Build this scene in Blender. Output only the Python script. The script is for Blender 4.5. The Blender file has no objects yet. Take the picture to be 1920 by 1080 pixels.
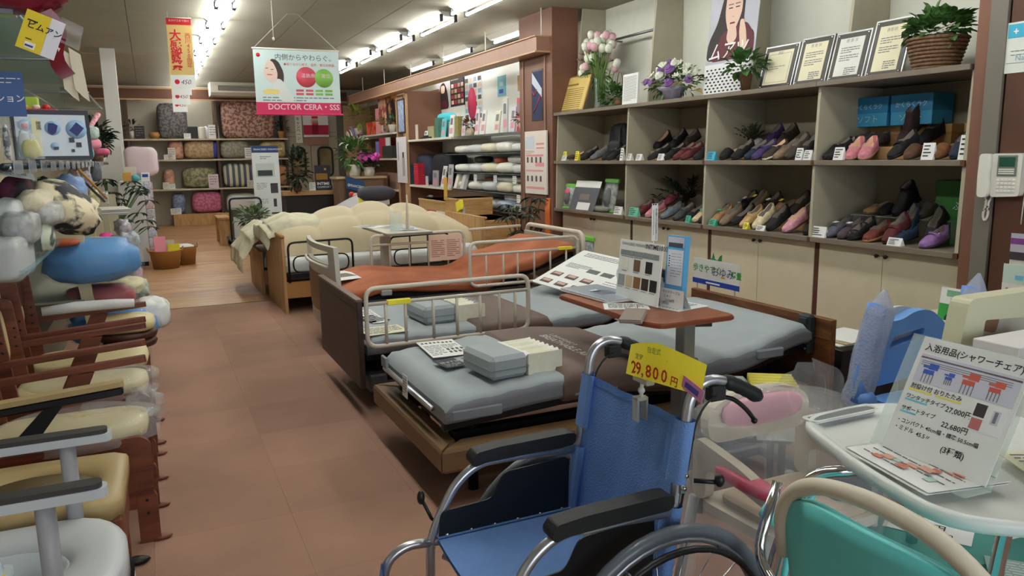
import bpy, bmesh, math, random
from math import sin, cos, pi, radians as RAD, hypot, atan2
from mathutils import Matrix, Vector, noise
random.seed(7)
S = bpy.context.scene
COL = S.collection
# ---------------------------------------------------------------- camera
FP, YAW, PIT, ROL, EYE = 1446., .433, .170, -.016, 1.4
_F = Vector((sin(YAW)*cos(PIT), cos(YAW)*cos(PIT), -sin(PIT)))
_R = Vector((cos(YAW), -sin(YAW), 0)); _U = _R.cross(_F)
_CR = _R*cos(ROL) + _U*sin(ROL); _CU = -_R*sin(ROL) + _U*cos(ROL)
cam = bpy.data.cameras.new('camera'); camo = bpy.data.objects.new('camera', cam); COL.objects.link(camo)
cam.sensor_width = 36; cam.lens = FP/1920*36; cam.clip_start = .05; cam.clip_end = 100
camo.matrix_world = Matrix(((_CR.x, _CU.x, -_F.x, 0), (_CR.y, _CU.y, -_F.y, 0), (_CR.z, _CU.z, -_F.z, EYE), (0, 0, 0, 1)))
S.camera = camo
# ---------------------------------------------------------------- light and exposure
S.view_settings.view_transform = 'Standard'; S.view_settings.look = 'None'
S.view_settings.exposure = 0.27
S.view_settings.gamma = 1; S.view_settings.use_curve_mapping = False
W = bpy.data.worlds.new('world'); S.world = W; W.use_nodes = True
W.node_tree.nodes['Background'].inputs[0].default_value = (.80, .90, 1, 1)
W.node_tree.nodes['Background'].inputs[1].default_value = .16
def area(name, loc, rot, sx, sy, power, col=(1, 1, 1)):
    l = bpy.data.lights.new(name, 'AREA'); l.shape = 'RECTANGLE'; l.size = sx; l.size_y = sy; l.energy = power; l.color = col
    o = bpy.data.objects.new(name, l); COL.objects.link(o); o.location = loc; o.rotation_euler = rot; return o
TUBE = 26.0      # strength of the fluorescent tubes
area('front_fill', (1.6, -3.4, 1.5), (RAD(90), 0, 0), 4.5, 2.2, 100, (.90, .96, 1))   # added fill lamp behind the camera, brightens the foreground
CEIL = 3.02
# ---------------------------------------------------------------- helpers
def ray(px, py):
    a, b = (px-960)/FP, (540-py)/FP
    return _CR*a + _CU*b + _F
CAMP = Vector((0, 0, EYE))
def P(px, py, x=None, y=None, z=None):
    d = ray(px, py)
    t = x/d.x if x is not None else (y/d.y if y is not None else (z-EYE)/d.z)
    return CAMP + d*t
def lin(c):
    c /= 255.; return c/12.92 if c <= .04045 else ((c+.055)/1.055)**2.4
MATS = {}
def mat(name, col, rough=.6, metal=0, var=0., scale=8, bump=0., bscale=60, alpha=1, trans=0, ior=1.45, emit=0, coat=0, kind=None, col2=None, vec=None, sheen=0, world=False):
    if name in MATS: return MATS[name]
    m = bpy.data.materials.new(name); MATS[name] = m; m.use_nodes = True
    nt = m.node_tree; N = nt.nodes; L = nt.links; b = N['Principled BSDF']
    c = tuple(lin(v) for v in col)+(1,)
    b.inputs['Base Color'].default_value = c; b.inputs['Roughness'].default_value = rough; b.inputs['Metallic'].default_value = metal
    b.inputs['IOR'].default_value = ior
    if trans: b.inputs['Transmission Weight'].default_value = trans
    if alpha < 1: b.inputs['Alpha'].default_value = alpha
    if coat: b.inputs['Coat Weight'].default_value = coat; b.inputs['Coat Roughness'].default_value = .15
    if sheen: b.inputs['Sheen Weight'].default_value = sheen
    if emit: b.inputs['Emission Color'].default_value = c; b.inputs['Emission Strength'].default_value = emit
    tc = N.new('ShaderNodeTexCoord'); mp = N.new('ShaderNodeMapping'); L.new(tc.outputs['Object'], mp.inputs[0])
    if world: L.new(N.new('ShaderNodeNewGeometry').outputs['Position'], mp.inputs[0])
    if vec: mp.inputs['Scale'].default_value = vec
    if kind == 'wood':
        if not vec: mp.inputs['Scale'].default_value = (1, 8, 8)
    if var or kind:
        c2 = tuple(lin(v) for v in col2)+(1,) if col2 else tuple(v*(1-var) for v in c[:3])+(1,)
        if kind in (None, 'wood', 'patch'):
            t = N.new('ShaderNodeTexNoise'); t.inputs['Scale'].default_value = scale; t.inputs['Detail'].default_value = 5
            if kind == 'wood': t.inputs['Distortion'].default_value = 1.2
            L.new(mp.outputs[0], t.inputs['Vector']); f = t.outputs['Fac']
        elif kind == 'vor':
            t = N.new('ShaderNodeTexVoronoi'); t.inputs['Scale'].default_value = scale; L.new(mp.outputs[0], t.inputs['Vector']); f = t.outputs['Distance']
        elif kind == 'wave':
            t = N.new('ShaderNodeTexWave'); t.inputs['Scale'].default_value = scale; t.inputs['Distortion'].default_value = 3; t.inputs['Detail'].default_value = 2
            L.new(mp.outputs[0], t.inputs['Vector']); f = t.outputs['Fac']
        elif kind == 'band':
            t = N.new('ShaderNodeTexWave'); t.inputs['Scale'].default_value = scale; t.inputs['Distortion'].default_value = 0
            L.new(mp.outputs[0], t.inputs['Vector']); f = t.outputs['Fac']
        r = N.new('ShaderNodeValToRGB'); r.color_ramp.elements[0].color = c2; r.color_ramp.elements[1].color = c
        lo, hi = ((.38, .62) if kind in (None, 'wood') else (.46, .54) if kind == 'patch' else (.15, .6) if kind == 'vor' else (.4, .6))
        r.color_ramp.elements[0].position = lo; r.color_ramp.elements[1].position = hi
        L.new(f, r.inputs[0]); L.new(r.outputs[0], b.inputs['Base Color'])
    if bump:
        t2 = N.new('ShaderNodeTexNoise'); t2.inputs['Scale'].default_value = bscale; t2.inputs['Detail'].default_value = 3
        L.new(tc.outputs['Object'], t2.inputs['Vector'])
        bp = N.new('ShaderNodeBump'); bp.inputs['Strength'].default_value = bump; bp.inputs['Distance'].default_value = .01
        L.new(t2.outputs['Fac'], bp.inputs['Height']); L.new(bp.outputs[0], b.inputs['Normal'])
    return m
def M(name, *a, **k): return mat(name, *a, **k)
class MB:
    """collects shapes; build() links them as ONE mesh object"""
    def __init__(s): s.v = []; s.f = []; s.m = []; s.sm = []; s.cur = 0
    def add(s, vs, fs, T=None, smooth=False, mi=None):
        o = len(s.v)
        if T is not None: vs = [T @ Vector(v) for v in vs]
        s.v += [tuple(v) for v in vs]
        k = s.cur if mi is None else mi
        for f in fs:
            s.f.append([i+o for i in f]); s.m.append(k); s.sm.append(smooth)
        return s
    def box(s, x0, x1, y0, y1, z0, z1, bev=0, T=None, mi=None):
        if x1 < x0: x0, x1 = x1, x0
        if y1 < y0: y0, y1 = y1, y0
        if z1 < z0: z0, z1 = z1, z0
        b = min(bev, .49*(x1-x0), .49*(y1-y0), .49*(z1-z0))
        if b <= 0:
            vs = [(x, y, z) for x in (x0, x1) for y in (y0, y1) for z in (z0, z1)]
            fs = [(0, 1, 3, 2), (4, 6, 7, 5), (0, 4, 5, 1), (2, 3, 7, 6), (0, 2, 6, 4), (1, 5, 7, 3)]
            return s.add(vs, fs, T, mi=mi)
        vs = []; X = (x0, x1); Y = (y0, y1); Z = (z0, z1)
        for i in (0, 1):
            for j in (0, 1):
                for k in (0, 1):
                    dx, dy, dz = (b, -b)[i], (b, -b)[j], (b, -b)[k]
                    vs += [(X[i], Y[j]+dy, Z[k]+dz), (X[i]+dx, Y[j], Z[k]+dz), (X[i]+dx, Y[j]+dy, Z[k])]
        I = lambda i, j, k, a: (i*4+j*2+k)*3+a
        fs = []
        for i in (0, 1):
            fs.append([I(i, 0, 0, 0), I(i, 0, 1, 0), I(i, 1, 1, 0), I(i, 1, 0, 0)][::(1, -1)[i]])
            fs.append([I(0, i, 0, 1), I(1, i, 0, 1), I(1, i, 1, 1), I(0, i, 1, 1)][::(1, -1)[i]])
            fs.append([I(0, 0, i, 2), I(0, 1, i, 2), I(1, 1, i, 2), I(1, 0, i, 2)][::(1, -1)[i]])
        for i in (0, 1):
            for j in (0, 1):
                fs.append([I(i, j, 0, 0), I(i, j, 0, 1), I(i, j, 1, 1), I(i, j, 1, 0)])
                fs.append([I(i, 0, j, 0), I(i, 0, j, 2), I(i, 1, j, 2), I(i, 1, j, 0)])
                fs.append([I(0, i, j, 1), I(0, i, j, 2), I(1, i, j, 2), I(1, i, j, 1)])
        for i in (0, 1):
            for j in (0, 1):
                for k in (0, 1): fs.append([I(i, j, k, 0), I(i, j, k, 1), I(i, j, k, 2)])
        return s.add(vs, fs, T, mi=mi)
    def tube(s, pts, r, n=8, closed=False, T=None, mi=None, cap=True):
        pts = [Vector(p) for p in pts]; m = len(pts); R = r if isinstance(r, (list, tuple)) else [r]*m
        vs = []; u = None
        for i, p in enumerate(pts):
            a = pts[i-1] if (i or closed) else p; c = pts[(i+1) % m] if (i < m-1 or closed) else p
            t = (c-a).normalized() if (c-a).length > 1e-9 else Vector((0, 0, 1))
            if u is None:
                u = t.orthogonal().normalized()
            else:
                u = (u - t*u.dot(t)); u = u.normalized() if u.length > 1e-6 else t.orthogonal().normalized()
            w = t.cross(u)
            for k in range(n):
                an = 2*pi*k/n; vs.append(p + (u*cos(an)+w*sin(an))*R[i])
        fs = []
        for i in range(m if closed else m-1):
            j = (i+1) % m
            for k in range(n):
                l = (k+1) % n; fs.append((i*n+k, i*n+l, j*n+l, j*n+k))
        if cap and not closed: fs += [list(range(n))[::-1], [(m-1)*n+k for k in range(n)]]
        return s.add(vs, fs, T, smooth=True, mi=mi)
    def cyl(s, a, b, r, n=12, T=None, mi=None): return s.tube([a, b], r, n, T=T, mi=mi)
    def lathe(s, prof, n=16, T=None, mi=None, sx=1, sy=1, a0=0, a1=2*pi, smooth=True):
        vs = []; full = abs(a1-a0-2*pi) < 1e-6; c = n if full else n+1
        for r, z in prof:
            for k in range(c):
                a = a0+(a1-a0)*k/n; vs.append((r*cos(a)*sx, r*sin(a)*sy, z))
        fs = []
        for i in range(len(prof)-1):
            for k in range(n):
                l = (k+1) % c; fs.append((i*c+k, i*c+l, (i+1)*c+l, (i+1)*c+k))
        if full:
            if prof[0][0] > 1e-6: fs.append(list(range(c))[::-1])
            if prof[-1][0] > 1e-6: fs.append([(len(prof)-1)*c+k for k in range(c)])
        return s.add(vs, fs, T, smooth=smooth, mi=mi)
    def prism(s, poly, axis, a0, a1, T=None, mi=None, smooth=False):
        n = len(poly); f = {'x': lambda u, v, w: (w, u, v), 'y': lambda u, v, w: (u, w, v), 'z': lambda u, v, w: (u, v, w)}[axis]
        vs = [f(u, v, a0) for u, v in poly]+[f(u, v, a1) for u, v in poly]
        s.add(vs, [list(range(n))[::-1], [n+i for i in range(n)]], T, mi=mi)
        return s.add(vs, [(i, (i+1) % n, n+(i+1) % n, n+i) for i in range(n)], T, mi=mi, smooth=smooth)
    def ball(s, c, r, n=12, m=8, p=1, T=None, mi=None, jit=0, seed=0):
        r = (r, r, r) if not isinstance(r, (tuple, list)) else r; vs = []
        sg = lambda v: math.copysign(abs(v)**p, v)
        for i in range(m+1):
            b = -pi/2+pi*i/m
            for k in range(n):
                a = 2*pi*k/n; v = Vector((sg(cos(b))*sg(cos(a)), sg(cos(b))*sg(sin(a)), sg(sin(b))))
                if jit: v *= 1+jit*noise.noise(v*2.3+Vector((seed, seed*.7, 0)))
                vs.append((c[0]+v.x*r[0], c[1]+v.y*r[1], c[2]+v.z*r[2]))
        fs = [(i*n+k, i*n+(k+1) % n, (i+1)*n+(k+1) % n, (i+1)*n+k) for i in range(m) for k in range(n)]
        return s.add(vs, fs, T, smooth=True, mi=mi)
    def grid(s, nu, nv, fn, T=None, mi=None, smooth=True, wrapu=False):
        vs = [fn(i/nu, j/nv) for i in range(nu+1) for j in range(nv+1)]
        fs = [(i*(nv+1)+j, (i+1)*(nv+1)+j, (i+1)*(nv+1)+j+1, i*(nv+1)+j+1) for i in range(nu) for j in range(nv)]
        return s.add(vs, fs, T, smooth=smooth, mi=mi)
    def build(s, name, mats, parent=None, loc=None, rot=None, shade=None, bevel=0):
        me = bpy.data.meshes.new(name); me.from_pydata(s.v, [], s.f)
        ms = mats if isinstance(mats, (list, tuple)) else [mats]
        for m in ms: me.materials.append(m)
        me.polygons.foreach_set('material_index', [min(k, len(ms)-1) for k in s.m])
        me.polygons.foreach_set('use_smooth', [bool(x) or bool(shade) for x in s.sm])
        me.update()
        bm = bmesh.new(); bm.from_mesh(me); bmesh.ops.remove_doubles(bm, verts=bm.verts, dist=1e-5)
        bmesh.ops.recalc_face_normals(bm, faces=bm.faces); bm.to_mesh(me); bm.free()
        o = bpy.data.objects.new(name, me); COL.objects.link(o)
        if parent is not None: o.parent = parent
        if loc is not None: o.location = loc
        if rot is not None: o.rotation_euler = rot
        return o
def tag(o, label=None, cat=None, group=None, kind=None):
    if label: o['label'] = label
    if cat: o['category'] = cat
    if group: o['group'] = group
    if kind: o['kind'] = kind
    return o
ORD = ['first', 'second', 'third', 'fourth', 'fifth', 'sixth', 'seventh', 'eighth', 'ninth', 'tenth']
def thing(name, label, cat, loc=(0, 0, 0), rotz=0, group=None, mtx=None):
    o = bpy.data.objects.new(name, None); COL.objects.link(o); o.empty_display_size = .05
    if mtx is not None: o.matrix_world = mtx
    else: o.location = loc; o.rotation_euler = (0, 0, rotz)
    return tag(o, label, cat, group)
def struct(name, mb, m): return tag(mb.build(name, m), kind='structure')
def Rz(a): return Matrix.Rotation(a, 4, 'Z')
def Ry(a): return Matrix.Rotation(a, 4, 'Y')
def Rx(a): return Matrix.Rotation(a, 4, 'X')
def Tr(*v): return Matrix.Translation(Vector(v[0] if len(v) == 1 else v))
def frame(o, r, u):
    """matrix of a card: origin, its right vector, its up vector; z comes out of the face"""
    r = Vector(r).normalized(); u = Vector(u); n = r.cross(u).normalized(); u = n.cross(r)
    return Matrix(((r.x, u.x, n.x, o[0]), (r.y, u.y, n.y, o[1]), (r.z, u.z, n.z, o[2]), (0, 0, 0, 1)))
def rpoly(pts, r, n=4):
    out = []; m = len(pts)
    for i in range(m):
        a, b, c = Vector(pts[i-1]), Vector(pts[i]), Vector(pts[(i+1) % m])
        ra = r[i] if isinstance(r, (list, tuple)) else r
        d1 = (a-b); d2 = (c-b); k = min(ra, d1.length*.49, d2.length*.49)
        p1 = b+d1.normalized()*k; p2 = b+d2.normalized()*k
        for j in range(n+1):
            t = j/n; out.append(tuple(p1*(1-t)**2+b*2*t*(1-t)+p2*t*t))
    return out
def smoothpath(pts, r=.05, n=4, closed=False):
    pts = [Vector(p) for p in pts]; out = []
    for i, b in enumerate(pts):
        if not closed and i in (0, len(pts)-1): out.append(b); continue
        a, c = pts[i-1], pts[(i+1) % len(pts)]; d1 = a-b; d2 = c-b; k = min(r, d1.length*.49, d2.length*.49)
        p1 = b+d1.normalized()*k; p2 = b+d2.normalized()*k
        for j in range(n+1):
            t = j/n; out.append(p1*(1-t)**2+b*2*t*(1-t)+p2*t*t)
    return out
TXT = {}
def text(parent, s, size, m, x=0, y=0, z=.0015, align='LEFT', wide=1, T=None, bold=0, vertical=False, name='lettering', extrude=.0002, rot=0, shear=0):
    """flat printed or written characters, as a mesh on the parent's face"""
    if vertical: s = '\n'.join(s)
    key = (s, align, bold, shear)
    if key not in TXT:
        cu = bpy.data.curves.new('lettering', 'FONT'); cu.body = s; cu.size = 1; cu.align_x = align; cu.resolution_u = 2
        cu.offset = bold; cu.shear = shear
        if vertical: cu.space_line = .86
        o = bpy.data.objects.new('tmp', cu); me = bpy.data.meshes.new_from_object(o)
        bpy.data.objects.remove(o); bpy.data.curves.remove(cu); TXT[key] = me
    me = TXT[key]
    if not me.materials or me.materials[0] != m:
        me = me.copy(); me.materials.clear(); me.materials.append(m)
    o = bpy.data.objects.new(name, me); COL.objects.link(o); o.parent = parent
    L = Tr(x, y, z) @ Rz(rot) @ Matrix.Diagonal((size*wide, size, 1, 1))
    o.matrix_local = (T @ L) if T is not None else L
    return o
def prints(parent, rects, mats, z=.001, name='printing', th=.0006):
    """flat printed areas on a face: (x, y, w, h, material index)"""
    b = MB()
    for r in rects:
        x, y, w, h, k = r[:5]
        zz = z + (r[5] if len(r) > 5 else 0)
        b.box(x, x+w, y, y+h, zz-.0004, zz+th, mi=k)
    o = b.build(name, mats, parent); o['kind'] = 'stuff'; return o
def lines(x, y, w, n, dy, h, k=0, rnd=random.Random(3), gap=.25, word=.02):
    """rows of tiny unreadable printing"""
    out = []
    for i in range(n):
        cx = x; end = x+w*(1 if i < n-1 else .6)
        while cx < end-1e-4:
            ww = min(word*rnd.uniform(.5, 1.8), end-cx); out.append((cx, y-i*dy, ww, h, k)); cx += ww+word*gap
    return out
def card(name, label, cat, mtx, w, h, m, th=.002, group=None, r=0, body='board'):
    """a sign or sheet: body spans x 0..w, y 0..h, face at z=0"""
    t = thing(name, label, cat, mtx=mtx, group=group)
    b = MB()
    if r: b.prism(rpoly([(0, 0), (w, 0), (w, h), (0, h)], r), 'z', -th, 0)
    else: b.box(0, w, 0, h, -th, 0)
    b.build(body, m, t); return t
# common materials
WHITE = M('white_plastic', (226, 228, 226), .4); OFFW = M('off_white', (214, 210, 198), .55); PAPER = M('white_paper', (232, 234, 232), .7)
BLACK = M('black_plastic', (22, 23, 25), .4); INK = M('black_ink', (24, 24, 28), .6); DGREY = M('dark_grey', (62, 64, 68), .5)
LGREY = M('light_grey', (168, 170, 170), .5); RED = M('red_print', (200, 28, 44), .5); BLUEP = M('blue_print', (40, 70, 170), .5); CYANP = M('cyan_print', (60, 170, 205), .5)
YELP = M('yellow_paper', (238, 226, 60), .6); GREENP = M('green_print', (60, 150, 70), .5); PINKP = M('pink_print', (226, 140, 160), .5); GREYINK = M('grey_ink', (120, 122, 128), .6)
CHROME = M('chrome', (215, 216, 220), .12, 1); ALU = M('silver_tube', (190, 192, 198), .3, .85); STEEL = M('grey_steel', (140, 142, 146), .35, .8)
GLASS = M('clear_glass', (214, 232, 226), .04, trans=.0, alpha=.28); FILM = M('clear_plastic_film', (235, 238, 240), .08, alpha=.12, bump=.9, bscale=14)
def leafy(parent, name, m, pts, size, seed=1, up=.3, aspect=.45, droop=.2, fold=.25):
    """leaves as joined stuff: each is a folded six-vertex blade at a point, heading outward"""
    b = MB(); rn = random.Random(seed)
    for p, d in pts:
        d = Vector(d); 
        if d.length < 1e-5: d = Vector((rn.uniform(-1, 1), rn.uniform(-1, 1), .3))
        d.normalize(); s = size*rn.uniform(.7, 1.25); side = d.cross(Vector((rn.uniform(-.3, .3), rn.uniform(-.3, .3), 1)))
        side = side.normalized() if side.length > 1e-4 else Vector((1, 0, 0)); n = side.cross(d).normalized(); p = Vector(p)
        w = s*aspect*.5
        v = [p, p+d*s*.45+side*w+n*w*fold, p+d*s*.45-side*w+n*w*fold, p+d*s*.45, p+d*s-n*s*droop, p+d*s*.75+side*w*.7, p+d*s*.75-side*w*.7]
        b.add(v, [(0, 1, 3), (0, 3, 2), (1, 5, 3), (3, 6, 2), (5, 4, 3), (3, 4, 6)])
    o = b.build(name, m, parent); o['kind'] = 'stuff'; return o
def cloud(rn, n, c, r, out=1):
    res = []
    for _ in range(n):
        v = Vector((rn.gauss(0, 1), rn.gauss(0, 1), rn.gauss(0, 1))).normalized()*rn.uniform(.45, 1)
        res.append((Vector(c)+Vector((v.x*r[0], v.y*r[1], v.z*r[2])), v*out+Vector((0, 0, .2))))
    return res
LEAF = M('green_leaf', (84, 128, 66), .45, var=.45, scale=30); DLEAF = M('dark_green_leaf', (34, 58, 38), .45, var=.4, scale=30); BROWNW = M('basket_brown', (116, 82, 56), .7, var=.4, scale=40)
# ================================================================ the room
XS, XB = 4.2, 4.86          # front plane and back wall of the shoe shelves
CARPET = M('red_brown_carpet', (164, 126, 106), .9, var=.16, scale=1.6, bump=.35, bscale=260, world=True)
CARPETB = M('pale_carpet_patch', (169, 130, 110), .9, var=.16, scale=1.6, bump=.35, bscale=260, world=True)
CARPETC = M('dull_carpet_patch', (160, 122, 103), .9, var=.16, scale=1.6, bump=.35, bscale=260, world=True)
VINYL = M('wood_tone_vinyl_floor', (186, 146, 102), .38, var=.2, scale=1.6, kind='wood', col2=(158, 112, 78), vec=(.6, 2.2, 1))
CEILM = M('cream_ceiling_board', (158, 155, 140), .9, var=.05, scale=2, bump=.15, bscale=40)
WALLM = M('cream_wall', (205, 200, 182), .85, var=.05, scale=2); WALLW = M('white_back_wall', (226, 228, 216), .8, var=.03)
BROWNP = M('brown_wall_panel', (122, 84, 66), .55, var=.14, scale=2.5); DBROWNP = M('dark_brown_panel', (86, 54, 38), .5, var=.18, scale=2.5)
TRIM = M('pale_wood_trim', (186, 150, 112), .5, var=.1, kind='wood', scale=4)
struct('floor', MB().box(-6, 7, -5, 7.97, -.1, 0), CARPET)
b = MB(); b.box(-6, 7, 7.97, 22, -.1, -.001); struct('floor_vinyl', b, VINYL)
# carpet tiles near the aisle: 50 cm squares, some paler or duller
fl = bpy.data.objects['floor']
rn = random.Random(4); tiles = {}
for i in range(-1, 4):
    for j in range(3, 16):
        x0, y0 = -.1+i*.5, .0+j*.5
        if y0+.5 > 7.97: continue
        m = rn.choice([CARPET, CARPET, CARPETB, CARPETC])
        if m not in tiles:
            tiles[m] = MB().box(.0003, .4997, .0003, .4997, 0, .0035, .0006).build('carpet_tile', m, fl, (x0, y0, 0))
        else:
            o = tiles[m].copy(); COL.objects.link(o); o.location = (x0, y0, 0)
o = MB().box(-1.2, 4.2, 7.955, 7.985, 0, .005).build('trim_1', M('metal_strip', (150, 130, 110), .4, .5)); tag(o, kind='structure')
# ceiling: rows of boards with recessed joints
b = MB().box(-6, 7, -5, 22, CEIL+.008, CEIL+.1); struct('ceiling', b, M('ceiling_joint', (70, 66, 58), .9)); cl = bpy.data.objects['ceiling']
proto = None
for i in range(-3, 8):
    for j in range(0, 11):
        x0 = -1.9+i*.91; y0 = -1+j*1.82
        if x0 < -5 or x0 > 4.9: continue
        if proto is None:
            proto = MB().box(.003, .907, .003, 1.817, CEIL-.004, CEIL+.008, .002).build('ceiling_board', CEILM, cl, (x0, y0, 0))
        else:
            o = proto.copy(); COL.objects.link(o); o.location = (x0, y0, 0)
struct('wall_back', MB().box(-6, 7, 18.95, 19.1, 0, CEIL), WALLM)
struct('wall_left', MB().box(-2.4, -2.3, -.5, 19, 0, CEIL), WALLM)
struct('wall_right', MB().box(XB, XB+.1, 2.92, 7.92, 0, CEIL), WALLW)
struct('wall_right_far', MB().box(XB+.1, XB+.2, 7.9, 19, 0, CEIL), WALLM)
# brown closed panel to the right of the shoe shelves, post with grey edging
struct('wall_panel_right', MB().box(XS, XS+.66, -.5, 2.74, 0, CEIL), DBROWNP)
b = MB().box(XS+.0, XS+.62, 2.76, 2.925, 0, CEIL); struct('trim_2', b, BROWNP)
b = MB().box(XS-.012, XS+.01, 2.755, 2.85, 0, CEIL); struct('trim_3', b, M('grey_edging', (112, 108, 98), .5))
# column between the shoe shelves and the bedding section
struct('wall_column', MB().box(4.19, 4.52, 7.9, 8.75, 0, CEIL), BROWNP)
# pillar beside the left racks
struct('wall_pillar', MB().box(-.50, -.31, 12.9, 13.1, 0, CEIL-.004), M('pillar_white', (214, 216, 212), .6))
struct('wall_left_panel', MB().box(-.78, -.33, 12.6, 12.85, 0, 1.62), M('pale_partition', (205, 207, 200), .6))
# hanging valance above the right side
b = MB(); b.box(4.02, 4.20, 7.95, 16.9, 2.545, 2.70, 0)
b.box(4.0, 4.22, 7.94, 16.92, 2.53, 2.55); b.box(4.0, 4.22, 7.94, 16.92, 2.70, 2.715)
t = thing('light_valance', 'long brown valance with pale edges hung from the ceiling along the right side', 'valance', (0, 0, 0))
MB().box(4.02, 4.20, 7.95, 16.9, 2.55, 2.70).build('fascia', M('valance_brown', (148, 112, 92), .5, var=.08), t)
MB().box(4.0, 4.22, 7.94, 16.92, 2.53, 2.55, .003).box(4.0, 4.22, 7.94, 16.92, 2.70, 2.715, .003).build('edging', TRIM, t)
for y in (8.0, 9.6, 11.2, 12.8, 14.4, 16):
    MB().cyl((4.11, y, 2.70), (4.11, y, CEIL-.004), .008, 8).build('rod', OFFW, t)
# ceiling fluorescent fixtures
TUBEM = M('tube_glow', (255, 255, 250), .5, emit=TUBE); FIX = M('fixture_white', (222, 224, 220), .45)
def fixture(x, y, L, label, group, z=CEIL-.004, n=2):
    t = thing('ceiling_light', label, 'light', (x, y, z), group=group)
    MB().prism([(-.12, 0), (.12, 0), (.05, -.055), (-.05, -.055)], 'y', 0, L).build('housing', FIX, t)
    for s in ((-1, 1) if n == 2 else (0,)):
        MB().cyl((s*.085, .04, -.085), (s*.085, L-.04, -.085), .016, 8).build('tube', TUBEM, t)
        for yy in (.0, L-.035):
            MB().box(s*.085-.018, s*.085+.018, yy, yy+.035, -.11, -.03, .004).build('socket', DGREY, t)
k = 0
LF = 1.25
for j in range(9):
    y = 7.35+j*1.3
    fixture(.84, y, LF, 'twin tube light over the left aisle, %s of the row from the near end' % ['first', 'second', 'third', 'fourth', 'fifth', 'sixth', 'seventh', 'eighth', 'ninth'][j], 'ceiling lights over the left aisle')
for j in range(5):
    y = 7.0+j*1.55
    fixture(3.22, y, LF, 'bare twin tube light over the beds, %s of its row' % ['nearest', 'second', 'middle', 'fourth', 'farthest'][j], 'ceiling lights over the beds')
WH = ['nearest the entrance', 'over the white toilet', 'beside the commode chairs', 'over the row of armchairs', 'over the carpet edge']
for j in range(5): fixture(.84, .85+j*1.3, LF, 'twin tube light over the near left aisle, '+WH[j], 'ceiling lights near the shop front')
for j, w_ in enumerate(('nearest the entrance', 'over the nearest bed', 'over the walnut bed', 'over the orange bed')): fixture(3.22, .8+j*1.55, LF, 'twin tube light on the shoe shelf side, '+w_, 'ceiling lights near the shop front')
# light tubes hidden behind the valance, washing the bedding wall
for y, w_ in ((8.9, 'nearest the column'), (10.9, 'in the middle'), (12.6, 'at the far end')):
    fixture(4.45, y, 1.2, 'single tube light behind the valance, '+w_, 'tube lights behind the valance', n=1)
# ================================================================ shoe shelves
GAB = [7.86, 6.43, 5.24, 4.06, 2.95]          # gables between the modules
ZL, ZM, ZT = .80, 1.335, 1.868                 # tops of the three shelves
SHELFM = M('taupe_shelf_edge', (122, 112, 98), .55, var=.08); GABM = M('cream_gable', (174, 168, 146), .7, var=.05); DOORM = M('cream_cupboard_door', (204, 196, 170), .6, var=.04)
WOODL = M('light_wood', (190, 146, 96), .5, kind='wood', scale=3, col2=(160, 116, 72)); KRAFT = M('kraft_card', (178, 140, 92), .8, var=.08)
unit = thing('shoe_shelf_unit', 'long three-tier shoe display unit with cream cupboards along the right wall', 'shelving', (0, 0, 0))
for i, y in enumerate(GAB):
    pr = [(XS+.10, 0), (XS+.62, 0), (XS+.655, CEIL-.01), (XS+.34, CEIL-.01), (XS+.24, ZT), (XS+.05, ZT-.03), (XS+.02, ZM), (XS+.01, ZL), (XS+.10, ZL-.03)]
    MB().prism([(XS+.10, .0), (XB-.003, .0), (XB-.003, CEIL-.01), (XS+.36, CEIL-.01), (XS+.26, ZT), (XS+.04, ZT-.03), (XS+.02, ZM), (XS+.01, ZL), (XS+.10, ZL-.03)], 'y', y-.012, y+.012).build('gable', GABM, unit)
    if 0 < i: MB().prism([(XS+.092, 0), (XS+.10, 0), (XS+.10, ZL-.04), (XS+.092, ZL-.04)], 'y', y-.022, y+.022).build('edge_strip', DBROWNP, unit)
for z, nm in ((ZL, 'low'), (ZM, 'mid'), (ZT, 'top')):
    for i in range(4):
        y1, y0 = GAB[i]-.0, GAB[i+1]+.0
        if i == 0: y1 += .04
        if z == ZT and i: pass
        MB().box(XS, XB-.003, y0+.002, y1-.002, z-.035, z, .003).build('shelf', SHELFM, unit)
        if z != ZT: MB().box(XS-.001, XS+.01, y0-.014, y0+.014, z-.036, z-.002).build('joint', DBROWNP, unit)
KNOB = M('dark_knob', (40, 34, 30), .4, .5)
for i in range(4):
    y1, y0 = GAB[i], GAB[i+1]; ym = (y0+y1)/2
    for a, c, s in ((y0+.024, ym-.002, 1), (ym+.002, y1-.024, -1)):
        d = MB().box(XS+.085, XS+.105, a, c, .05, ZL-.042, .002).build('door', DOORM, unit)
        ky = ym - s*.035
        MB().lathe([(.006, 0), (.006, .012), (.013, .016), (.013, .026), (.006, .03)], 10, T=Tr(XS+.085, ky, ZL-.085) @ Ry(-pi/2)).build('knob', KNOB, d)
    MB().box(XS+.12, XB-.01, y0+.013, y1-.013, .0, .05).build('plinth', DBROWNP, unit)
    # sloping header shade under the top shelf
    MB().box(XB-.02, XB-.004, y0+.013, y1-.013, ZL, ZT-.04).build('back_panel', M('shelf_back', (158, 150, 130), .8, var=.05), unit)
    for z in (ZL, ZM):
        if (z == ZL and i == 3) or (z == ZL and i == 0): continue
        MB().box(XS+.26, XS+.50, y0+.10, y1-.06, z+.0005, z+.085, .003).build('riser', KRAFT, unit)
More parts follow.
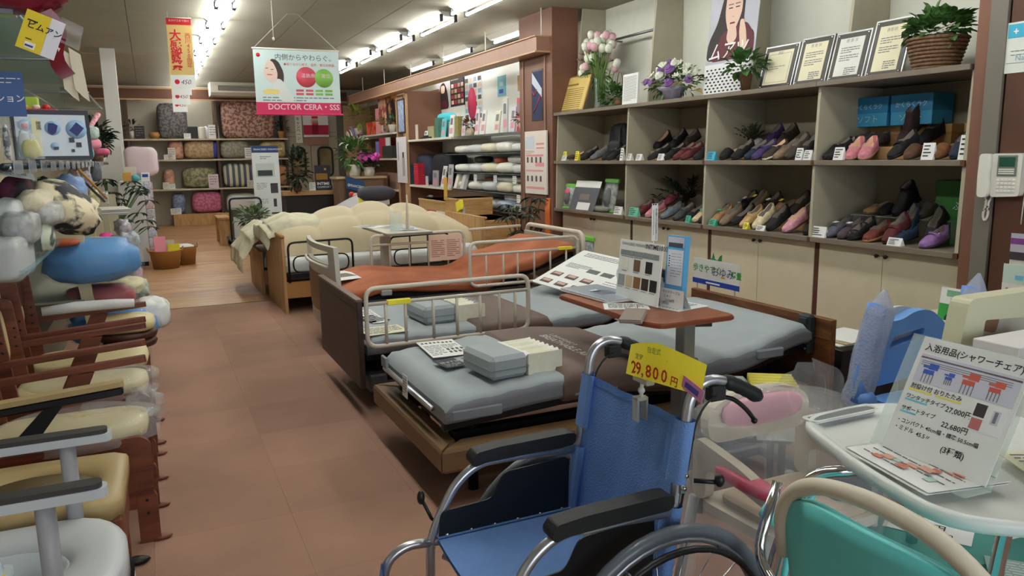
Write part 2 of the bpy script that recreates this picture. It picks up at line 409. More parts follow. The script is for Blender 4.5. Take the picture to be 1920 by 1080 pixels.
# hanging rail on the wall above the first modules
t = thing('wall_rail', 'dull metal clothes rail fixed high above the tulips', 'rail', (0, 0, 0))
MB().cyl((XS+.50, 7.6, 2.62), (XS+.50, 6.46, 2.62), .014, 8).build('bar', STEEL, t)
for y in (7.5, 6.55): MB().cyl((XS+.50, y, 2.62), (XB-.004, y, 2.62), .008, 8).build('bracket', STEEL, t)
def lerp_tab(tab, t):
    for (a, x), (b_, y) in zip(tab, tab[1:]):
        if t <= b_: return x+(y-x)*(t-a)/(b_-a)
    return tab[-1][1]
WT = [(0, .30), (.06, .62), (.15, .86), (.3, 1), (.45, .94), (.6, .82), (.8, .8), (.93, .66), (1, .36)]
def shoe(label, T, up, sole=(206, 200, 188), lining=(150, 140, 126), style='slip', L=.25, W=.092, H=.085, group=None, cat='shoe', accent=None, name='shoe'):
    t = thing(name, label, cat, mtx=T, group=group)
    um = M('shoe_%d_%d_%d' % up, up, .72, var=.25, scale=30, bump=.2, bscale=120); sm_ = M('sole_%d_%d_%d' % sole, sole, .6); lm = M('lining_%d_%d_%d' % lining, lining, .85)
    b = MB(); st = 12; ring = []
    for z0, z1, k in ((0, .016, 1.03),):
        o = []
        for i in range(st+1): u = i/st; o.append((u*L, lerp_tab(WT, u)*W/2*k))
        poly = o+[(x, -y) for x, y in o[::-1]]
        b.prism(poly, 'z', z0, z1, smooth=True)
        if style in ('pump', 'boot'): b.box(L*.74, L*.98, -W*.34, W*.34, -.018, .004, .004)
    b.build('sole', sm_, t)
    opn = {'slip': .42, 'sneaker': .5, 'strap': .5, 'pump': .3, 'mule': .45, 'boot': .62, 'sandal': .12}[style]
    HT = [(0, .34), (.05, .46), (.15, .52), (.3, .62), (.45, .84 if style in ('sneaker', 'strap') else .74), (.55, .86), (.7, .74), (.85, .88), (1, 1.06)]
    if style == 'mule': HT = [(0, .34), (.05, .5), (.2, .66), (.45, .86), (.5, .3), (.7, .26), (1, .3)]
    if style == 'pump': HT = [(0, .32), (.05, .42), (.28, .56), (.4, .5), (.7, .6), (.9, .86), (1, .98)]
    if style == 'boot': HT = [(0, .34), (.05, .46), (.3, .66), (.5, 1.0), (.6, 1.5), (.8, 1.6), (1, 1.6)]
    b = MB(); vs = []; n = 11
    us = [0, .03, .08, .16, .26, .36, opn-.02, opn+.02, .58, .68, .8, .9, .97, 1]
    us = sorted(set(round(min(max(u, 0), 1), 3) for u in us))
    for u in us:
        w = lerp_tab(WT, u)*W/2; h = lerp_tab(HT, u)*H; x = u*L
        if u <= opn: pr = [(-w, .012), (-w*1.02, h*.45), (-w*.86, h*.8), (-w*.6, h*.95), (-w*.3, h*1.0), (0, h*1.02)]
        else: pr = [(-w, .012), (-w*1.0, h*.5), (-w*.86, h), (-w*.70, h*.985), (-w*.66, h*.5), (0, .020)]
        pr = pr+[(-a, c) for a, c in pr[-2::-1]]
        vs += [(x, a, c) for a, c in pr]
    fs = []; ms = []
    m = len(us)
    for i in range(m-1):
        for j in range(n-1):
            fs.append((i*n+j, i*n+j+1, (i+1)*n+j+1, (i+1)*n+j)); ms.append(1 if (us[i] >= opn and 3 <= j <= 6) else 0)
    for f, k in zip(fs, ms): pass
    o0 = len(b.v); b.v += vs
    for f, k in zip(fs, ms): b.f.append(list(f)); b.m.append(k); b.sm.append(True)
    b.f.append(list(range(n))); b.m.append(0); b.sm.append(False)
    b.f.append([(m-1)*n+j for j in (0, 1, 2, 8, 9, 10)]); b.m.append(0); b.sm.append(False)
    b.build('upper', [um, lm], t)
    am = M('shoe_%d_%d_%d' % accent, accent, .6) if accent else um
    h45 = lerp_tab(HT, .4)*H; w45 = lerp_tab(WT, .4)*W/2
    if style in ('strap', 'sneaker', 'sandal'):
        rg = (.40,) if style == 'strap' else (.30, .36, .42) if style == 'sneaker' else (.22, .6)
        for u in rg:
            hh = lerp_tab(HT, u)*H; ww = lerp_tab(WT, u)*W/2; wd = .022 if style != 'sneaker' else .006
            b = MB()
            b.grid(8, 1, lambda a, c: (u*L+(c-.5)*wd+.004, -cos(pi*a)*ww*1.03, .03+sin(pi*a)*(hh*1.05-.03)+.004)).build('strap' if style != 'sneaker' else 'lace', am, t)
    return t
BK = (22, 22, 25); NV = (34, 44, 66); BR = (96, 66, 46); TAN = (176, 136, 92); CRM = (222, 204, 164); PK = (214, 136, 150); BUR = (104, 42, 46); PUR = (74, 58, 110); GRY = (108, 110, 116); TP = (140, 118, 96); LPUR = (152, 112, 172); CH = (70, 58, 50)
KS = (178, 170, 160)
MIDF = 4.235; MIDB = 4.50
# (toe pixel x, toe pixel y, front 0 / back 1, colour, style, number in pair, yaw, heel-up tilt, label)
LIST_MID = [
 (1064, 296, 0, BR, 'pump', 1, 10, 0, 'brown pump with a pale lining at the left end of the middle shelf'),
 (1090, 297, 0, BK, 'slip', 1, 5, 12, 'black slip-on beside the yellow price labels, middle shelf'),
 (1108, 298, 0, GRY, 'slip', 1, 5, 14, 'grey slip-on between black shoes in the first middle compartment'),
 (1130, 299, 0, BK, 'sneaker', 2, 0, 14, 'black lace-up sneaker under the black rucksack'),
 (1158, 297, 0, BK, 'strap', 1, 0, 14, 'black strap shoe left of the white paper wedge, first middle compartment'),
 (1216, 298, 0, BK, 'slip', 1, -5, 12, 'black low slip-on behind white cards, second middle compartment'),
 (1246, 299, 0, BK, 'strap', 1, 0, 16, 'black strap shoe left of the burgundy one, middle shelf'),
 (1264, 299, 0, BUR, 'strap', 2, 0, 17, 'burgundy strap shoe in the second middle compartment'),
 (1222, 274, 1, BK, 'pump', 1, 10, 26, 'black pump with beige lining raised behind the low slip-on'),
 (1256, 268, 1, BK, 'slip', 1, 0, 34, 'black slip-on tilted steeply in the second middle compartment'),
 (1278, 266, 1, CH, 'sneaker', 1, 0, 30, 'charcoal brown sneaker raised above the burgundy shoes'),
 (1302, 299, 0, BK, 'sneaker', 1, 0, 12, 'black sneaker with grey lining beside the dividing panel, middle shelf'),
 (1352, 297, 0, BK, 'mule', 1, 12, 16, 'black open mule with a beige insole right of the blue card'),
 (1374, 298, 0, BK, 'slip', 1, 4, 20, 'plain black slip-on in the third middle compartment'),
 (1398, 298, 0, NV, 'slip', 1, 0, 18, 'navy slip-on in the third middle compartment'),
 (1412, 299, 0, PUR, 'strap', 1, 0, 18, 'dark purple strap shoe in the front of the third middle compartment'),
 (1432, 299, 0, CH, 'sneaker', 1, 0, 16, 'dark brown sneaker with a pale sole, third middle compartment'),
 (1452, 298, 0, TP, 'sneaker', 1, 0, 16, 'taupe sneaker left of the folded cards, third middle compartment'),
 (1476, 290, 0, CH, 'slip', 1, -4, 30, 'olive brown slip-on tilted on its stand, third middle compartment'),
 (1496, 292, 0, BK, 'slip', 1, -4, 30, 'black slip-on next to the dividing panel, tilted on its stand'),
 (1408, 268, 1, (200, 200, 200), 'mule', 1, 5, 10, 'pale grey mule in front of the small green plant'),
 (1432, 262, 1, PUR, 'sneaker', 1, 0, 30, 'purple sneaker standing high behind the brown ones'),
 (1458, 256, 1, CH, 'sneaker', 1, 0, 30, 'dark brown sneaker standing high beside the purple sneaker'),
 (1532, 297, 0, BK, 'sneaker', 2, -8, 10, 'black lace-up shoe at the left of the fourth middle compartment'),
 (1592, 297, 0, PK, 'slip', 2, 22, 6, 'pink slip-on with a pale lining in the fourth middle compartment'),
 (1606, 262, 1, GRY, 'slip', 2, 10, 8, 'grey slip-on raised behind the pink shoes'),
 (1668, 298, 0, BK, 'strap', 1, -6, 26, 'black strap shoe with a paper strip under its toe'),
 (1688, 268, 1, (58, 36, 36), 'boot', 1, -10, 38, 'dark brown ankle boot tilted steeply in front of the blue boxes'),
 (1722, 270, 1, BK, 'sneaker', 1, 0, 20, 'black leather shoe above the brown clogs'),
 (1700, 299, 0, BR, 'mule', 1, 8, 4, 'brown leather clog left of the printed white card'),
 (1752, 299, 0, (128, 84, 52), 'mule', 1, 8, 4, 'lighter brown leather clog right of the printed white card'),
 (1786, 297, 0, NV, 'slip', 1, 0, 30, 'navy slip-on tilted at the right end of the middle shelf'),
]
LIST_LOW = [
 (1192, 402, 0, BUR, 'strap', 1, 6, 18, 'burgundy strap shoe behind the teal card, low shelf'),
 (1212, 404, 0, PK, 'slip', 1, 6, 16, 'pink slip-on right of the teal card, low shelf'),
 (1218, 380, 1, (84, 40, 50), 'pump', 1, 0, 30, 'dark burgundy pump raised at the back of the second low compartment'),
 (1244, 384, 1, (182, 84, 108), 'strap', 1, 0, 24, 'rose red strap shoe raised in the second low compartment'),
 (1266, 380, 1, BK, 'pump', 1, 0, 26, 'black pump beside the dividing panel, second low compartment'),
 (1240, 408, 0, (112, 124, 136), 'strap', 1, 0, 16, 'blue grey strap shoe in the second low compartment'),
 (1264, 410, 0, (70, 72, 70), 'strap', 1, 0, 18, 'dark grey strap shoe in the second low compartment'),
 (1284, 412, 0, BK, 'slip', 1, 0, 16, 'black slip-on against the panel, second low compartment'),
 (1300, 412, 0, CRM, 'strap', 1, 0, 16, 'beige sandal with a teal toe tag, first of the third low compartment'),
 (1318, 414, 0, (58, 44, 38), 'slip', 1, 0, 20, 'dark brown slip-on between beige sandals, low shelf'),
 (1334, 416, 0, TAN, 'strap', 1, 0, 22, 'tan strap sandal with a teal toe tag, low shelf'),
 (1352, 419, 0, TP, 'slip', 1, 0, 24, 'taupe slip-on in the middle of the third low compartment'),
 (1374, 421, 0, BK, 'pump', 1, 0, 22, 'black pump between taupe and tan shoes, low shelf'),
 (1390, 423, 0, (206, 170, 118), 'strap', 1, 0, 24, 'sand coloured strap shoe above a yellow card, low shelf'),
 (1414, 426, 0, (232, 218, 176), 'slip', 1, 0, 30, 'cream slip-on tilted towards the aisle, low shelf'),
 (1440, 431, 0, BK, 'slip', 1, 0, 30, 'black slip-on between the cream and the pink shoe, low shelf'),
 (1470, 432, 0, (226, 160, 178), 'slip', 1, 0, 24, 'pale pink slip-on against the panel, third low compartment'),
 (1362, 388, 1, (112, 86, 62), 'slip', 1, 0, 28, 'brown slip-on raised at the left of the third low compartment'),
 (1384, 392, 1, BK, 'strap', 1, 0, 26, 'black strap shoe with a white tag, raised row of the low shelf'),
 (1404, 394, 1, (150, 120, 80), 'pump', 1, 0, 30, 'light brown pump with a yellow tag, raised row of the low shelf'),
 (1428, 396, 1, (70, 54, 48), 'strap', 1, 0, 26, 'dark brown strap shoe with a white tag, raised row of the low shelf'),
 (1452, 400, 1, TAN, 'mule', 1, 0, 26, 'tan mule with a yellow tag, raised row of the low shelf'),
 (1510, 436, 0, BK, 'strap', 1, 6, 10, 'black strap shoe with a round white tag, fourth low compartment'),
 (1548, 438, 0, (104, 104, 118), 'strap', 1, 4, 10, 'grey strap shoe with a white buckle tag, fourth low compartment'),
 (1574, 441, 0, (88, 72, 82), 'strap', 1, 4, 12, 'mauve grey strap shoe with a round white tag, fourth low compartment'),
 (1592, 444, 0, BK, 'sandal', 1, 0, 16, 'black sandal with two straps, fourth low compartment'),
 (1622, 447, 0, (118, 56, 44), 'slip', 1, 4, 12, 'reddish brown shoe with a tan sole, fourth low compartment'),
 (1660, 440, 0, (92, 34, 36), 'strap', 1, 0, 30, 'dark red strap shoe tilted beside the navy one'),
 (1668, 455, 0, (44, 58, 84), 'strap', 1, 0, 10, 'navy strap shoe holding a white card, fourth low compartment'),
 (1712, 436, 1, (40, 56, 80), 'pump', 1, 0, 46, 'navy shoe standing steeply behind the purple one'),
 (1728, 466, 0, LPUR, 'strap', 1, 4, 10, 'light purple strap shoe at the right end of the low shelf'),
 (1762, 436, 1, BK, 'slip', 1, 0, 48, 'black slip-on standing steeply before the green box'),
]
SHELFMOD = lambda y: next((i for i in range(4) if GAB[i+1] <= y <= GAB[i]), 3)
def place_shoes(lst, Z, what):
    for (px, py, bk, colr, style, n, yaw, tilt, lab) in lst:
        x0 = MIDB if bk else MIDF
        p = P(px, py, x=x0)
        mi = SHELFMOD(p.y); z = Z+.001
        if bk: z = Z+.088
        if bk and Z == ZL and mi == 3: z = Z+.001; x0 = XS+.19
        L = .25 if style != 'boot' else .26
        sole = (226, 218, 200) if 'pale sole' in lab else (178, 130, 84) if 'tan sole' in lab else tuple(max(20, int(c*.55)) for c in colr) if colr not in (PK,) else (196, 150, 130)
        lin_ = (224, 190, 160) if ('beige' in lab or 'pale' in lab) else (120, 112, 104)
        tl = tilt
        if not bk and tilt and not (Z == ZL and mi in (0, 3)): tl = max(min(tilt, 34), 17)
        for k in range(n):
            yy = min(max(p.y-k*.105, GAB[mi+1]+.07), GAB[mi]-.07)
            lb = lab if n == 1 else lab+(', farther of the pair' if k == 0 else ', nearer of the pair')
            T = Tr(x0, yy, z+(.018 if style in ('pump', 'boot') else 0)) @ Rz(RAD(yaw)) @ Ry(-RAD(tl))
            s = shoe(lb, T, colr, sole, lin_, style, L=L, group='shoes on the %s shelf' % what)
            if 'tag' in lab:
                MB().box(.10, .135, -.016, .016, .085, .088, .001).build('tag', YELP if 'yellow tag' in lab else (M('teal_tag', (60, 180, 150), .5) if 'teal' in lab else PAPER), s)
place_shoes(LIST_MID, ZM, 'middle'); place_shoes(LIST_LOW, ZL, 'low')
# shoes shown on the clear stand of the fourth low compartment
st = thing('display_stand', 'low clear display stand in the fourth low compartment', 'stand', (XS+.30, 3.55, ZL))
MB().box(0, .28, -.35, .42, .145, .153, .002).build('top', GLASS, st)
for yy in (-.34, .41): MB().box(.02, .26, yy, yy+.006, 0, .145).build('leg', GLASS, st)
for (yy, c, sy, tl, lab) in ((3.86, TAN, 'slip', 0, 'tan shoe lying flat on the clear stand'), (3.74, BK, 'mule', 8, 'black mule with a grey insole on the clear stand'), (3.62, BK, 'boot', 30, 'tall black shoe tilted on the clear stand'), (3.42, (74, 64, 58), 'mule', 26, 'dark insole shoe left of the green box')):
    shoe(lab, Tr(XS+.31, yy, ZL+.155) @ Ry(-RAD(tl)), c, tuple(int(v*.6) for v in c), (160, 156, 150), sy, group='shoes on the clear stand')
for (yy, zz, xx, lab) in ((4.62, ZL+.0, XS+.5, 'brown shoe on its side at the back of the third low compartment'), (4.12, ZL, XS+.5, 'black shoe at the back beside the panel of the third low compartment')):
    shoe(lab, Tr(xx-.12, yy, zz+.09) @ Ry(-RAD(30)), CH if 'brown' in lab else BK, style='slip')
# boxes
def shoebox(lab, x, y, z, sx, sy, sz, m, lid=None, lines_=None, rz=0):
    t = thing('shoe_box', lab, 'box', (x, y, z), rz)
    MB().box(0, sx, -sy/2, sy/2, 0, sz*.8, .002).build('body', m, t)
    MB().box(-.004, sx+.004, -sy/2-.004, sy/2+.004, sz*.74, sz, .002).build('lid', lid or m, t)
    return t
BXB = M('blue_shoe_box', (40, 128, 180), .5); BXB2 = M('light_blue_shoe_box', (62, 160, 206), .5); BXG = M('green_shoe_box', (44, 110, 44), .5)
FXM = lambda y, z, x: frame((x, y, z), (0, -1, 0), (0, 0, 1))     # a face looking at the aisle (-X)
for yy, lab in ((3.96, 'teal blue shoe box left of two behind the pink shoes'), (3.62, 'blue shoe box right of two behind the boot')):
    t = thing('shoe_box', lab, 'box', (XS+.40, yy, ZM+.225))
    MB().box(0, .2, -.155, .155, 0, .10, .002).build('body', BXB2, t); MB().box(-.003, .203, -.158, .158, .09, .2, .002).build('lid', BXB, t)
    text(t, 'ソフト', .055, M('pale_print', (190, 214, 214), .6), 0, 0, 0, 'CENTER', T=frame((-.004, 0, .03), (0, -1, 0), (0, 0, 1)), wide=1.1)
    text(t, 'かくらくラク', .04, M('pale_print', (190, 214, 214), .6), 0, 0, 0, 'CENTER', T=frame((-.004, 0, .12), (0, -1, 0), (0, 0, 1)))
for yy, lab, sy in ((3.95, 'kraft box under the teal blue shoe box', .34), (3.58, 'kraft box under the blue shoe box', .36), (3.24, 'grey green box beside the kraft boxes', .14)):
    shoebox(lab, XS+.51, yy, ZM, .13, sy, .224 if 'kraft' in lab else .2, KRAFT if 'kraft' in lab else M('grey_green_card', (92, 96, 82), .7))
t = shoebox('green shoe box at the right end of the low shelf', XS+.42, 3.2, ZL, .2, .42, .40, BXG)
text(t, 'ぶらりS', .06, M('pale_print', (190, 214, 214), .6), 0, 0, 0, 'CENTER', T=frame((-.005, -.02, .22), (0, -1, 0), (0, 0, 1)))
text(t, '●●●', .02, M('pale_print', (190, 214, 214), .6), 0, 0, 0, 'CENTER', T=frame((-.005, -.02, .17), (0, -1, 0), (0, 0, 1)))
# black rucksack
t = thing('rucksack', 'black rucksack standing in the first middle compartment', 'bag', (XS+.33, 6.98, ZM), RAD(8))
MB().ball((0, 0, .19), (.09, .15, .19), 16, 12, .6, jit=.06).build('body', M('black_nylon', (24, 26, 30), .6, bump=.5, bscale=30), t)
MB().ball((-.09, 0, .12), (.035, .10, .09), 12, 8, .6).build('front_pocket', M('black_nylon', (24, 26, 30), .6), t)
for s in (-1, 1): MB().tube([(-.05, s*.06, .36), (-.10, s*.08, .30), (-.11, s*.08, .15), (-.08, s*.1, .03)], .011, 6).build('strap', M('strap_dark', (46, 48, 50), .6), t)
# small folded price cards on the shelves
def tent(px, py, X, Z, w, h, m, lab, dark=True, rz=0, cat='price card', name='price_card'):
    p = P(px, py, x=X); t = thing(name, lab, cat, (X, p.y, Z+.001), rz)
    MB().add([(-.0, w/2, 0), (0, -w/2, 0), (.02, -w/2, h), (.02, w/2, h), (.045, w/2, 0), (.045, -w/2, 0)], [(0, 1, 2, 3), (3, 2, 5, 4), (0, 3, 4), (1, 5, 2)]).build('card', m, t)
    if dark:
        rn = random.Random(int(px)); r = [(-w/2+.01+.0*i, h*(.2+.2*i), w*rn.uniform(.4, .75), h*.07, 0) for i in range(4)]
        prints(t, r, [INK], 0).matrix_local = frame((0, 0, 0), (0, -1, 0), (.02, 0, h)) @ Tr(0, 0, .002)
    return t
for i, (px, py, X, Z, w, h, m, lab) in enumerate([
 (1056, 300, 4.215, ZM, .10, .055, PAPER, 'white card under the yellow labels on the middle shelf'),
 (1057, 291, 4.25, ZM, .07, .10, YELP, 'left small yellow label at the left end of the middle shelf'),
 (1080, 291, 4.25, ZM, .07, .10, YELP, 'right small yellow label at the left end of the middle shelf'),
 (1164, 299, 4.215, ZM, .05, .12, PAPER, 'tall white paper wedge at the first dividing panel'),
 (1178, 300, 4.215, ZM, .07, .065, PAPER, 'leftmost of three white cards in the second middle compartment'),
 (1196, 300, 4.215, ZM, .09, .06, PAPER, 'middle of three white cards in the second middle compartment'),
 (1237, 300, 4.215, ZM, .09, .06, PAPER, 'white card under the black strap shoe, second middle compartment'),
 (1331, 300, 4.215, ZM, .10, .07, CYANP, 'bright blue card at the second dividing panel'),
 (1496, 298, 4.215, ZM, .06, .085, PAPER, 'left of two white cards in front of the third dividing panel'),
 (1512, 299, 4.215, ZM, .07, .07, PAPER, 'right of two white cards in front of the third dividing panel'),
 (1570, 297, 4.215, ZM, .08, .085, PAPER, 'white card leaning on the black lace-up shoe'),
 (1737, 298, 4.215, ZM, .08, .10, PAPER, 'printed white card between the two brown clogs'),
 (1812, 296, 4.23, ZM, .11, .14, PAPER, 'large white card at the right end of the middle shelf'),
 (1157, 398, 4.215, ZL, .14, .08, PAPER, 'white photo card in front of the bagged shoe'),
 (1186, 402, 4.215, ZL, .15, .085, M('teal_card', (110, 190, 165), .6), 'teal bordered card right of the white photo card'),
 (1288, 404, 4.215, ZL, .06, .06, M('teal_tag', (60, 180, 150), .5), 'teal card with a yellow top beside the beige sandal'),
 (1334, 414, 4.215, ZL, .08, .05, M('teal_tag', (60, 180, 150), .5), 'teal card below the tan strap sandal'),
 (1396, 424, 4.215, ZL, .05, .05, YELP, 'yellow card below the sand coloured strap shoe'),
 (1424, 430, 4.215, ZL, .09, .04, PAPER, 'low white card below the cream slip-on'),
 (1532, 441, 4.215, ZL, .13, .075, PAPER, 'white printed card in front of the grey strap shoe'),
 (1675, 452, 4.215, ZL, .10, .05, PAPER, 'white card under the navy strap shoe'),
 (1383, 360, 4.55, ZL+.088, .18, .09, OFFW, 'photo card showing shoes on the raised row of the low shelf')]):
    tent(px, py, X, Z, w, h, m, lab)
# plants in the compartments
def fern(px, py, X, z, n, ln, lab, m, seed):
    p = P(px, py, x=X); t = thing('potted_plant', lab, 'plant', (X, p.y, z))
    MB().lathe([(.03, 0), (.045, .06), (.04, .062), (.0, .055)], 12).build('pot', BROWNW, t)
    rn = random.Random(seed); pts = []
    st_ = MB()
    for i in range(n):
        a = rn.uniform(0, 2*pi); el = rn.uniform(.5, 1.3); d = Vector((cos(a)*cos(el)-.3, sin(a)*cos(el)*1.2, sin(el)))
        pr = [Vector((0, 0, .05))+d*ln*k/5+Vector((0, 0, -.25*ln*(k/5)**2)) for k in range(6)]
        st_.tube(pr, .003, 4)
        for k in range(1, 6):
            for s in (-1, 1): pts.append((pr[k], d+Vector((-d.y, d.x, 0))*s*1.2+Vector((0, 0, .2))))
    st_.build('stems', m, t)['kind'] = 'stuff'
    leafy(t, 'leaves', m, pts, ln*.42, seed, aspect=.22)
fern(1410, 270, 4.70, ZM+.086, 9, .17, 'small spiky green plant behind the purple sneakers', M('grey_green_leaf', (64, 78, 58), .6), 5)
fern(1290, 395, 4.66, ZL+.086, 9, .26, 'palm-like plant in the back of the second low compartment', DLEAF, 6)
fern(1243, 395, 4.70, ZL, 12, .24, 'dark bushy plant beside the palm in the second low compartment', M('near_black_leaf', (30, 34, 28), .6), 8)
# ------- green packets of insoles and bags at the left end of the low shelf
GRNP = M('green_packet', (110, 190, 70), .45); 
def packet(px, py, X, w, h, lab, body=(190, 196, 196), pink=False, z=ZL, tilt=12, edge=GRNP):
    p = P(px, py, x=X); t = thing('shoe_packet', lab, 'packet', (X, p.y, z+.001), 0, 'clear packets at the left end of the low shelf')
    m = M('packet_%d_%d' % (body[0], body[2]), body, .35, var=.5, scale=26, bump=.4, bscale=40)
    T = Ry(RAD(tilt))
    MB().grid(6, 6, lambda u, v: ((.03*sin(pi*u)*sin(pi*v))*-1, (u-.5)*w, v*h), T).grid(6, 6, lambda u, v: (.02*sin(pi*u)*sin(pi*v), (u-.5)*w, v*h), T).build('bag', m, t)
    for za, zb in ((h-.02, h+.02), (0, .02)): MB().box(-.012, .012, -w/2, w/2, za, zb, .004, T=T).build('green_band', edge, t)
    MB().ball((-.03, 0, h*.45), (.02, w*.25, h*.3), 10, 8, jit=.3, T=T).build('contents', M('packet_dark', (52, 56, 62), .5), t)
    if pink: MB().ball((-.04, 0, h*.72), (.014, w*.22, h*.12), 10, 8, T=T).build('pink_part', M('hot_pink', (230, 90, 140), .5), t)
    MB().grid(5, 5, lambda u, v: (-.052*sin(pi*u)**.5*sin(pi*v)**.5-.002, (u-.5)*w*1.02, v*h), T).build('film', FILM, t)
    return t
packet(1032, 384, 4.24, .22, .24, 'clear packet with green top and pink insole at the corner of the low shelf', pink=True)
packet(1064, 388, 4.26, .22, .26, 'second clear packet with green top and pink insole', pink=True)
packet(1104, 392, 4.33, .26, .30, 'clear bag with a grey shoe behind the dark sign board')
packet(1138, 396, 4.30, .26, .33, 'large clear green-edged bag of shoes beside the first panel', (160, 170, 165))
p = P(1120, 396, x=4.24); t = thing('bagged_shoe', 'grey shoe in clear plastic lying at the shelf edge', 'shoe', (4.25, p.y, ZL))
MB().ball((.03, 0, .03), (.05, .16, .03), 14, 8, .8, jit=.2).build('shoe_body', M('olive_grey', (118, 118, 100), .6), t); MB().ball((.03, 0, .035), (.06, .18, .037), 14, 8, .8, jit=.25, seed=3).build('film', FILM, t)
# black wire basket with packets behind the beds
p = P(1098, 480, x=4.0); t = thing('wire_basket', 'black wire basket of green packets standing by the cream cupboards', 'basket', (3.85, p.y-.2, .0))
b = MB()
for z in (.02, .12, .22, .32, .42): b.tube([(-.11, -.14, z), (.11, -.14, z), (.11, .14, z), (-.11, .14, z)], .004, 5, closed=True)
for k in range(8):
    u = -.14+.04*k
    for x in (-.11, .11): b.cyl((x, u, .02), (x, u, .42), .003, 5)
    if k < 6:
        for y in (-.14, .14): b.cyl((-.11+k*.044, y, .02), (-.11+k*.044, y, .42), .003, 5)
o = b.build('wire_grid', BLACK, t); o['kind'] = 'stuff'
MB().box(-.11, .11, -.14, .14, .0, .02).build('base', BLACK, t)
for k, (dy, c) in enumerate(((-.08, 0), (.0, 1), (.08, 0))):
    q = packet(1098, 480, 4.0, .2, .44, ['clear green-edged packet at the near side of the wire basket', 'clear green-edged packet in the middle of the wire basket', 'clear green-edged packet at the far side of the wire basket'][k], (150, 156, 156), c == 1, z=.1, tilt=6)
    q.location = (3.83+.03*k, t.location.y+dy, .14); q['group'] = 'packets in the wire basket'
# dark sign board and white shoe chart beside the packets
def sheet(px0, py0, px1, py1, X, label, m, cat='sign', name='sign_board', tilt=0, th=.004, zfix=None, group=None, y=None):
    """upright card facing the aisle, between two opposite corners given as pixels"""
    a = P(px0, py0, x=X); c = P(px1, py1, x=X); w = abs(a.y-c.y); h = abs(a.z-c.z); z0 = min(a.z, c.z) if zfix is None else zfix
    T = frame((X, max(a.y, c.y), z0), (0, -1, 0), (sin(tilt), 0, cos(tilt)))
    return card(name, label, cat, T, w, h, m, th, group), w, h
t, w, h = sheet(1066, 396, 1112, 342, 4.215, 'dark folding board with a white card before the green packets', M('slate_board', (72, 76, 84), .5), tilt=.35, zfix=ZL+.002)
prints(t, [(0, h*.78, w, h*.22, 0), (w*.3, h*.02, w*.5, h*.25, 0), (w*.3, h*.36, w*.4, h*.2, 1)], [PAPER, M('muted_photo', (120, 104, 96), .6)])
t, w, h = sheet(1056, 360, 1080, 316, 4.5, 'white shoe chart leaning at the back of the first low compartment', OFFW, zfix=ZL+.09)
prints(t, [(w*.2, h*.7, w*.25, h*.1, 0), (w*.55, h*.7, w*.25, h*.1, 0), (w*.2, h*.4, w*.2, h*.06, 0)], [INK])
# ================================================================ on top of the shoe shelves
TZ = ZT+.001
FRB = M('dark_frame_mat', (58, 54, 50), .4); FRS = M('silver_frame', (170, 172, 172), .3, .7); CERT = M('certificate_paper', (226, 220, 190), .7); CERTP = M('certificate_pale', (222, 222, 214), .7)
rn = random.Random(9)
def cert(yl, yr, zt, lab, pm, k, head='感 謝 状'):
    w = yl-yr; h = (zt-TZ)*1.02
    T = frame((XS+.16, yl, TZ), (0, -1, .0), (.26, 0, 1))
    t = card('framed_certificate', lab, 'frame', T, w, h, FRS, .018, 'framed certificates on the top shelf', body='frame')
    MB().box(.012, w-.012, .012, h-.012, 0, .003).build('mat_board', FRB, t)
    MB().box(.045, w-.045, .035, h-.045, .003, .0045).build('certificate', pm, t)
    for x in (.024, w-.024):
        for y in (.024, h-.024): MB().lathe([(.007, .003), (.007, .006), (.003, .008)], 8, T=Tr(x, y, 0)).build('stud', CHROME, t)
    r = lines(.07, h*.66, w-.14, 3, .016, .006, 0, rn)+lines(.07, h*.50, w-.14, 3, .016, .006, 0, rn)+lines(w*.45, h*.24, w*.32, 4, .014, .007, 0, rn)
    if k == 0: r = lines(.08, h*.5, w-.18, 2, .016, .005, 0, rn); r += [(.06, .05, .002, h-.12, 0), (w-.062, .05, .002, h-.12, 0), (.06, .05, w-.12, .002, 0), (.06, h-.07, w-.12, .002, 0)]
    prints(t, r, [GREYINK], .005)
    text(t, head, .028, GREYINK, w/2, h*.78, .0052, 'CENTER')
    MB().add([(.03, h*.5, -.018), (w*.5, h*.7, -.018), (w*.97, h*.5, -.018), (w*.5, .0, -.16)], [(0, 1, 3), (1, 2, 3)]).build('strut', STEEL, t)
ys = [P(1418, 165, x=XS+.16).y, P(1484, 152, x=XS+.16).y, P(1548, 143, x=XS+.16).y, P(1618, 133, x=XS+.16).y, P(1693, 126, x=XS+.16).y]
for i, (lab, pm, zt, hd) in enumerate((('framed certificate beside the small plant, leftmost of four', CERT, 2.20, '表彰'), ('framed certificate second of four on the top shelf', CERT, 2.215, '表 彰 状'), ('framed certificate with a pinkish sheet, third of four', CERTP, 2.205, '感 謝 状'), ('framed certificate next to the ivy basket, rightmost of four', CERT, 2.24, '表彰状'))):
    cert(ys[i]-.01, ys[i+1]+.01, zt, lab, pm, i, hd)
# gilded frame
ya, yb = P(1043, 210, x=XS+.10).y, P(1092, 206, x=XS+.10).y
T = frame((XS+.10, ya, TZ), (0, -1, 0), (.32, 0, 1)); w = ya-yb; h = .42
t = card('gold_frame', 'gold framed certificate leaning below the tulip vase', 'frame', T, w, h, M('gold_frame_wood', (140, 112, 60), .4, .3), .018, body='frame')
MB().box(.018, w-.018, .018, h-.018, 0, .003).build('certificate', M('gold_paper', (206, 180, 104), .6, var=.08), t)
prints(t, [(w*.2, h*.72, w*.4, .02, 0)]+lines(w*.15, h*.62, w*.7, 12, .024, .008, 0, rn), [M('brown_ink', (130, 104, 50), .7)], .004)
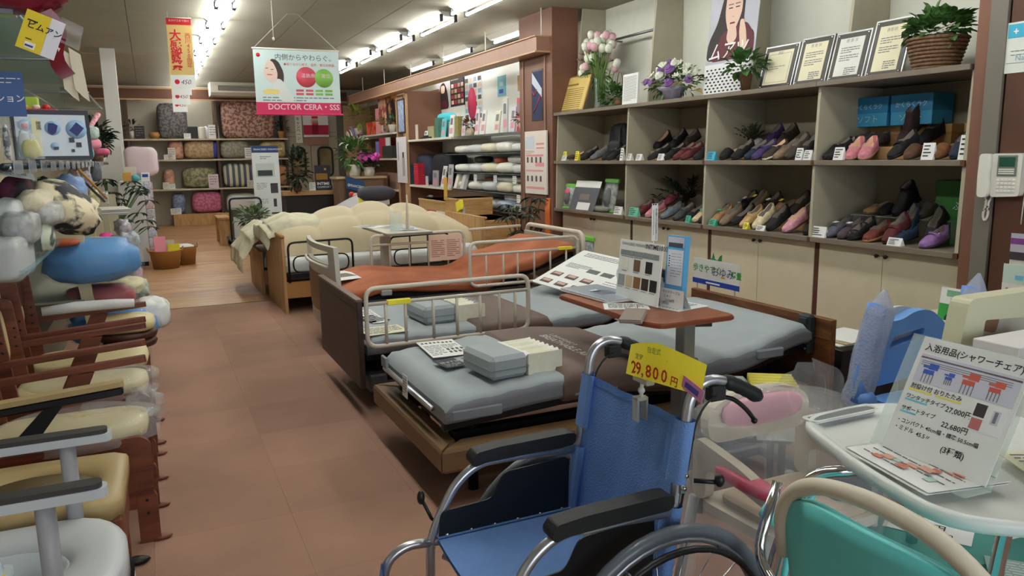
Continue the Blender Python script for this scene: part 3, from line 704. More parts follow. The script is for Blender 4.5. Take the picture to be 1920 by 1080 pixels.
# tulip vase
VZ = Vector((XS+.30, P(1122, 198, x=XS+.30).y, TZ))
t = thing('tulip_vase', 'tall clear vase of white and pink tulips on the top shelf', 'vase', VZ)
MB().lathe([(.05, 0), (.052, .01), (.038, .12), (.045, .3), (.055, .34), (.05, .34), (.04, .3), (.033, .12), (.046, .012), (0, .012)], 16).build('vase_glass', GLASS, t)
rn = random.Random(12); STEMM = M('tulip_stem', (110, 140, 70), .5)
stm = MB(); WT_ = M('white_petal', (222, 226, 208), .55); PKT = M('pale_pink_petal', (214, 170, 180), .55); PKL = M('lily_pink', (180, 130, 140), .55)
for i in range(42):
    a = 2*pi*i/42*5.1+rn.uniform(-.2, .2); rr = .05+.21*math.sqrt(i/42.); z = .84-.8*rr+rn.uniform(-.06, .06)-(.22 if i % 4 == 0 else 0)
    x, y = cos(a)*rr*.6, sin(a)*rr*1.02
    stm.tube([(x*.15, y*.15, .02), (x*.3, y*.3, .34), (x*.85, y*.85, z-.1), (x, y, z-.02)], .004, 5)
    m = (WT_, WT_, PKT)[i % 3]
    MB().lathe([(.004, -.04), (.034, -.025), (.042, .005), (.038, .038), (.02, .058), (.002, .05)], 9, T=Tr(x, y, z) @ Rx(-y*2) @ Ry(x*2)).build('flower_head', m, t)
stm.build('stems', STEMM, t)
for i, (dy, z) in enumerate(((.30, .62), (.26, .44), (.27, .34), (.33, .56))):
    b = MB()
    for k in range(6):
        b.ball((.035, 0, 0), (.035, .011, .005), 6, 4, T=Tr(-.02, dy, z) @ Rz(k*pi/3) @ Ry(-.3))
    b.build('lily_flower', PKL, t)
leafy(t, 'vase_leaves', LEAF, cloud(random.Random(3), 60, (0, 0, .42), (.08, .12, .16)), .12, 4, aspect=.2)
# ivy in a tray by the vase, white card, sprig basket
t = thing('ivy_tray', 'trailing ivy in a dark tray at the foot of the tulip vase', 'plant', (XS+.22, P(1145, 200, x=XS+.22).y, TZ))
MB().lathe([(.10, 0), (.12, .025), (.11, .025), (.09, .008), (0, .008)], 16, sy=1.3).build('tray', M('dark_tray', (48, 42, 38), .5), t)
leafy(t, 'leaves', LEAF, cloud(random.Random(5), 130, (0, 0, .13), (.08, .16, .11)), .055, 5, aspect=.8)
t = thing('handled_plant_basket', 'small wicker basket with an arched wire handle and ivy', 'plant', (XS+.26, P(1160, 196, x=XS+.26).y-.02, TZ))
MB().lathe([(.05, 0), (.06, .10), (.052, .10), (.045, .01), (0, .01)], 14).build('basket', BROWNW, t)
MB().tube(smoothpath([(0, -.055, .09), (0, -.05, .3), (0, 0, .38), (0, .05, .3), (0, .055, .09)], .08), .004, 6).build('handle', M('rust_wire', (90, 66, 50), .5, .5), t)
leafy(t, 'leaves', LEAF, cloud(random.Random(6), 70, (0, 0, .15), (.06, .08, .07)), .045, 6, aspect=.8)
a_, b_ = P(1166, 194, x=XS+.12).y, P(1194, 191, x=XS+.12).y
t = card('text_card', 'narrow white card of small print beside the purple bouquet', 'card', frame((XS+.12, a_, TZ), (0, -1, 0), (.05, 0, 1)), a_-b_, .30, PAPER, .02)
prints(t, lines(.02, .27, a_-b_-.04, 17, .014, .004, 0, random.Random(2), word=.012), [GREYINK])
# bouquet
t = thing('flower_arrangement', 'low arrangement of white and purple flowers in silver wrapping', 'flowers', (XS+.20, P(1262, 183, x=XS+.2).y, TZ))
MB().lathe([(.06, 0), (.10, .09), (.15, .12), (.09, .085), (.05, .01), (0, .01)], 14, sy=1.15).build('wrapping', M('lilac_foil', (176, 172, 196), .35, .1, var=.3, scale=20, bump=.8, bscale=25), t)
rn = random.Random(21); VIO = M('violet_rose', (136, 92, 164), .55, var=.25, scale=60); WPET = M('white_bloom', (226, 228, 214), .55, var=.1, scale=60)
for i in range(38):
    a = rn.uniform(0, 2*pi); rr = math.sqrt(rn.uniform(.02, 1)); y = cos(a)*rr*.34; x = sin(a)*rr*.12; z = .17+.15*(1-rr)+rn.uniform(-.04, .06)
    m = VIO if i % 4 == 1 else WPET; s = rn.uniform(.034, .052)
    b = MB()
    if i % 2: 
        for k, (r_, zz) in enumerate(((1, 0), (.8, .3), (.5, .55))): b.lathe([(0, zz*s*.6), (r_*s, zz*s+.2*s), (r_*s*.9, zz*s+.6*s), (r_*s*.4, zz*s+.35*s)], 8)
    else:
        for k in range(7): b.ball((s*.62, 0, 0), (s*.5, s*.24, s*.1), 6, 4, T=Rz(k*2*pi/7) @ Ry(-.35))
        b.ball((0, 0, .004), (s*.25, s*.25, s*.18), 6, 4)
    T = Tr(x-.03, y, z) @ Ry(-.8) @ Rx(-y*1.5)
    for i_ in range(len(b.v)): b.v[i_] = tuple(T @ Vector(b.v[i_]))
    b.build('flower_head', m, t)
leafy(t, 'leaves', LEAF, cloud(random.Random(7), 170, (0, 0, .17), (.13, .38, .12)), .075, 7, aspect=.5)
leafy(t, 'gold_leaf', M('gold_leafy', (160, 146, 84), .5), [((.0, -.2, .1), (-.1, -1, .1)), ((.02, -.22, .07), (-.1, -1, 0))], .18, 8)
# poster of a woman, hand at her chin, over a dot pattern
a_ = P(1334, 100, x=XS+.30).y; b_ = P(1425, 100, x=XS+.30).y; w = a_-b_; h = 1.0
t = card('portrait_poster', 'tall poster of a woman in dark red resting her chin on her hand', 'poster', frame((XS+.22, a_+.01, TZ), (0, -1, 0), (.10, 0, 1)), w, h, M('poster_backdrop', (186, 188, 200), .6, var=.1, scale=2), .006)
HAIR = M('dark_hair_print', (44, 34, 36), .6); SKIN = M('skin_print', (222, 190, 172), .6); MRN = M('maroon_print', (92, 30, 44), .6)
def flat(poly, z, m, nm='printing', par=None, r=.02): return MB().prism(rpoly(poly, r), 'z', z, z+.0008).build(nm, m, par or t)
flat([(w*.0, h*.30), (w*.9, h*.30), (w*.98, h*.48), (w*.72, h*.56), (w*.72, h*.84), (w*.5, h*.93), (w*.3, h*.87), (w*.18, h*.6), (w*.02, h*.46)], .001, HAIR, r=.06)
flat([(w*.1, h*.29), (w*.97, h*.29), (w*.97, h*.46), (w*.78, h*.58), (w*.3, h*.52)], .002, MRN, r=.05)
flat([(w*.34, h*.85), (w*.66, h*.85), (w*.68, h*.66), (w*.55, h*.51), (w*.42, h*.52), (w*.33, h*.66)], .003, SKIN, r=.06)
flat([(w*.42, h*.56), (w*.58, h*.56), (w*.62, h*.46), (w*.50, h*.40), (w*.40, h*.46)], .0025, SKIN, r=.03)
flat([(w*.72, h*.34), (w*.84, h*.38), (w*.80, h*.50), (w*.73, h*.60), (w*.66, h*.60), (w*.66, h*.50)], .0045, SKIN, r=.02)
prints(t, [(w*.40, h*.705, w*.08, .009, 0), (w*.54, h*.705, w*.08, .009, 0), (w*.39, h*.735, w*.10, .006, 0), (w*.53, h*.735, w*.10, .006, 0), (w*.45, h*.58, w*.10, .012, 1), (w*.485, h*.635, w*.04, .005, 2)], [HAIR, MRN, M('skin_shadow', (180, 140, 124), .6)], .005)
text(t, 'ムアツ', .16, PAPER, .03, h*.31, .006, shear=.25, bold=.01)
prints(t, [(0, 0, w, h*.27, 0)], [M('poster_lower', (226, 228, 230), .6)], .001)
b = MB()
for i in range(11):
    for j in range(9):
        b.ball((w*(.06+.088*i)+(j % 2)*w*.04, h*(.015+.026*j), .002), (w*.026, h*.008, .002), 6, 4)
b.build('dot_pattern', INK, t)['kind'] = 'stuff'
# small leafy plant in a brown pot
t = thing('potted_plant', 'small leafy plant in a brown pot before the poster', 'plant', (XS+.10, P(1398, 164, x=XS+.1).y, TZ))
MB().lathe([(.035, 0), (.05, .12), (.055, .125), (.04, .115), (0, .11)], 14).build('pot', M('brown_pot', (96, 66, 46), .5), t)
leafy(t, 'leaves', LEAF, cloud(random.Random(8), 70, (0, .03, .2), (.09, .16, .08)), .09, 9, aspect=.7)
# ivy basket
t = thing('ivy_basket', 'ivy in a round woven basket at the right of the top shelf', 'plant', (XS+.17, P(1755, 112, x=XS+.17).y, TZ))
b = MB()
for k in range(9):
    r = .115+.006*k; b.tube([(cos(a)*(r+.004*(i % 2)), sin(a)*(r+.004*(i % 2)), .01+.021*k) for i, a in enumerate([2*pi*q/32 for q in range(32)])], .0115, 5, closed=True)
b.build('weave', M('woven_basket', (124, 92, 66), .7, var=.45, scale=50), t)['kind'] = 'stuff'
MB().lathe([(.0, .004), (.11, .004), (.16, .19), (.0, .17)], 20).build('basket_lining', M('soil', (50, 40, 32), .9), t)
leafy(t, 'leaves', LEAF, cloud(random.Random(11), 240, (0, 0, .24), (.14, .19, .09)), .075, 12, aspect=.85)
# ---------------------------------------------------------------- brown panel: phone and posters
PX_ = XS-.0
T = frame((XS, 2.80, 1.135), (0, -1, 0), (0, 0, 1))
t = thing('wall_telephone', 'white wall telephone with handset and coiled cord on the brown panel', 'telephone', mtx=T)
PH = M('phone_plastic', (216, 216, 206), .35)
MB().prism(rpoly([(.055, 0), (.21, .01), (.215, .235), (.05, .235)], .018), 'z', 0, .045).build('body', PH, t)
MB().box(.085, .19, .115, .225, .045, .05, .002).build('display_panel', M('phone_grey', (110, 118, 112), .4), t)
MB().box(.095, .18, .165, .215, .05, .0515).build('screen', M('phone_screen', (40, 84, 66), .2), t)
for j in range(3): MB().box(.095, .18, .125+.011*j, .132+.011*j, .05, .053, .001).build('function_key', PH, t)
for j in range(4):
    for i in range(5): MB().box(.088+.021*i, .104+.021*i, .028+.02*j, .041+.02*j, .045, .050, .002).build('key', M('phone_key', (226, 226, 218), .4), t)
b = MB(); b.tube(smoothpath([(.03, .01, .05), (.028, .06, .075), (.028, .17, .075), (.03, .225, .05)], .04), [.024]*2+[.021]*6+[.024]*4, 10) if False else b.prism(rpoly([(0, .0), (.052, 0), (.056, .05), (.05, .115), (.056, .18), (.052, .235), (0, .235), (-.004, .115)], .02), 'z', .03, .075, smooth=True)
b.build('handset', PH, t)
cp = [(.03, .0, .04), (.032, -.04, .035), (.014, -.10, .03), (.028, -.14, .03), (.046, -.10, .03), (.04, -.03, .03), (.055, .004, .02)]
cp = smoothpath(cp, .05, 8); cc = []
for i, p in enumerate(cp[:-1]):
    q = cp[i+1]
    for k in range(4):
        s = k/4; v = p.lerp(q, s); a = (i*4+k)*pi/2; cc.append(v+Vector((cos(a)*.005, 0, sin(a)*.005)))
MB().tube(cc, .0028, 5).build('coiled_cord', PH, t)
MB().tube(smoothpath([(.212, .19, .02), (.225, .12, .006), (.215, -.02, .004), (.212, -.14, .004)], .04), .003, 6).build('line_cord', PH, t)
T = frame((XS-.001, 2.757, 1.79), (0, -1, 0), (0, 0, 1))
t = card('wall_notice', 'white notice with a light blue heading on the brown panel', 'poster', T, .34, .26, M('notice_white', (214, 222, 214), .6), .006)
prints(t, [(0.008, .18, .32, .07, 0)]+lines(.03, .11, .25, 2, .02, .004, 1)+[(.01, .05, .3, .002, 1)], [CYANP, GREYINK])
text(t, '+', .05, PAPER, .035, .195, .0022, bold=.03); text(t, 'Nat', .04, M('pale_blue_text', (130, 160, 190), .6), .055, .062, .002)
# ================================================================ beds
def settle(t, loc):
    loc = Vector(loc); t.location = loc
    for c in t.children: c.location = c.location-loc
    return t
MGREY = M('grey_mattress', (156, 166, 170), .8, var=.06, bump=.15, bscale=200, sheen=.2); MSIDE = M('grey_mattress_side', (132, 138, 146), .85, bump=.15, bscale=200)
MBROWN = M('brown_cover', (112, 94, 86), .7, var=.1, scale=4); MWHITE = M('foam_white', (236, 236, 226), .8, bump=.2, bscale=40)
BLKM = M('black_metal', (26, 26, 28), .45, .3); CREAMT = M('cream_tube', (200, 192, 178), .4); BASEL = M('brown_leatherette', (126, 98, 66), .5, var=.1, scale=5, bump=.25, bscale=160)
DWALN = M('dark_walnut', (58, 42, 36), .45, var=.3, kind='wood', scale=3, col2=(40, 28, 26), vec=(6, 1, 6)); MEDW = M('medium_walnut', (128, 84, 50), .4, kind='wood', scale=3, col2=(96, 58, 34), vec=(6, 1, 6))
def mattress(parent, prof, y0, y1, th, m_top, x0=None, x1=None, name='mattress', rip=.004, ripn=13, grow=0, side=None, nx=48):
    """articulated mattress: prof is (x, top z); rounded edges with small scallops"""
    x0 = prof[0][0] if x0 is None else x0; x1 = prof[-1][0] if x1 is None else x1
    def ztop(x):
        for (a, za), (c, zc) in zip(prof, prof[1:]):
            if x <= c: 
                t = max(0, (x-a)/(c-a)); t = t*t*(3-2*t); return za+(zc-za)*t
        return prof[-1][1]
    sec = [(0, 0), (-.012, .02), (-.008, th*.45), (-.010, th*.5), (-.006, th*.8), (.012, th*.97), (.05, th+.0), (.25, th+.002)]
    L = sec+[(1-a, c) for a, c in sec[::-1]]
    W_ = y1-y0; b = MB(); vs = []; m = len(L)
    for i in range(nx+1):
        x = x0+(x1-x0)*i/nx; zt = ztop(x)
        e = 1 if 0 < i < nx else .55
        for k, (a, c) in enumerate(L):
            r = rip*sin(x*ripn*pi) if 4 <= k <= 6 or m-7 <= k <= m-5 else 0
            yy = y0+(a if a < .5 else 0)*1.0 if a < .5 else y1-(1-a)
            if abs(a) >= .2 and a < .8: yy = y0+a*W_
            yy += (-grow if a < .5 else grow)
            vs.append((x, yy, zt-th+c*(e if c > th*.6 else 1)+r+(grow if c > .01 else -grow)))
    fs = [(i*m+k, i*m+k+1, (i+1)*m+k+1, (i+1)*m+k) for i in range(nx) for k in range(m-1)]
    fs += [(i*m, (i+1)*m, (i+1)*m+m-1, i*m+m-1) for i in range(nx)]
    fs += [list(range(m)), list(range(nx*m, nx*m+m))]
    b.v = vs
    for f in fs:
        b.f.append(list(f)); b.sm.append(len(f) == 4)
        ks = [q % m for q in f] if len(f) == 4 else [0]
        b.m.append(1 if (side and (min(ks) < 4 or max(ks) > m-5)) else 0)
    return b.build(name, [m_top, side] if side else m_top, parent), ztop
def rail(t, x0, x1, y, z0, z1, bars, m=CREAMT, r=.013, z2=None, corner=.06, bar_r=.008, nm='rail'):
    """rounded tube rail in the plane y, second bar at z2, uprights below it"""
    p = smoothpath([(x0, y, z0), (x0, y, z1), (x1, y, z1), (x1, y, z0)], corner, 5, closed=True)
    b = MB().tube(p, r, 8, closed=True); o = b.build('rail_frame', m, t)
    z2 = z2 if z2 is not None else z1
    if z2 != z1: MB().cyl((x0, y, z2), (x1, y, z2), r*.8, 8).build('rail_bar', m, t)
    for x in bars: MB().cyl((x, y, z0), (x, y, z2), bar_r, 8).build('rail_bar', m, t)
SPIN = [0]
def castor(t, x, y, r=.05):
    MB().cyl((x, y-.012, r), (x, y+.012, r), r, 14).cyl((x, y, r), (x, y, r+.06), .01, 8).build('castor', BLKM, t)
def underframe(t, x0, x1, y0, y1, prof, th, leg=True):
    b = MB()
    xs = [p[0] for p in prof]
    for (a, za), (c, zc) in zip(prof, prof[1:]):
        for y in (y0+.02, y1-.05):
            b.add([(a, y, za-th-.035), (c, y, zc-th-.035), (c, y, zc-th-.003), (a, y, za-th-.003), (a, y+.03, za-th-.035), (c, y+.03, zc-th-.035), (c, y+.03, zc-th-.003), (a, y+.03, za-th-.003)],
                  [(0, 1, 2, 3), (4, 7, 6, 5), (0, 4, 5, 1), (3, 2, 6, 7), (0, 3, 7, 4), (1, 5, 6, 2)])
        b.add([(a, y0+.02, za-th-.004), (c, y0+.02, zc-th-.004), (c, y1-.02, zc-th-.004), (a, y1-.02, za-th-.004)], [(0, 1, 2, 3)])
    o = b.build('slat_platform', BLKM, t); o['kind'] = 'stuff'
    b = MB()
    for y in (y0+.10, y1-.16): MB().box(x0+.06, x1-.05, y, y+.05, .20, .28, .004).build('base_beam', BLKM, t)
    for x in (x0+.12, (x0+x1)/2, x1-.14): MB().box(x, x+.05, y0+.11, y1-.12, .20, .27, .004).build('cross_beam', BLKM, t)
    for x in (x0+.14, x1-.16):
        for y in (y0+.11, y1-.15):
            MB().cyl((x+.02, y+.02, 0), (x+.02, y+.02, min(.44, prof[0][1]-th-.01)), .022, 10).build('leg', BLKM, t)
# ---- bed A: brown padded surround, grey mattress, nearest
A0, A1 = 2.76, 3.64
t = thing('electric_bed', 'nearest electric bed, grey mattress above a brown padded surround frame', 'bed', group='grey mattress display beds')
profA = [(.975, .455), (1.5, .485), (1.75, .485), (2.1, .45), (2.4, .47), (2.90, .565)]
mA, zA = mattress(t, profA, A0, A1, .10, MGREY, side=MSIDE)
o, _ = mattress(t, profA, A0, A1, .10, MBROWN, 1.50, 2.09, 'brown_cover', rip=0, grow=.011, nx=24)
underframe(t, .98, 2.92, A0, A1, profA, .10)
for i, (a, c, m_) in enumerate((((.935, 2.70), (.935, 3.72), 0),)):
    pass
ring = [((.93, 2.69), (2.85, 2.69), (2.85, 2.79), (1.03, 2.79)), ((.93, 2.69), (1.03, 2.79), (1.03, 3.60), (.93, 3.70)), ((.93, 3.70), (1.03, 3.60), (2.85, 3.60), (2.85, 3.70))]
for q in ring:
    cx = sum(p[0] for p in q)/4; cy = sum(p[1] for p in q)/4
    q2 = [(cx+(x-cx)*.996, cy+(y-cy)*.996) for x, y in q]; qi = [(cx+(x-cx)*(.985 if abs(x-cx) > .5 else .86), cy+(y-cy)*(.985 if abs(y-cy) > .3 else .86)) for x, y in q2]
    b = MB(); n = 4; vs = [(x, y, .178) for x, y in qi]+[(x, y, .19) for x, y in q2]+[(x, y, .262) for x, y in q2]+[(x, y, .276) for x, y in qi]
    b.add(vs, [(3, 2, 1, 0), (12, 13, 14, 15)]+[(k*4+i, k*4+(i+1) % 4, (k+1)*4+(i+1) % 4, (k+1)*4+i) for k in range(3) for i in range(4)])
    b.build('padded_surround', BASEL, t)
for y in (2.685, 3.70):
    MB().box(1.12, 1.125, min(y, y+.005), y+.006, .185, .268).build('seam', M('dark_seam', (60, 44, 32), .7), t)
MB().box(2.93, 2.965, 2.66, 3.74, .12, .59, .003).box(2.925, 2.93, 2.66, 3.74, .49, .494).build('headboard', MEDW, t)
MB().cyl((.955, 2.86, .395), (.955, 3.55, .395), .012, 8).build('foot_bar', ALU, t)
for x, y in ((1.0, 2.765), (1.55, 2.76), (2.55, 2.755)): MB().box(x, x+.22 if x < 2 else x+.16, y-.020, y+.01, zA(x+.1)-.095, zA(x+.1)-.05, .006).build('mattress_stop', MSIDE, t)
MB().box(.945, .96, 3.50, 3.58, .40, .455, .004).build('mattress_stop', MSIDE, t)
# hand control hanging on the headboard
c = MB().box(2.885, 2.93, 2.755, 2.835, .40, .60, .010); c.box(2.878, 2.888, 2.77, 2.82, .555, .585, .003)
o = c.build('hand_control', M('control_grey', (44, 52, 54), .4), t)
for j in range(4):
    for i in range(2): MB().ball((2.884, 2.778+.034*i, .43+.03*j), (.004, .009, .007), 6, 4).build('button', M('button_pale', (120, 136, 136), .5), o)
settle(t, (1.9, 3.2, 0))
MB()
# cable and pad on the floor behind the wheelchair
def zq(x): return zA(x)
# cut-away mattress samples
def sample(x, y, z, L, Wd, H, lab, rz=0, cover=MGREY, top=MWHITE, kind='wave', colors=None):
    t = thing('mattress_sample', lab, 'mattress sample', (x, y, z), rz, 'cut-away mattress samples')
    b = MB(); b.box(0, L*.5, -Wd/2, Wd/2, 0, H, .018); b.build('fabric_cover', cover, t)
    MB().box(-.003, L*.5+.002, -Wd/2-.003, Wd/2+.003, H*.42, H*.45, .001).build('piping', M('grey_piping', (110, 116, 122), .6), t)
    n = 24
    ya, yb = -Wd/2+.004, Wd/2-.004
    if kind == 'wave':
        MB().grid(8, 36, lambda u, v: (L*.5+u*L*.48, ya+(yb-ya)*v, H*.92-.008*(1-cos(2*pi*u*1))-.012*(1-cos(v*2*pi*7))*.5)).build('wavy_foam_top', top, t)
        pts = [(ya, .0), (yb, 0)]+[(yb+(ya-yb)*k/n, H*.90-.010*(1-cos(k/n*2*pi*7))) for k in range(n+1)]
        MB().prism(pts, 'x', L*.5, L*.98).build('foam_core', M('foam_cream', (232, 232, 212), .8, var=.06, scale=30), t)
    else:
        for k, (z0, z1, cm) in enumerate(colors): MB().box(L*.5, L*.98, ya, yb, z0*H, z1*H-.001, .003).build('foam_layer', cm, t)
        for k in range(9): MB().cyl((L*.5, ya+(yb-ya)*(k+.5)/9, H*.99), (L*.98, ya+(yb-ya)*(k+.5)/9, H*.99), (yb-ya)/19, 8).build('foam_ridge', colors[-1][2], t)
    return t
def flat_sheet(x, y, z, w, h, rz, lab, m=PAPER, name='printed_sheet', cat='leaflet', th=.002, tilt=0, r=0):
    T = Tr(x, y, z) @ Rz(rz) @ Rx(tilt) if tilt else Tr(x, y, z) @ Rz(rz)
    return card(name, lab, cat, T, w, h, m, th, r=r)
# sheet lying on bed A: long side along the bed
rn = random.Random(5)
za = .468
c0 = P(815, 672, z=.475); c1 = P(883, 662, z=.475); c2 = P(775, 642, z=.475)
def zsheet(p0, pr, pu, z, lab, m, name='printed_sheet', cat='leaflet', tilt=0, lift=.003):
    """sheet on a surface, given three pixel corners: origin, right end, upper end"""
    a = P(*p0, z=z); b_ = P(*pr, z=z); c_ = P(*pu, z=z)
    w = (b_-a).length; h = (c_-a).length
    r = (b_-a).normalized(); 
    u = (c_-a); u = (u-r*u.dot(r)).normalized()
    t = card(name, lab, cat, frame((a.x, a.y, z+lift), r, u), w, (c_-a).dot(u), m, .0015)
    return t, w, (c_-a).dot(u)
t, w, h = zsheet((812, 672), (884, 664), (775, 644), .478, 'white sheet of small pictures and text on the nearest grey mattress', PAPER)
prints(t, [(w*(.08+.11*i), h*(.83 if i < 5 else .80), w*.06, h*.07, 0) for i in range(8)]+[(w*(.55+.12*i), h*(.18+.16*j), w*.07, h*.10, 0) for i in range(4) for j in range(2)]+lines(w*.06, h*.66, w*.42, 7, h*.09, h*.02, 1, rn)+lines(w*.52, h*.66, w*.42, 3, h*.08, h*.02, 1, rn), [DGREY, GREYINK])
t, w, h = zsheet((838, 692), (878, 685), (815, 678), .478, 'black fabric label with pale letters near the white sheet', M('black_label', (46, 50, 56), .7), 'fabric_label', 'label')
text(t, 'INTIME', h*.3, LGREY, w*.1, h*.5, .001); prints(t, lines(w*.1, h*.35, w*.8, 3, h*.12, h*.03, 0), [LGREY])
p = P(955, 712, z=.485)
sample(1.19, 2.95, .482, .36, .27, .10, 'grey cut-away mattress sample with white wavy foam on the nearest bed', rz=RAD(6))
# paper tag hanging from the mattress foot
t = card('hang_tag', 'small white care tag hanging from the foot of the nearest mattress', 'tag', frame((.935, 3.20, .36), (0, -1, 0), (.03, 0, 1)), .07, .10, PAPER, .002)
prints(t, lines(.008, .08, .055, 6, .012, .003, 0), [GREYINK])
# writing along the brown covers
BOLDW = M('white_stitching', (206, 202, 196), .7)
def coverprint(par, T, s1='FRANCE BED', s2='BREATHING AIR'):
    pass
t1 = bpy.data.objects['electric_bed']
TT = Tr(1.72, 3.52, .0) @ Rz(-pi/2)
for s, dx, sz in (('しあわせなねむり', .0, .034), ('BREATHABLE AIR', .055, .062)):
    xx = 1.77-dx
    text(t1, s, sz, BOLDW, 0, 0, 0, bold=.01, T=Tr(-1.9, -3.2, 0) @ Tr(xx, 3.40, zA(xx)+.0165) @ Rz(-pi/2))
# ---- bed B: dark walnut foot panel
B0, B1 = 4.03, 4.97
t = thing('electric_bed', 'grey electric bed with a dark walnut foot panel and cream side rail', 'bed', group='grey mattress display beds')
profB = [(.99, .435), (1.6, .435), (2.05, .435), (2.45, .45), (2.93, .66)]
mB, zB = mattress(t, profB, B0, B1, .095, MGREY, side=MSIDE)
mattress(t, profB, B0, B1, .095, MBROWN, 1.62, 2.12, 'brown_cover', rip=0, grow=.011, nx=20)
underframe(t, 1.0, 2.93, B0, B1, profB, .095)
fb = MB().box(.935, .965, 3.985, 5.01, .17, .655, .003).build('footboard', DWALN, t)
MB().box(.930, .97, 3.983, 5.012, .645, .66, .003).build('footboard_cap', M('walnut_edge', (96, 74, 62), .4), t)
MB().box(.933, .936, 3.99, 5.005, .60, .603).build('groove', BLACK, t)
MB().box(2.95, 2.98, 3.98, 5.01, .25, .66, .003).build('headboard', M('black_board', (30, 28, 28), .4), t)
MB().box(1.0, 1.5, 4.05, 4.85, .12, .22, .01).build('motor_cover', M('motor_grey', (64, 66, 70), .5), t)
rail(t, .985, 1.945, 3.985, .395, .715, [1.09, 1.20, 1.36, 1.50, 1.64, 1.76, 1.86], z2=.63, bar_r=.009)
MB().box(1.10, 1.23, 3.968, 4.0, .617, .645, .003).build('yellow_sticker', YELP, t)
text(t, 'しあわせなねむり', .036, BOLDW, 0, 0, 0, bold=.01, T=Tr(1.80, 4.85, zB(1.8)+.0165) @ Rz(-pi/2))
text(t, 'BREATHABLE AIR', .045, BOLDW, 0, 0, 0, bold=.01, T=Tr(1.75, 4.85, zB(1.75)+.0165) @ Rz(-pi/2))
settle(t, (1.9, 4.5, 0))
sample(1.36, 4.32, .438, .40, .30, .105, 'grey cut-away mattress sample behind the cream rail of the second bed', rz=RAD(4), kind='wave', top=MSIDE)
t, w, h = zsheet((700, 607), (728, 604), (684, 582), .44, 'white printed sheet behind the left end of the cream rail', PAPER); prints(t, lines(w*.1, h*.85, w*.8, 8, h*.1, h*.03, 0), [GREYINK])
t, w, h = zsheet((700, 606), (732, 600), (694, 592), .44, 'black fabric label beside the sheet on the second bed', M('black_label', (46, 50, 56), .7), 'fabric_label', 'label'); prints(t, lines(w*.1, h*.7, w*.8, 3, h*.22, h*.06, 0), [LGREY])
t, w, h = zsheet((690, 631), (768, 621), (688, 616), .44, 'cream coloured leaflet at the front corner of the second bed', M('cream_leaflet', (226, 222, 192), .7)); prints(t, lines(w*.06, h*.8, w*.85, 5, h*.16, h*.05, 0), [GREYINK])
# large product board leaning on the raised head of bed B
a = P(1107, 561, y=4.12); b_ = P(998, 528, y=4.30); c_ = P(1115, 474, y=4.88); 
r = (Vector((2.45, 4.05, .47))-Vector((2.02, 4.30, .60)))
T = frame((2.02, 4.12, .50), (.40, -.08, -.02), (.62, .62, .20))
o_ = Vector((2.10, 4.12, .53)); e1 = P(1107, 561, y=4.03)
cn = [P(997, 527, z=.53), P(1108, 560, z=.49), P(1115, 474, z=.70), P(1200, 492, z=.68)]
T = frame(cn[0], cn[1]-cn[0], cn[2]-cn[0]); w = (cn[1]-cn[0]).length*1.25; h = (cn[2]-cn[0]).length*.98
t = card('product_board', 'large white product board with bed pictures leaning on the second bed', 'sign', T, w, h, WHITE, .008, r=.02)
rn = random.Random(8); TPH = M('bed_picture_dark', (84, 66, 60), .6); TPM = M('bed_picture_pink', (196, 160, 150), .6)
b = []
for i in range(3):
    for j in range(2): b += [(w*(.06+.2*i), h*(.06+.20*j), w*.13, h*.10, 0), (w*(.075+.2*i), h*(.10+.20*j), w*.10, h*.05, 1, .001)]
b += lines(w*.08, h*.62, w*.3, 4, h*.03, h*.01, 2, rn)+lines(w*.1, h*.93, w*.8, 3, h*.035, h*.012, 2, rn)+[(w*.38, h*.5, w*.14, h*.09, 3), (w*.56, h*.5, w*.14, h*.09, 3)]+lines(w*.7, h*.4, w*.22, 5, h*.05, h*.01, 2, rn)
prints(t, b, [TPH, TPM, GREYINK, M('slate_print', (90, 96, 96), .6)])
# ---- bed C: orange cover, cream rails, moulded foot board
C0, C1 = 5.30, 6.24
ORG = M('rust_orange_cover', (178, 104, 68), .85, var=.14, scale=3, bump=.35, bscale=9, col2=(152, 84, 54))
t = thing('electric_bed', 'electric bed with a rust orange cover and cream side rails', 'bed')
profC = [(1.15, .47), (1.5, .53), (1.85, .50), (2.2, .475), (2.56, .595), (3.0, .72)]
mattress(t, profC, C0, C1, .075, ORG, side=ORG, rip=.004, ripn=4)
underframe(t, 1.16, 3.0, C0, C1, profC, .08)
MB().box(1.2, 3.0, C0+.01, C0+.04, .39, .40).build('side_edge', STEEL, t)
# moulded foot board with a handle opening, curved towards the aisle
FBM = M('moulded_beige', (196, 192, 178), .45); FBW = M('footboard_insert', (150, 112, 72), .5, kind='wood', scale=3, col2=(130, 94, 58))
def fbx(v, z): return 1.10-.05*sin(pi*v)-.04*max(0, (z-.55))
zs = [.20, .26, .36, .46, .56, .64, .67, .71, .745, .76, .79, .80]
b = MB(); V = [0, .04, .12, .2, .35, .5, .65, .8, .88, .96, 1]
def fpt(v, z, off): 
    nar = .05*max(0, 1-(z-.2)/.25)
    return (fbx(v, z)+off, 5.25+nar+(1.0-2*nar)*v, z)
vs = []; idx = {}
for s, off in ((0, 0), (1, .032)):
    for j, z in enumerate(zs):
        for i, v in enumerate(V): idx[(s, j, i)] = len(vs); vs.append(fpt(v, z, off))
fs = []
hole = lambda j, i: 6 <= j <= 8 and 2 <= i <= 7
for j in range(len(zs)-1):
    for i in range(len(V)-1):
        if hole(j, i): continue
        for s in (0, 1): fs.append((idx[s, j, i], idx[s, j, i+1], idx[s, j+1, i+1], idx[s, j+1, i]))
for i in range(len(V)-1):
    for j in (0, len(zs)-1): fs.append((idx[0, j, i], idx[1, j, i], idx[1, j, i+1], idx[0, j, i+1]))
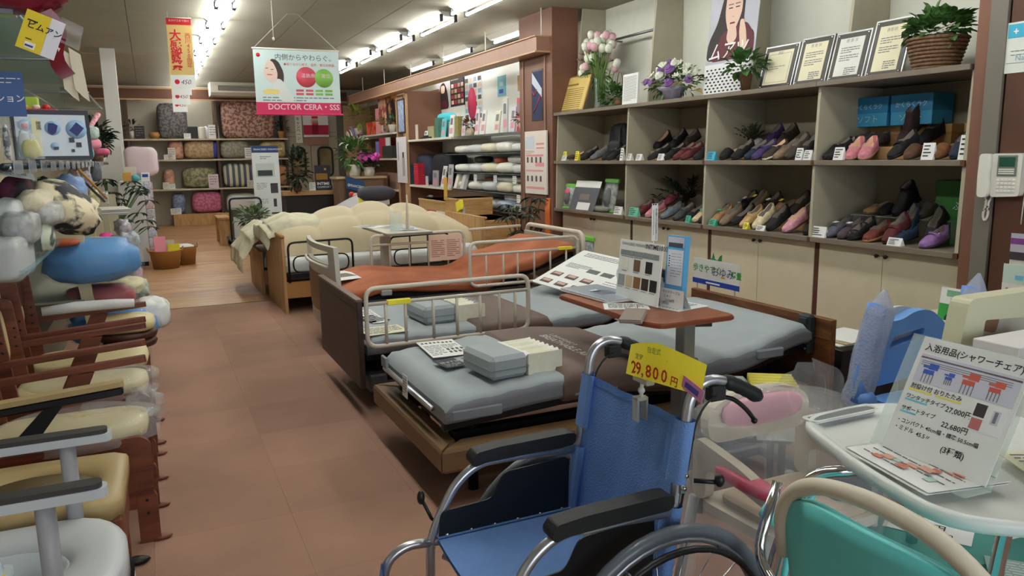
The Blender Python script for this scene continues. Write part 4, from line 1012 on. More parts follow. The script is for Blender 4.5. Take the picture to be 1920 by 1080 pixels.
for j in range(len(zs)-1):
    for i in (0, len(V)-1): fs.append((idx[0, j, i], idx[0, j+1, i], idx[1, j+1, i], idx[1, j, i]))
for i in range(2, 8):
    for j in (6, 9): fs.append((idx[0, j, i], idx[1, j, i], idx[1, j, i+1], idx[0, j, i+1]))
for j in range(6, 9):
    for i in (2, 8): fs.append((idx[0, j, i], idx[0, j+1, i], idx[1, j+1, i], idx[1, j, i]))
b.add(vs, fs, smooth=False); b.build('footboard', FBM, t)
MB().grid(10, 4, lambda u, v: (fpt(.12+.76*u, .30+.28*v, -.004))).grid(10, 4, lambda u, v: (fpt(.12+.76*u, .30+.28*v, .0))).build('wood_insert', FBW, t)
# far side: low grip lip
MB().tube([fpt(v, .655, -.02) for v in (.1, .2, .35, .5, .65, .8, .9)], .012, 6).build('grip_lip', FBM, t)
MB().box(3.02, 3.05, 5.28, 6.26, .35, .74, .004).build('headboard', M('head_beige', (176, 168, 152), .5), t)
MB().tube(smoothpath([(3.06, 5.27, .35), (3.06, 5.27, .79), (3.06, 6.27, .79), (3.06, 6.27, .35)], .07), .02, 8).build('head_tube', CREAMT, t)
rail(t, 2.09, 3.0, 5.255, .445, .77, [2.22, 2.36, 2.48, 2.62, 2.76, 2.9], z2=.68)
rail(t, 1.62, 2.45, 6.29, .445, .76, [1.78, 1.95, 2.12, 2.3], z2=.68)
MB().box(2.83, 2.95, 5.24, 5.27, .67, .695, .003).build('yellow_sticker', YELP, t)
MB().cyl((2.5, 6.29, .765), (3.0, 6.29, .775), .013, 8).build('rail_frame', CREAMT, t)
MB().box(1.42, 1.50, 5.28, 5.33, .43, .47, .006).build('grip_bracket', LGREY, t)
settle(t, (2.05, 5.77, 0))
t, w, h = zsheet((636, 527), (698, 519), (630, 510), .512, 'white leaflets in a clear sleeve on the foot of the orange bed', PAPER); prints(t, [(w*.3, h*.3, w*.5, h*.4, 0)]+lines(w*.1, h*.9, w*.3, 4, h*.1, h*.04, 1), [M('muted_photo', (120, 104, 96), .6), RED])
t = card('printed_sleeve', 'clear sleeve holding a striped sheet hung on the far cream rail', 'leaflet', frame(P(806, 490, y=6.27), (1, 0, 0), (0, .05, 1)), .30, .22, M('peach_sheet', (222, 196, 178), .6), .004)
prints(t, lines(.02, .17, .12, 9, .017, .006, 0, word=.1)+lines(.16, .17, .12, 9, .017, .006, 0, word=.1), [M('brown_lines', (150, 112, 104), .7)])
# ---- bed D: light wood, cream duvet, black rails
LW = M('light_oak', (196, 156, 104), .45, kind='wood', scale=2.5, col2=(172, 132, 84), vec=(6, 6, 1.2)); LWE = M('oak_edge', (176, 128, 76), .45)
t = thing('wooden_bed', 'light oak bed with black side rails below a heap of cream duvet', 'bed')
MB().box(1.02, 1.05, 7.14, 8.22, .0, .705, .004).build('footboard', LW, t)
MB().cyl((1.035, 7.14, .71), (1.035, 8.22, .71), .018, 10).build('top_rail', LWE, t)
MB().box(2.98, 3.01, 7.14, 8.22, 0, .80, .004).build('headboard', LW, t)
MB().box(1.05, 2.98, 7.17, 7.20, .14, .29, .003).box(1.05, 2.98, 8.16, 8.19, .14, .29, .003).build('side_board', LWE, t)
profD = [(1.06, .50), (1.8, .50), (2.2, .49), (2.97, .52)]
mattress(t, profD, 7.22, 8.16, .13, M('white_mattress', (222, 226, 224), .7, var=.05), name='mattress', rip=.0)
MB().box(1.1, 2.95, 7.24, 8.14, .29, .368, .01).build('slatted_base', M('base_dark', (70, 68, 62), .6), t)
for xa, xb in ((1.075, 1.66), (2.02, 2.62)):
    MB().tube(smoothpath([(xa, 7.13, .29), (xa, 7.13, .655), (xb, 7.13, .665), (xb, 7.13, .29)], .06), .010, 6).build('rail_frame', BLKM, t)
    MB().tube(smoothpath([(xa+.04, 7.13, .38), (xa+.04, 7.13, .53), (xb-.04, 7.13, .53), (xb-.04, 7.13, .38)], .07, closed=True), .007, 6, closed=True).build('rail_loop', BLKM, t)
    MB().cyl(((xa+xb)/2+.08, 7.13, .25), ((xa+xb)/2+.08, 7.13, .66), .009, 6).build('rail_bar', BLKM, t)
    MB().cyl((xa+.2, 7.13, .29), (xa+.2, 7.13, .66), .008, 6).build('rail_bar', BLKM, t)
MB().box(1.06, 1.5, 7.14, 7.18, .33, .37, .004).build('motor_box', BLACK, t)
settle(t, (2.0, 7.7, 0))
# second, lower bed beyond it
t = thing('wooden_bed', 'lower light oak bed beyond, its foot panel beside the aisle', 'bed')
MB().box(.97, 1.0, 8.32, 9.3, .0, .46, .004).build('footboard', LW, t)
MB().box(1.0, 2.95, 8.34, 9.28, .12, .26, .004).build('side_board', LWE, t)
mattress(t, [(1.01, .44), (2, .44), (2.9, .46)], 8.36, 9.26, .16, M('white_mattress', (222, 226, 224), .7, var=.05), name='mattress', rip=0)
settle(t, (1.98, 8.8, 0))
# duvet: quilted, puffed, folded in a long heap over the bed
DUV = M('cream_duvet', (206, 192, 158), .8, var=.05, scale=3, bump=.15, bscale=20, sheen=.3)
t = thing('duvet', 'puffy cream quilted duvet heaped along the oak bed', 'duvet', (1.8, 7.85, .5))
def duv(u, v):
    x = -.76+u*2.02; a = v*pi
    H = .30+.14*sin(pi*min(1, u*1.02))**.5-.02*sin(u*9)
    if u > .78: H *= 1-(u-.78)*1.7
    puff = abs(sin(u*pi*5.0+.4*sin(a*2)))**.38; pv = abs(sin(v*pi*3))**.38
    s = .80+.2*puff*pv
    yy = -.42*cos(a)*(1.0)*(.9+.1*s); zz = sin(a)**.7*H*s
    yy += .10*(1-cos(a))*.5
    return (x+.02*sin(a*3), yy-.05, zz+.004)
MB().grid(90, 40, duv).build('quilt', DUV, t)
def drape(prof, y0, y1, pk, seed):
    def f(u, v):
        k = v*(len(prof)-1); i = min(int(k), len(prof)-2); a = k-i; a = a*a*(3-2*a); x = prof[i][0]*(1-a)+prof[i+1][0]*a; z = prof[i][1]*(1-a)+prof[i+1][1]*a
        pf = abs(sin(u*pi*pk))**.35*abs(sin(v*pi*3))**.3; e = sin(pi*min(max(u, .001), .999))**.25
        n = noise.noise(Vector((u*5, v*4, seed)))*.03
        return (x-.05*pf*v-n, y0+(y1-y0)*u, z*(.86+.14*e)+.05*pf*(1-v*.5)+n)
    return MB().grid(48, 40, f)
PDV = M('pale_duvet', (214, 208, 180), .8, var=.12, scale=14, bump=.25, bscale=16)
o = drape([(1.75, .52), (1.45, .82), (1.2, .86), (1.02, .76), (.96, .74), (.94, .62)], 7.5, 8.3, 2, 3).build('folded_corner', PDV, t); o.location = (-1.8, -7.85, -.5)
t = thing('duvet_bundle', 'pale duvet end hanging over the foot of the lower oak bed', 'duvet', (.98, 8.8, .45))
o = drape([(1.6, .46), (1.3, .66), (1.05, .72), (.90, .60), (.80, .44), (.78, .28)], 8.25, 9.35, 3, 7).build('quilt', PDV, t); o.location = (-.98, -8.8, -.45)
# ---------------------------------------------------------------- overbed tables
REDW = M('red_brown_wood', (156, 92, 62), .35, kind='wood', scale=3, col2=(132, 74, 50), vec=(1, 6, 1))
t = thing('overbed_table', 'red-brown overbed table on a grey post across the nearest bed', 'table', (1.985, 2.9, 0))
MB().prism(rpoly([(-.17, -.40), (.21, -.40), (.21, .40), (-.21, .40), (-.21, -.30)], .035), 'z', .70, .722).build('tabletop', REDW, t)
MB().prism(rpoly([(-.175, -.404), (.214, -.404), (.214, .404), (-.214, .404), (-.214, -.304)], .035), 'z', .704, .716).build('edge_band', M('redwood_edge', (128, 66, 42), .4), t)
MB().box(-.03, .03, -.365, -.305, .34, .70, .004).build('post', STEEL, t)
MB().box(-.042, .042, -.377, -.293, .10, .55, .006).build('post_sleeve', M('sleeve_grey', (104, 104, 104), .5), t)
MB().prism(rpoly([(-.0, -.30), (.13, -.36), (.13, -.30), (.05, -.26)], .02), 'z', .672, .69).build('height_lever', BLACK, t)
MB().box(-.45, .45, -.37, -.31, .05, .10, .01).build('base_bar', STEEL, t)
for s in (-1, 1):
    MB().box(s*.42-.025, s*.42+.025, -.62, -.1, .05, .09, .01).build('base_foot', STEEL, t)
    for y in (-.58, -.14): castor(t, s*.42, y, .025)
t = thing('overbed_table', 'pale grey overbed table standing between the oak and orange beds', 'table', (1.93, 6.60, 0), 0)
MB().prism(rpoly([(-.20, -.42), (.2, -.42), (.2, .42), (-.2, .42)], .03), 'z', .76, .782).build('tabletop', M('grey_beige_top', (190, 184, 168), .45), t)
MB().prism(rpoly([(-.204, -.424), (.204, -.424), (.204, .424), (-.204, .424)], .03), 'z', .764, .776).build('edge_band', M('grey_edge', (130, 126, 116), .5), t)
MB().box(-.14, -.06, -.04, .04, .1, .76, .006).build('post', M('post_beige', (176, 166, 148), .5), t)
MB().box(-.16, -.04, -.35, .35, .05, .10, .01).build('base_bar', STEEL, t)
for y in (-.32, .32): castor(t, -.1, y, .025)
for i, (x, y, w, h, rz, lab) in enumerate(((1.76, 6.72, .21, .29, .5, 'white leaflet fan at the far end of the grey table'), (1.86, 6.62, .15, .2, .2, 'folded white sheet near the clear holder, grey table'), (1.9, 6.36, .15, .21, -.2, 'bluish leaflet under the tall card on the grey table'))):
    q = flat_sheet(x, y, .785+.0022*i, w, h, rz, lab, PAPER if i < 2 else M('pale_blue_leaflet', (200, 208, 224), .6)); prints(q, lines(.02, h*.8, w-.04, 6, .025, .005, 0), [GREYINK])
t = thing('leaflet_holder', 'clear plastic leaflet holder on the grey overbed table', 'holder', (1.83, 6.44, .783), RAD(-15))
MB().box(0, .11, 0, .002, 0, .16).build('back', GLASS, t); MB().box(0, .11, -.06, -.058, 0, .05).build('front_lip', GLASS, t); MB().box(0, .11, -.06, .002, 0, .003).build('base', GLASS, t)
t = thing('card_stand', 'tall pale triangular card standing on the grey table', 'sign', (1.98, 6.42, .783), RAD(10))
MB().prism([(-.03, 0), (.03, 0), (.0, .30)], 'x', 0, .012).build('card', M('beige_card', (214, 204, 186), .6), t)
MB().box(-.02, .03, -.04, .04, 0, .012, .003).build('foot', GLASS, t)
# ---- things on the red-brown table
Zt = .7235
def zq_card(pts, z, lab, m, **k): return zsheet(*pts, z, lab, m, **k)
a = P(1012, 545, z=Zt)
c0, c1, c2 = P(1141, 570, z=Zt), P(1212, 561, z=Zt), P(1067, 544, z=Zt)
t = thing('photo_book', 'silvery catalogue with a bed photograph lying on the red-brown table', 'book', mtx=frame((c0.x, c0.y, Zt), (c1-c0), (c2-c0)))
w = (c1-c0).length; h = (c2-c0).length
MB().box(0, w, 0, h, 0, .012, .002).build('pages', PAPER, t)
MB().box(-.002, w+.002, -.002, h+.002, .012, .015, .001).build('cover', M('silver_blue_cover', (176, 188, 202), .25, coat=.4), t)
prints(t, [(w*.3, h*.35, w*.4, h*.25, 0), (w*.35, h*.55, w*.2, h*.12, 1)], [M('photo_slate', (96, 108, 122), .4), M('photo_white', (206, 214, 222), .4)], .0155)
t = thing('swatch_set', 'beige fabric swatch book on a metal ring at the table edge', 'swatches', (1.80, 2.74, Zt), RAD(-40))
for k in range(4): MB().box(.0, .09, -.2-.01*k, .02-.005*k, .001+.006*k, .0065+.006*k, .001).build('swatch', M('swatch_%d' % k, ((176, 164, 148), (150, 136, 120), (190, 180, 168), (136, 124, 116))[k], .8), t)
MB().tube([(.045+cos(a)*.0, .03+sin(a)*.045, -.008+cos(a)*.045) for a in [2*pi*i/24 for i in range(24)]], .0022, 5, closed=True).build('ring', CHROME, t)
for i, (x, y, rz, lab) in enumerate(((1.77, 2.86, -.5, 'white leaflet sticking out under the catalogue'), (2.02, 2.66, .2, 'white sheet behind the colour board on the table'))):
    q = flat_sheet(x, y, Zt+.0016, .2, .14, rz, lab); prints(q, lines(.02, .11, .16, 5, .02, .004, 0), [GREYINK])
# colour variation board
c0, c1, c2 = P(1152, 555, z=Zt+.0), P(1236, 576, z=Zt), None
a0 = Vector((2.0, 3.02, Zt+.02)); 
p0 = P(1154, 556, z=Zt+.006); p1 = P(1232, 577, z=Zt+.006)
u_ = Vector((.10, .07, 1))
T = frame(p0, p1-p0, u_); w = (p1-p0).length; top = P(1180, 449, y=p0.y+.02)
h = (top.z-Zt)*1.02
t = card('colour_board', 'white colour variation board with eight swatches on the red-brown table', 'sign', T, w, h, WHITE, .006)
text(t, 'COLOR VARIATION', w*.085, LGREY, w*.06, h*.765, .003); text(t, 'INTIME1000', w*.095, INK, w*.62, h*.90, .002, bold=.01); text(t, 'FRANCEBED PARAMOUNT', w*.06, GREYINK, w*.05, h*.91, .002)
sw = [(232, 228, 214), (110, 90, 66), (40, 40, 42), (150, 154, 156), (202, 184, 150), (130, 92, 56), (60, 40, 32), (34, 32, 34)]
rects = [(w*.04, h*.74, w*.9, h*.085, 8)]
for i in range(3): rects.append((w*(.10+.28*i), h*.50, w*.15, h*.19, i))
for i in range(5): rects.append((w*(.03+.19*i), h*.22, w*.155, h*.19, 3+i))
rects += [(w*(.10+.28*i), h*.475, w*.12, h*.008, 9) for i in range(3)]+[(w*(.03+.19*i), h*.19, w*.12, h*.008, 9) for i in range(5)]+lines(w*.06, h*.715, w*.85, 1, .01, .003, 9)
prints(t, rects, [M('swatch_print_%d' % i, c, .5, var=.1, scale=40) for i, c in enumerate(sw)]+[M('grey_band', (130, 140, 140), .6), GREYINK])
MB().add([(w*.2, h*.7, -.006), (w*.8, h*.7, -.006), (w*.8, .02, -.14), (w*.2, .02, -.14)], [(0, 1, 2, 3), (3, 2, 1, 0)]).build('strut', WHITE, t)
# tall blue leaflet rack beside it
p0 = P(1243, 570, z=Zt+.006); q0 = P(1276, 577, z=Zt+.006)
T = frame(p0, q0-p0, Vector((.07, .04, 1))); w = (q0-p0).length
top = P(1262, 442, y=p0.y); h = (top.z-Zt)
t = card('leaflet_stand', 'tall narrow blue leaflet stand with a town photo behind the price card', 'sign', T, w, h, M('sky_blue_card', (96, 172, 220), .5), .03)
prints(t, [(w*.1, h*.30, w*.85, h*.50, 0), (w*.05, h*.84, w*.9, h*.14, 1), (w*.1, h*.84, w*.8, h*.06, 2, .0005)]+lines(w*.3, h*.74, w*.6, 9, h*.04, h*.008, 3)+[(w*.16, h*(.56+.035*i), w*.07, h*.016, 4, .0006) for i in range(5)], [M('pale_leaflet', (218, 222, 232), .6), M('lilac_print', (196, 196, 214), .6), M('photo_dark', (70, 74, 84), .6), GREYINK, INK])
# small hand-written price tent
p0 = P(1236, 579, z=Zt+.001); p1 = P(1278, 581, z=Zt+.001)
p0 = P(1237, 573, z=Zt+.001); p1 = P(1280, 583, z=Zt+.001)
T = frame(p0, p1-p0, Vector((.03, .02, 1))+(p1-p0)*.25); w = (p1-p0).length; h = .085
t = card('price_card', 'small hand-written white price tent at the front of the red-brown table', 'price card', T, w*1.0, h, WHITE, .0015, body='front_leaf')
MB().add([(0, h, -.0016), (w, h, -.0016), (w, 0, -.05), (0, 0, -.05)], [(0, 1, 2, 3), (3, 2, 1, 0)]).build('back_leaf', WHITE, t)
for i, (s, z_) in enumerate((('サイドテーブル', .064), ('じゃく', .046), ('23,760円', .027), ('(税込)', .014))): text(t, s, .016, INK, w*(.1+.06*(i % 3)), z_, .001, shear=.15)
# hanging narrow strip sign
p = P(1220, 452, y=3.3); 
t = card('strip_sign', 'narrow white strip sign with a vertical line of print above the colour board', 'sign', frame(P(1222, 452, y=3.25), (1, -.1, 0), (0, 0, 1)), .034, .19, WHITE, .004)
w, h = .034, .19
prints(t, [(.002, h-.008, .009, .007, 0), (.016, h-.008, .008, .007, 0), (.022, .005, .002, h-.03, 1), (.008, .03, .002, h-.06, 1)], [INK, GREYINK])
text(t, 'ひじ掛テーブルにもなる', .0135, INK, .018, h-.035, .001, vertical=True)
MB().cyl((.017, -.0, -.008), (.017, -.42, -.008), .003, 6).build('stick', CHROME, t)
# layered foam sample by the near bed, seen past the wheelchair grip
sample(1.93, 2.36, .335, .36, .36, .15, 'grey sample block with layered yellow, blue and white foam', rz=RAD(-35), kind='layer', colors=[(0, .45, M('foam_pale', (206, 214, 200), .8, var=.1, scale=30)), (.45, .75, M('foam_blue', (150, 190, 206), .8)), (.75, .97, M('foam_yellow', (216, 206, 90), .8)), ])
t = thing('sample_stool', 'low dark stand under the layered foam sample', 'stand', (2.05, 2.30, 0), RAD(-35))
MB().box(-.18, .18, -.16, .16, .31, .334, .004).build('top', BLACK, t)
for s in (-1, 1):
    for r_ in (-1, 1): MB().cyl((s*.15, r_*.13, 0), (s*.15, r_*.13, .31), .014, 8).build('leg', BLACK, t)
# sign on the wall-side: walking shoe board and green cat-shaped card
a = P(1296, 495, x=3.55); b_ = P(1386, 540, x=3.55)
t, w, h = sheet(1299, 528, 1388, 497, 3.55, 'white and blue walking shoe board with green lettering behind the headboard', WHITE)
HM = w
prints(t, [(0, 0, w, h*.2, 0)], [BLUEP]); text(t, '歩きやすく', h*.34, GREENP, w*.0, h*.5, .0015, bold=.01); text(t, 'おゆみ', h*.42, M('violet_ink', (70, 60, 120), .6), w*.42, h*.42, .0015); text(t, '軽量', h*.3, GREENP, w*.82, h*.45, .0015, bold=.02)
prints(t, [(w*.62, h*.36, w*.08, h*.06, 0), (w*.3, h*.06, w*.3, h*.06, 1)], [M('orange_mark', (230, 160, 50), .5), PAPER], .0014)
for xx in (.1, .9): MB().cyl((w*xx, -.0, -.002), (w*xx, -P(1300, 528, x=3.55).z, -.002), .005, 6).build('pole', STEEL, t)
p = P(1322, 502, x=3.56)
t = thing('cat_shaped_card', 'green cut-out card with a pointed top on the walking shoe board', 'sign', mtx=frame((3.56, p.y, p.z), (0, -1, 0), (0, 0, 1)))
MB().prism([(0, 0), (.17, .0), (.175, .11), (.155, .10), (.13, .065), (.10, .075), (.085, .115), (.07, .075), (.02, .06), (0, .04)], 'z', -.004, 0).build('board', M('deep_green_card', (44, 130, 74), .6), t)
text(t, 'Dr.Mc180LS', .026, M('mint_text', (170, 220, 180), .6), .02, .018, .001)
# ================================================================ wheelchair in the foreground
BLUEF = M('blue_canvas', (110, 150, 212), .75, var=.12, scale=6, bump=.35, bscale=220); BLUED = M('blue_canvas_hem', (94, 134, 196), .75, bump=.3, bscale=220)
RUB = M('black_grip_rubber', (24, 25, 27), .55, bump=.1, bscale=60); SKRT = M('black_side_panel', (20, 21, 24), .4)
t = thing('wheelchair', 'blue canvas self-propelled wheelchair with silver frame in the foreground', 'wheelchair')
YN, YF = 1.36, 1.80; yc = 1.58
R_ = .0125
for y, s in ((YN, -1), (YF, 1)):
    post = [(.995, y, .20), (1.0, y, .40), (1.062, y, .80), (1.068, y, .845), (1.09, y, .878), (1.13, y, .888), (1.17, y, .876), (1.19, y, .868)]
    MB().tube(smoothpath(post, .03, 3), R_, 10).build('back_post', ALU, t)
    g = MB(); pts = [(1.165+.011*k, y, .879-.0045*k-.00012*k*k) for k in range(11)]
    g.tube(pts, [.014, .017, .0185, .0165, .018, .0165, .018, .0165, .0185, .018, .012], 10).build('push_grip', RUB, t)
    MB().tube(smoothpath([(1.14, y+.0, .865), (1.14, y, .842), (1.19, y, .835), (1.235, y, .80), (1.262, y, .768)], .03), .0055, 6).ball((1.262, y, .766), .008, 8, 6).build('brake_lever', BLACK, t)
    MB().box(1.12, 1.165, y-.013, y+.013, .835, .872, .004).build('lever_bracket', BLACK, t)
    MB().tube(smoothpath([(1.135, y-.012, .85), (1.10, y-.02, .84), (1.075, y-.016, .80), (1.04, y-.014, .60), (1.01, y-.014, .40), (.99, y, .32)], .04), .0028, 5).build('brake_cable', BLACK, t)
    arm = [(1.02, y, .585), (.80, y, .60), (.725, y, .598), (.66, y, .555), (.605, y, .46), (.585, y, .40), (.575, y, .12)]
    MB().tube(smoothpath(arm, .09, 6), R_, 10).build('arm_tube', ALU, t)
    MB().tube(smoothpath([(.585, y, .405), (.52, y, .412), (.47, y, .385), (.43, y, .25), (.40, y, .14)], .05, 5), R_, 10).build('front_hanger', ALU, t)
    MB().cyl((.585, y, .405), (1.0, y, .395), R_, 10).cyl((.578, y, .18), (.995, y, .22), .011, 10).build('side_rail', ALU, t)
    yy = y+s*.004
    MB().prism(rpoly([(.705, .595), (.74, .603), (1.0, .605), (1.012, .615), (1.012, .638), (.99, .642), (.78, .640), (.715, .634), (.70, .615)], .008), 'y', yy-.024, yy+.024).build('armrest_pad', RUB, t)
    MB().box(.78, .93, yy-.012, yy+.012, .588, .604, .004).build('pad_bracket', ALU, t)
    MB().prism(rpoly([(.60, .405), (.985, .405), (.99, .575), (.79, .567), (.755, .50), (.61, .492)], .02), 'y', y-s*.018-.002, y-s*.018+.002).build('side_panel', SKRT, t)
    # rear wheel
    yw = y+s*.055; c = (.985, yw, .292); rr = .292
    circ = lambda r, n=40, dy=0: [(c[0]+r*cos(2*pi*k/n), yw+dy, c[2]+r*sin(2*pi*k/n)) for k in range(n)]
    w_ = MB().tube(circ(rr-.016), .016, 8, closed=True).build('rear_tyre', M('grey_tyre', (96, 104, 112), .4, coat=.3), t)
    MB().tube(circ(rr-.036), .010, 6, closed=True).build('wheel_rim', M('rim_grey', (150, 154, 158), .35, .7), t)
    MB().tube(circ(rr-.045, 40, s*.035), .0085, 6, closed=True).build('hand_rim', BLACK, t)
    b = MB()
    for k in range(18):
        a = 2*pi*k/18; b.tube([(c[0]+.02*cos(a+.9), yw, c[2]+.02*sin(a+.9)), (c[0]+(rr-.04)*cos(a), yw, c[2]+(rr-.04)*sin(a))], .0013, 4)
    b.build('spokes', CHROME, t)['kind'] = 'stuff'
    MB().cyl((c[0], yw-.03, c[2]), (c[0], yw+.03, c[2]), .022, 12).build('wheel_hub', STEEL, t)
    MB().cyl((c[0], y-.0, c[2]), (c[0], yw, c[2]), .01, 8).build('axle', STEEL, t)
    for k in range(6):
        a = 2*pi*k/6; MB().cyl((c[0]+(rr-.04)*cos(a), yw, c[2]+(rr-.04)*sin(a)), (c[0]+(rr-.045)*cos(a), yw+s*.035, c[2]+(rr-.045)*sin(a)), .004, 5).build('rim_stud', STEEL, t)
    # castor
    MB().lathe([(.0, -.014), (.06, -.014), (.075, -.006), (.075, .006), (.06, .014), (0, .014)], 20, T=Tr(.62, y+s*.02, .075) @ Rx(pi/2)).build('castor_wheel', M('castor_grey', (84, 86, 90), .5), t)
    MB().box(.612, .628, y+s*.02-.026, y+s*.02-.018, .07, .16).box(.612, .628, y+s*.02+.018, y+s*.02+.026, .07, .16).box(.605, .635, y+s*.02-.026, y+s*.02+.026, .155, .18, .003).build('castor_fork', ALU, t)
    # parking brake
    MB().tube([(.655, y+s*.02, .40), (.60, y+s*.03, .455), (.575, y+s*.03, .515)], .005, 6).build('parking_brake', BLACK, t)
    MB().ball((.573, y+s*.03, .52), (.011, .011, .02), 8, 6).build('brake_knob', BLACK, t)
    # footplate
    MB().prism(rpoly([(.26, y-s*.0), (.42, y-s*.0), (.42, y-s*.17), (.26, y-s*.19)], .02), 'z', .11, .124).build('footplate', RUB, t)
    MB().box(1.035, 1.055, y-.017, y+.017, .63, .69, .003).build('fold_hinge', STEEL, t)
    MB().cyl((1.045, y-.022, .645), (1.045, y+.022, .645), .006, 8).cyl((1.05, y-.022, .675), (1.05, y+.022, .675), .006, 8).build('bolt', CHROME, t)
MB().tube([(1.07, YN-.02, .66), (1.11, YN-.05, .66)], .006, 6).ball((1.115, YN-.055, .665), (.012, .012, .016), 8, 6).build('fold_lever', BLACK, t)
# canvas back: slightly slack panel between two sleeves
def bx(z): return 1.0+(z-.40)*.155
def back(u, v):
    z = .36+.435*v; y = YN+.014+(YF-YN-.028)*u
    return (bx(z)+.030*sin(pi*u)**.8*(1-.35*v)+.004*sin(u*23+z*9)*sin(pi*u), y, z-.012*sin(pi*u)*v)
b = MB().grid(20, 16, back).grid(20, 16, lambda u, v: (back(u, v)[0]+.004, back(u, v)[1], back(u, v)[2]-.0)); b.build('back_canvas', BLUEF, t)
b = MB().grid(20, 1, lambda u, v: (back(u, .955+.045*v)[0]-.002, back(u, 1)[1], back(u, .955+.045*v)[2]+.002)); b.build('top_hem', BLUED, t)
for y, s in ((YN, 1), (YF, -1)):
    for za, zb in ((.655, .80), (.36, .60)):
        b = MB()
        def slv(u, v, y=y, za=za, zb=zb):
            a = 2*pi*u; z = za+(zb-za)*v; return (bx(z)+.0185*cos(a)+.002, y+.020*sin(a)+(s*.018 if cos(a) < 0 and sin(a)*s > 0 else 0), z)
        b.grid(14, 2, slv).build('post_sleeve', BLUEF, t)
    MB().grid(1, 2, lambda u, v: (bx(.655+.145*v)-.014, y+s*(.016+.030*u), .655+.145*v)).grid(1, 2, lambda u, v: (bx(.36+.24*v)-.014, y+s*(.016+.030*u), .36+.24*v)).build('sleeve_flap', BLUED, t)['kind'] = 'stuff'
# seat
def seat(u, v):
    x = .598+.40*u; y = YN+.012+(YF-YN-.024)*v
    return (x, y, .424-.022*sin(pi*v)+.002*sin(u*17)*sin(pi*v))
MB().grid(14, 14, seat).grid(14, 14, lambda u, v: (seat(u, v)[0], seat(u, v)[1], seat(u, v)[2]-.012)).build('seat_canvas', BLUEF, t)
MB().grid(14, 1, lambda u, v: (.598+.40*u, YF-.030+.018*v, .4255)).build('seat_hem', BLUED, t)
for k in range(6):
    for y in (YF-.020, YN+.022): MB().ball((.625+.068*k, y, .427), (.006, .006, .004), 8, 5).build('stud', CHROME, t)
# calf strap
MB().grid(10, 3, lambda u, v: (.455-.03*sin(pi*u)-.02*v, YN+.0+(YF-YN)*u, .385-.11*v)).grid(10, 3, lambda u, v: (.452-.03*sin(pi*u)-.02*v, YN+(YF-YN)*u, .385-.11*v)).build('calf_strap', BLUEF, t)
MB().tube([(.62, YN, .36), (.98, YF, .24)], .01, 8).tube([(.62, YF, .36), (.98, YN, .24)], .01, 8).build('cross_brace', ALU, t)
settle(t, (.85, 1.58, 0))
# clear clip and yellow price card
CLIPM = M('clear_clip_plastic', (206, 206, 190), .15, alpha=.6)
t = thing('sign_clip', 'clear plastic double clip on the top edge of the wheelchair back', 'clip', (1.062, 1.545, .77))
MB().box(-.016, -.010, -.014, .014, -.03, .035, .003).box(.010, .016, -.014, .014, -.03, .035, .003).box(-.016, .016, -.012, .012, .024, .034, .003).build('lower_jaw', CLIPM, t)
MB().ball((0, -.004, .05), .009, 10, 8).cyl((0, -.003, .03), (0, -.006, .07), .005, 8).build('ball_joint', M('white_joint', (226, 226, 220), .3), t)
MB().box(-.012, .012, -.045, .02, .072, .088, .003).box(-.016, .004, -.03, .012, .085, .10, .003).build('upper_jaw', CLIPM, t)
c0, cr, cu = P(1183, 700, x=1.045), P(1330, 722, x=1.075), P(1245, 652, x=1.07)
T = frame((1.048, 1.590, .853), (.02, -.335, .02), (.0, -.045, .12))
t = thing('price_tag', 'bright yellow hand-written price card clipped above the wheelchair', 'price tag', mtx=T)
W_, H_ = .275, .088
def tg(u, v, d=0):
    # rounded left top and a gentle bend
    x = W_*u; y = H_*v*(1-.42*max(0, .5-u)**1.2-.55*max(0, u-.55)**1.25*1.2)-.0*u; return (x, y+.012*sin(pi*u)-.0, .03*sin(pi*u)-.02*v+d)
MB().grid(14, 5, tg).grid(14, 5, lambda u, v: tg(u, v, -.0012)).build('card', M('bright_yellow_card', (246, 232, 60), .6), t)
REDI = M('red_marker', (206, 62, 32), .6); GRI = M('green_marker', (70, 110, 50), .6)
def ontag(s, sz, m, u, v, rot=0):
    p = tg(u, v); return text(t, s, sz, m, p[0], p[1], p[2]+.006, rot=rot, shear=.1)
for k, ch in enumerate('29,800円'):
    u = .17+.098*k-(.03 if k > 2 else 0); p = tg(u, .10); text(t, ch, .043 if ch != '円' else .026, REDI, p[0], p[1], p[2]+.004, shear=.15, bold=.018, rot=-.04*(k-3))
ontag('自走式', .017, GRI, .42, .76); ontag('定価55,000円の品', .016, GRI, .22, .56)
MB().box(0, .07, 0, .032, 0, .001, T=Tr(.225, .012, .012) @ Rz(-.35)).box(.01, .055, .008, .022, .001, .0016, T=Tr(.225, .012, .012) @ Rz(-.35), mi=1).build('pink_sticker', [M('pink_sticker', (226, 150, 190), .5), M('violet_sticker', (90, 80, 170), .5)], t)
# ================================================================ bath chairs on the right
TEAL = M('teal_plastic', (112, 222, 220), .38, bump=.06, bscale=160); CRMP = M('cream_plastic', (222, 214, 194), .4); TRAYW = M('tray_white', (228, 232, 228), .35)
PKP = M('pink_pad', (226, 152, 176), .45); ROSE = M('rose_pad', (212, 84, 108), .4); BGE = M('beige_plastic', (206, 198, 176), .5); BLP = M('blue_pad', (116, 168, 236), .5); BLP2 = M('blue_frame_plastic', (96, 142, 216), .45)
TFILM = M('thin_bag_film', (232, 236, 240), .08, alpha=.20, bump=1, bscale=10)
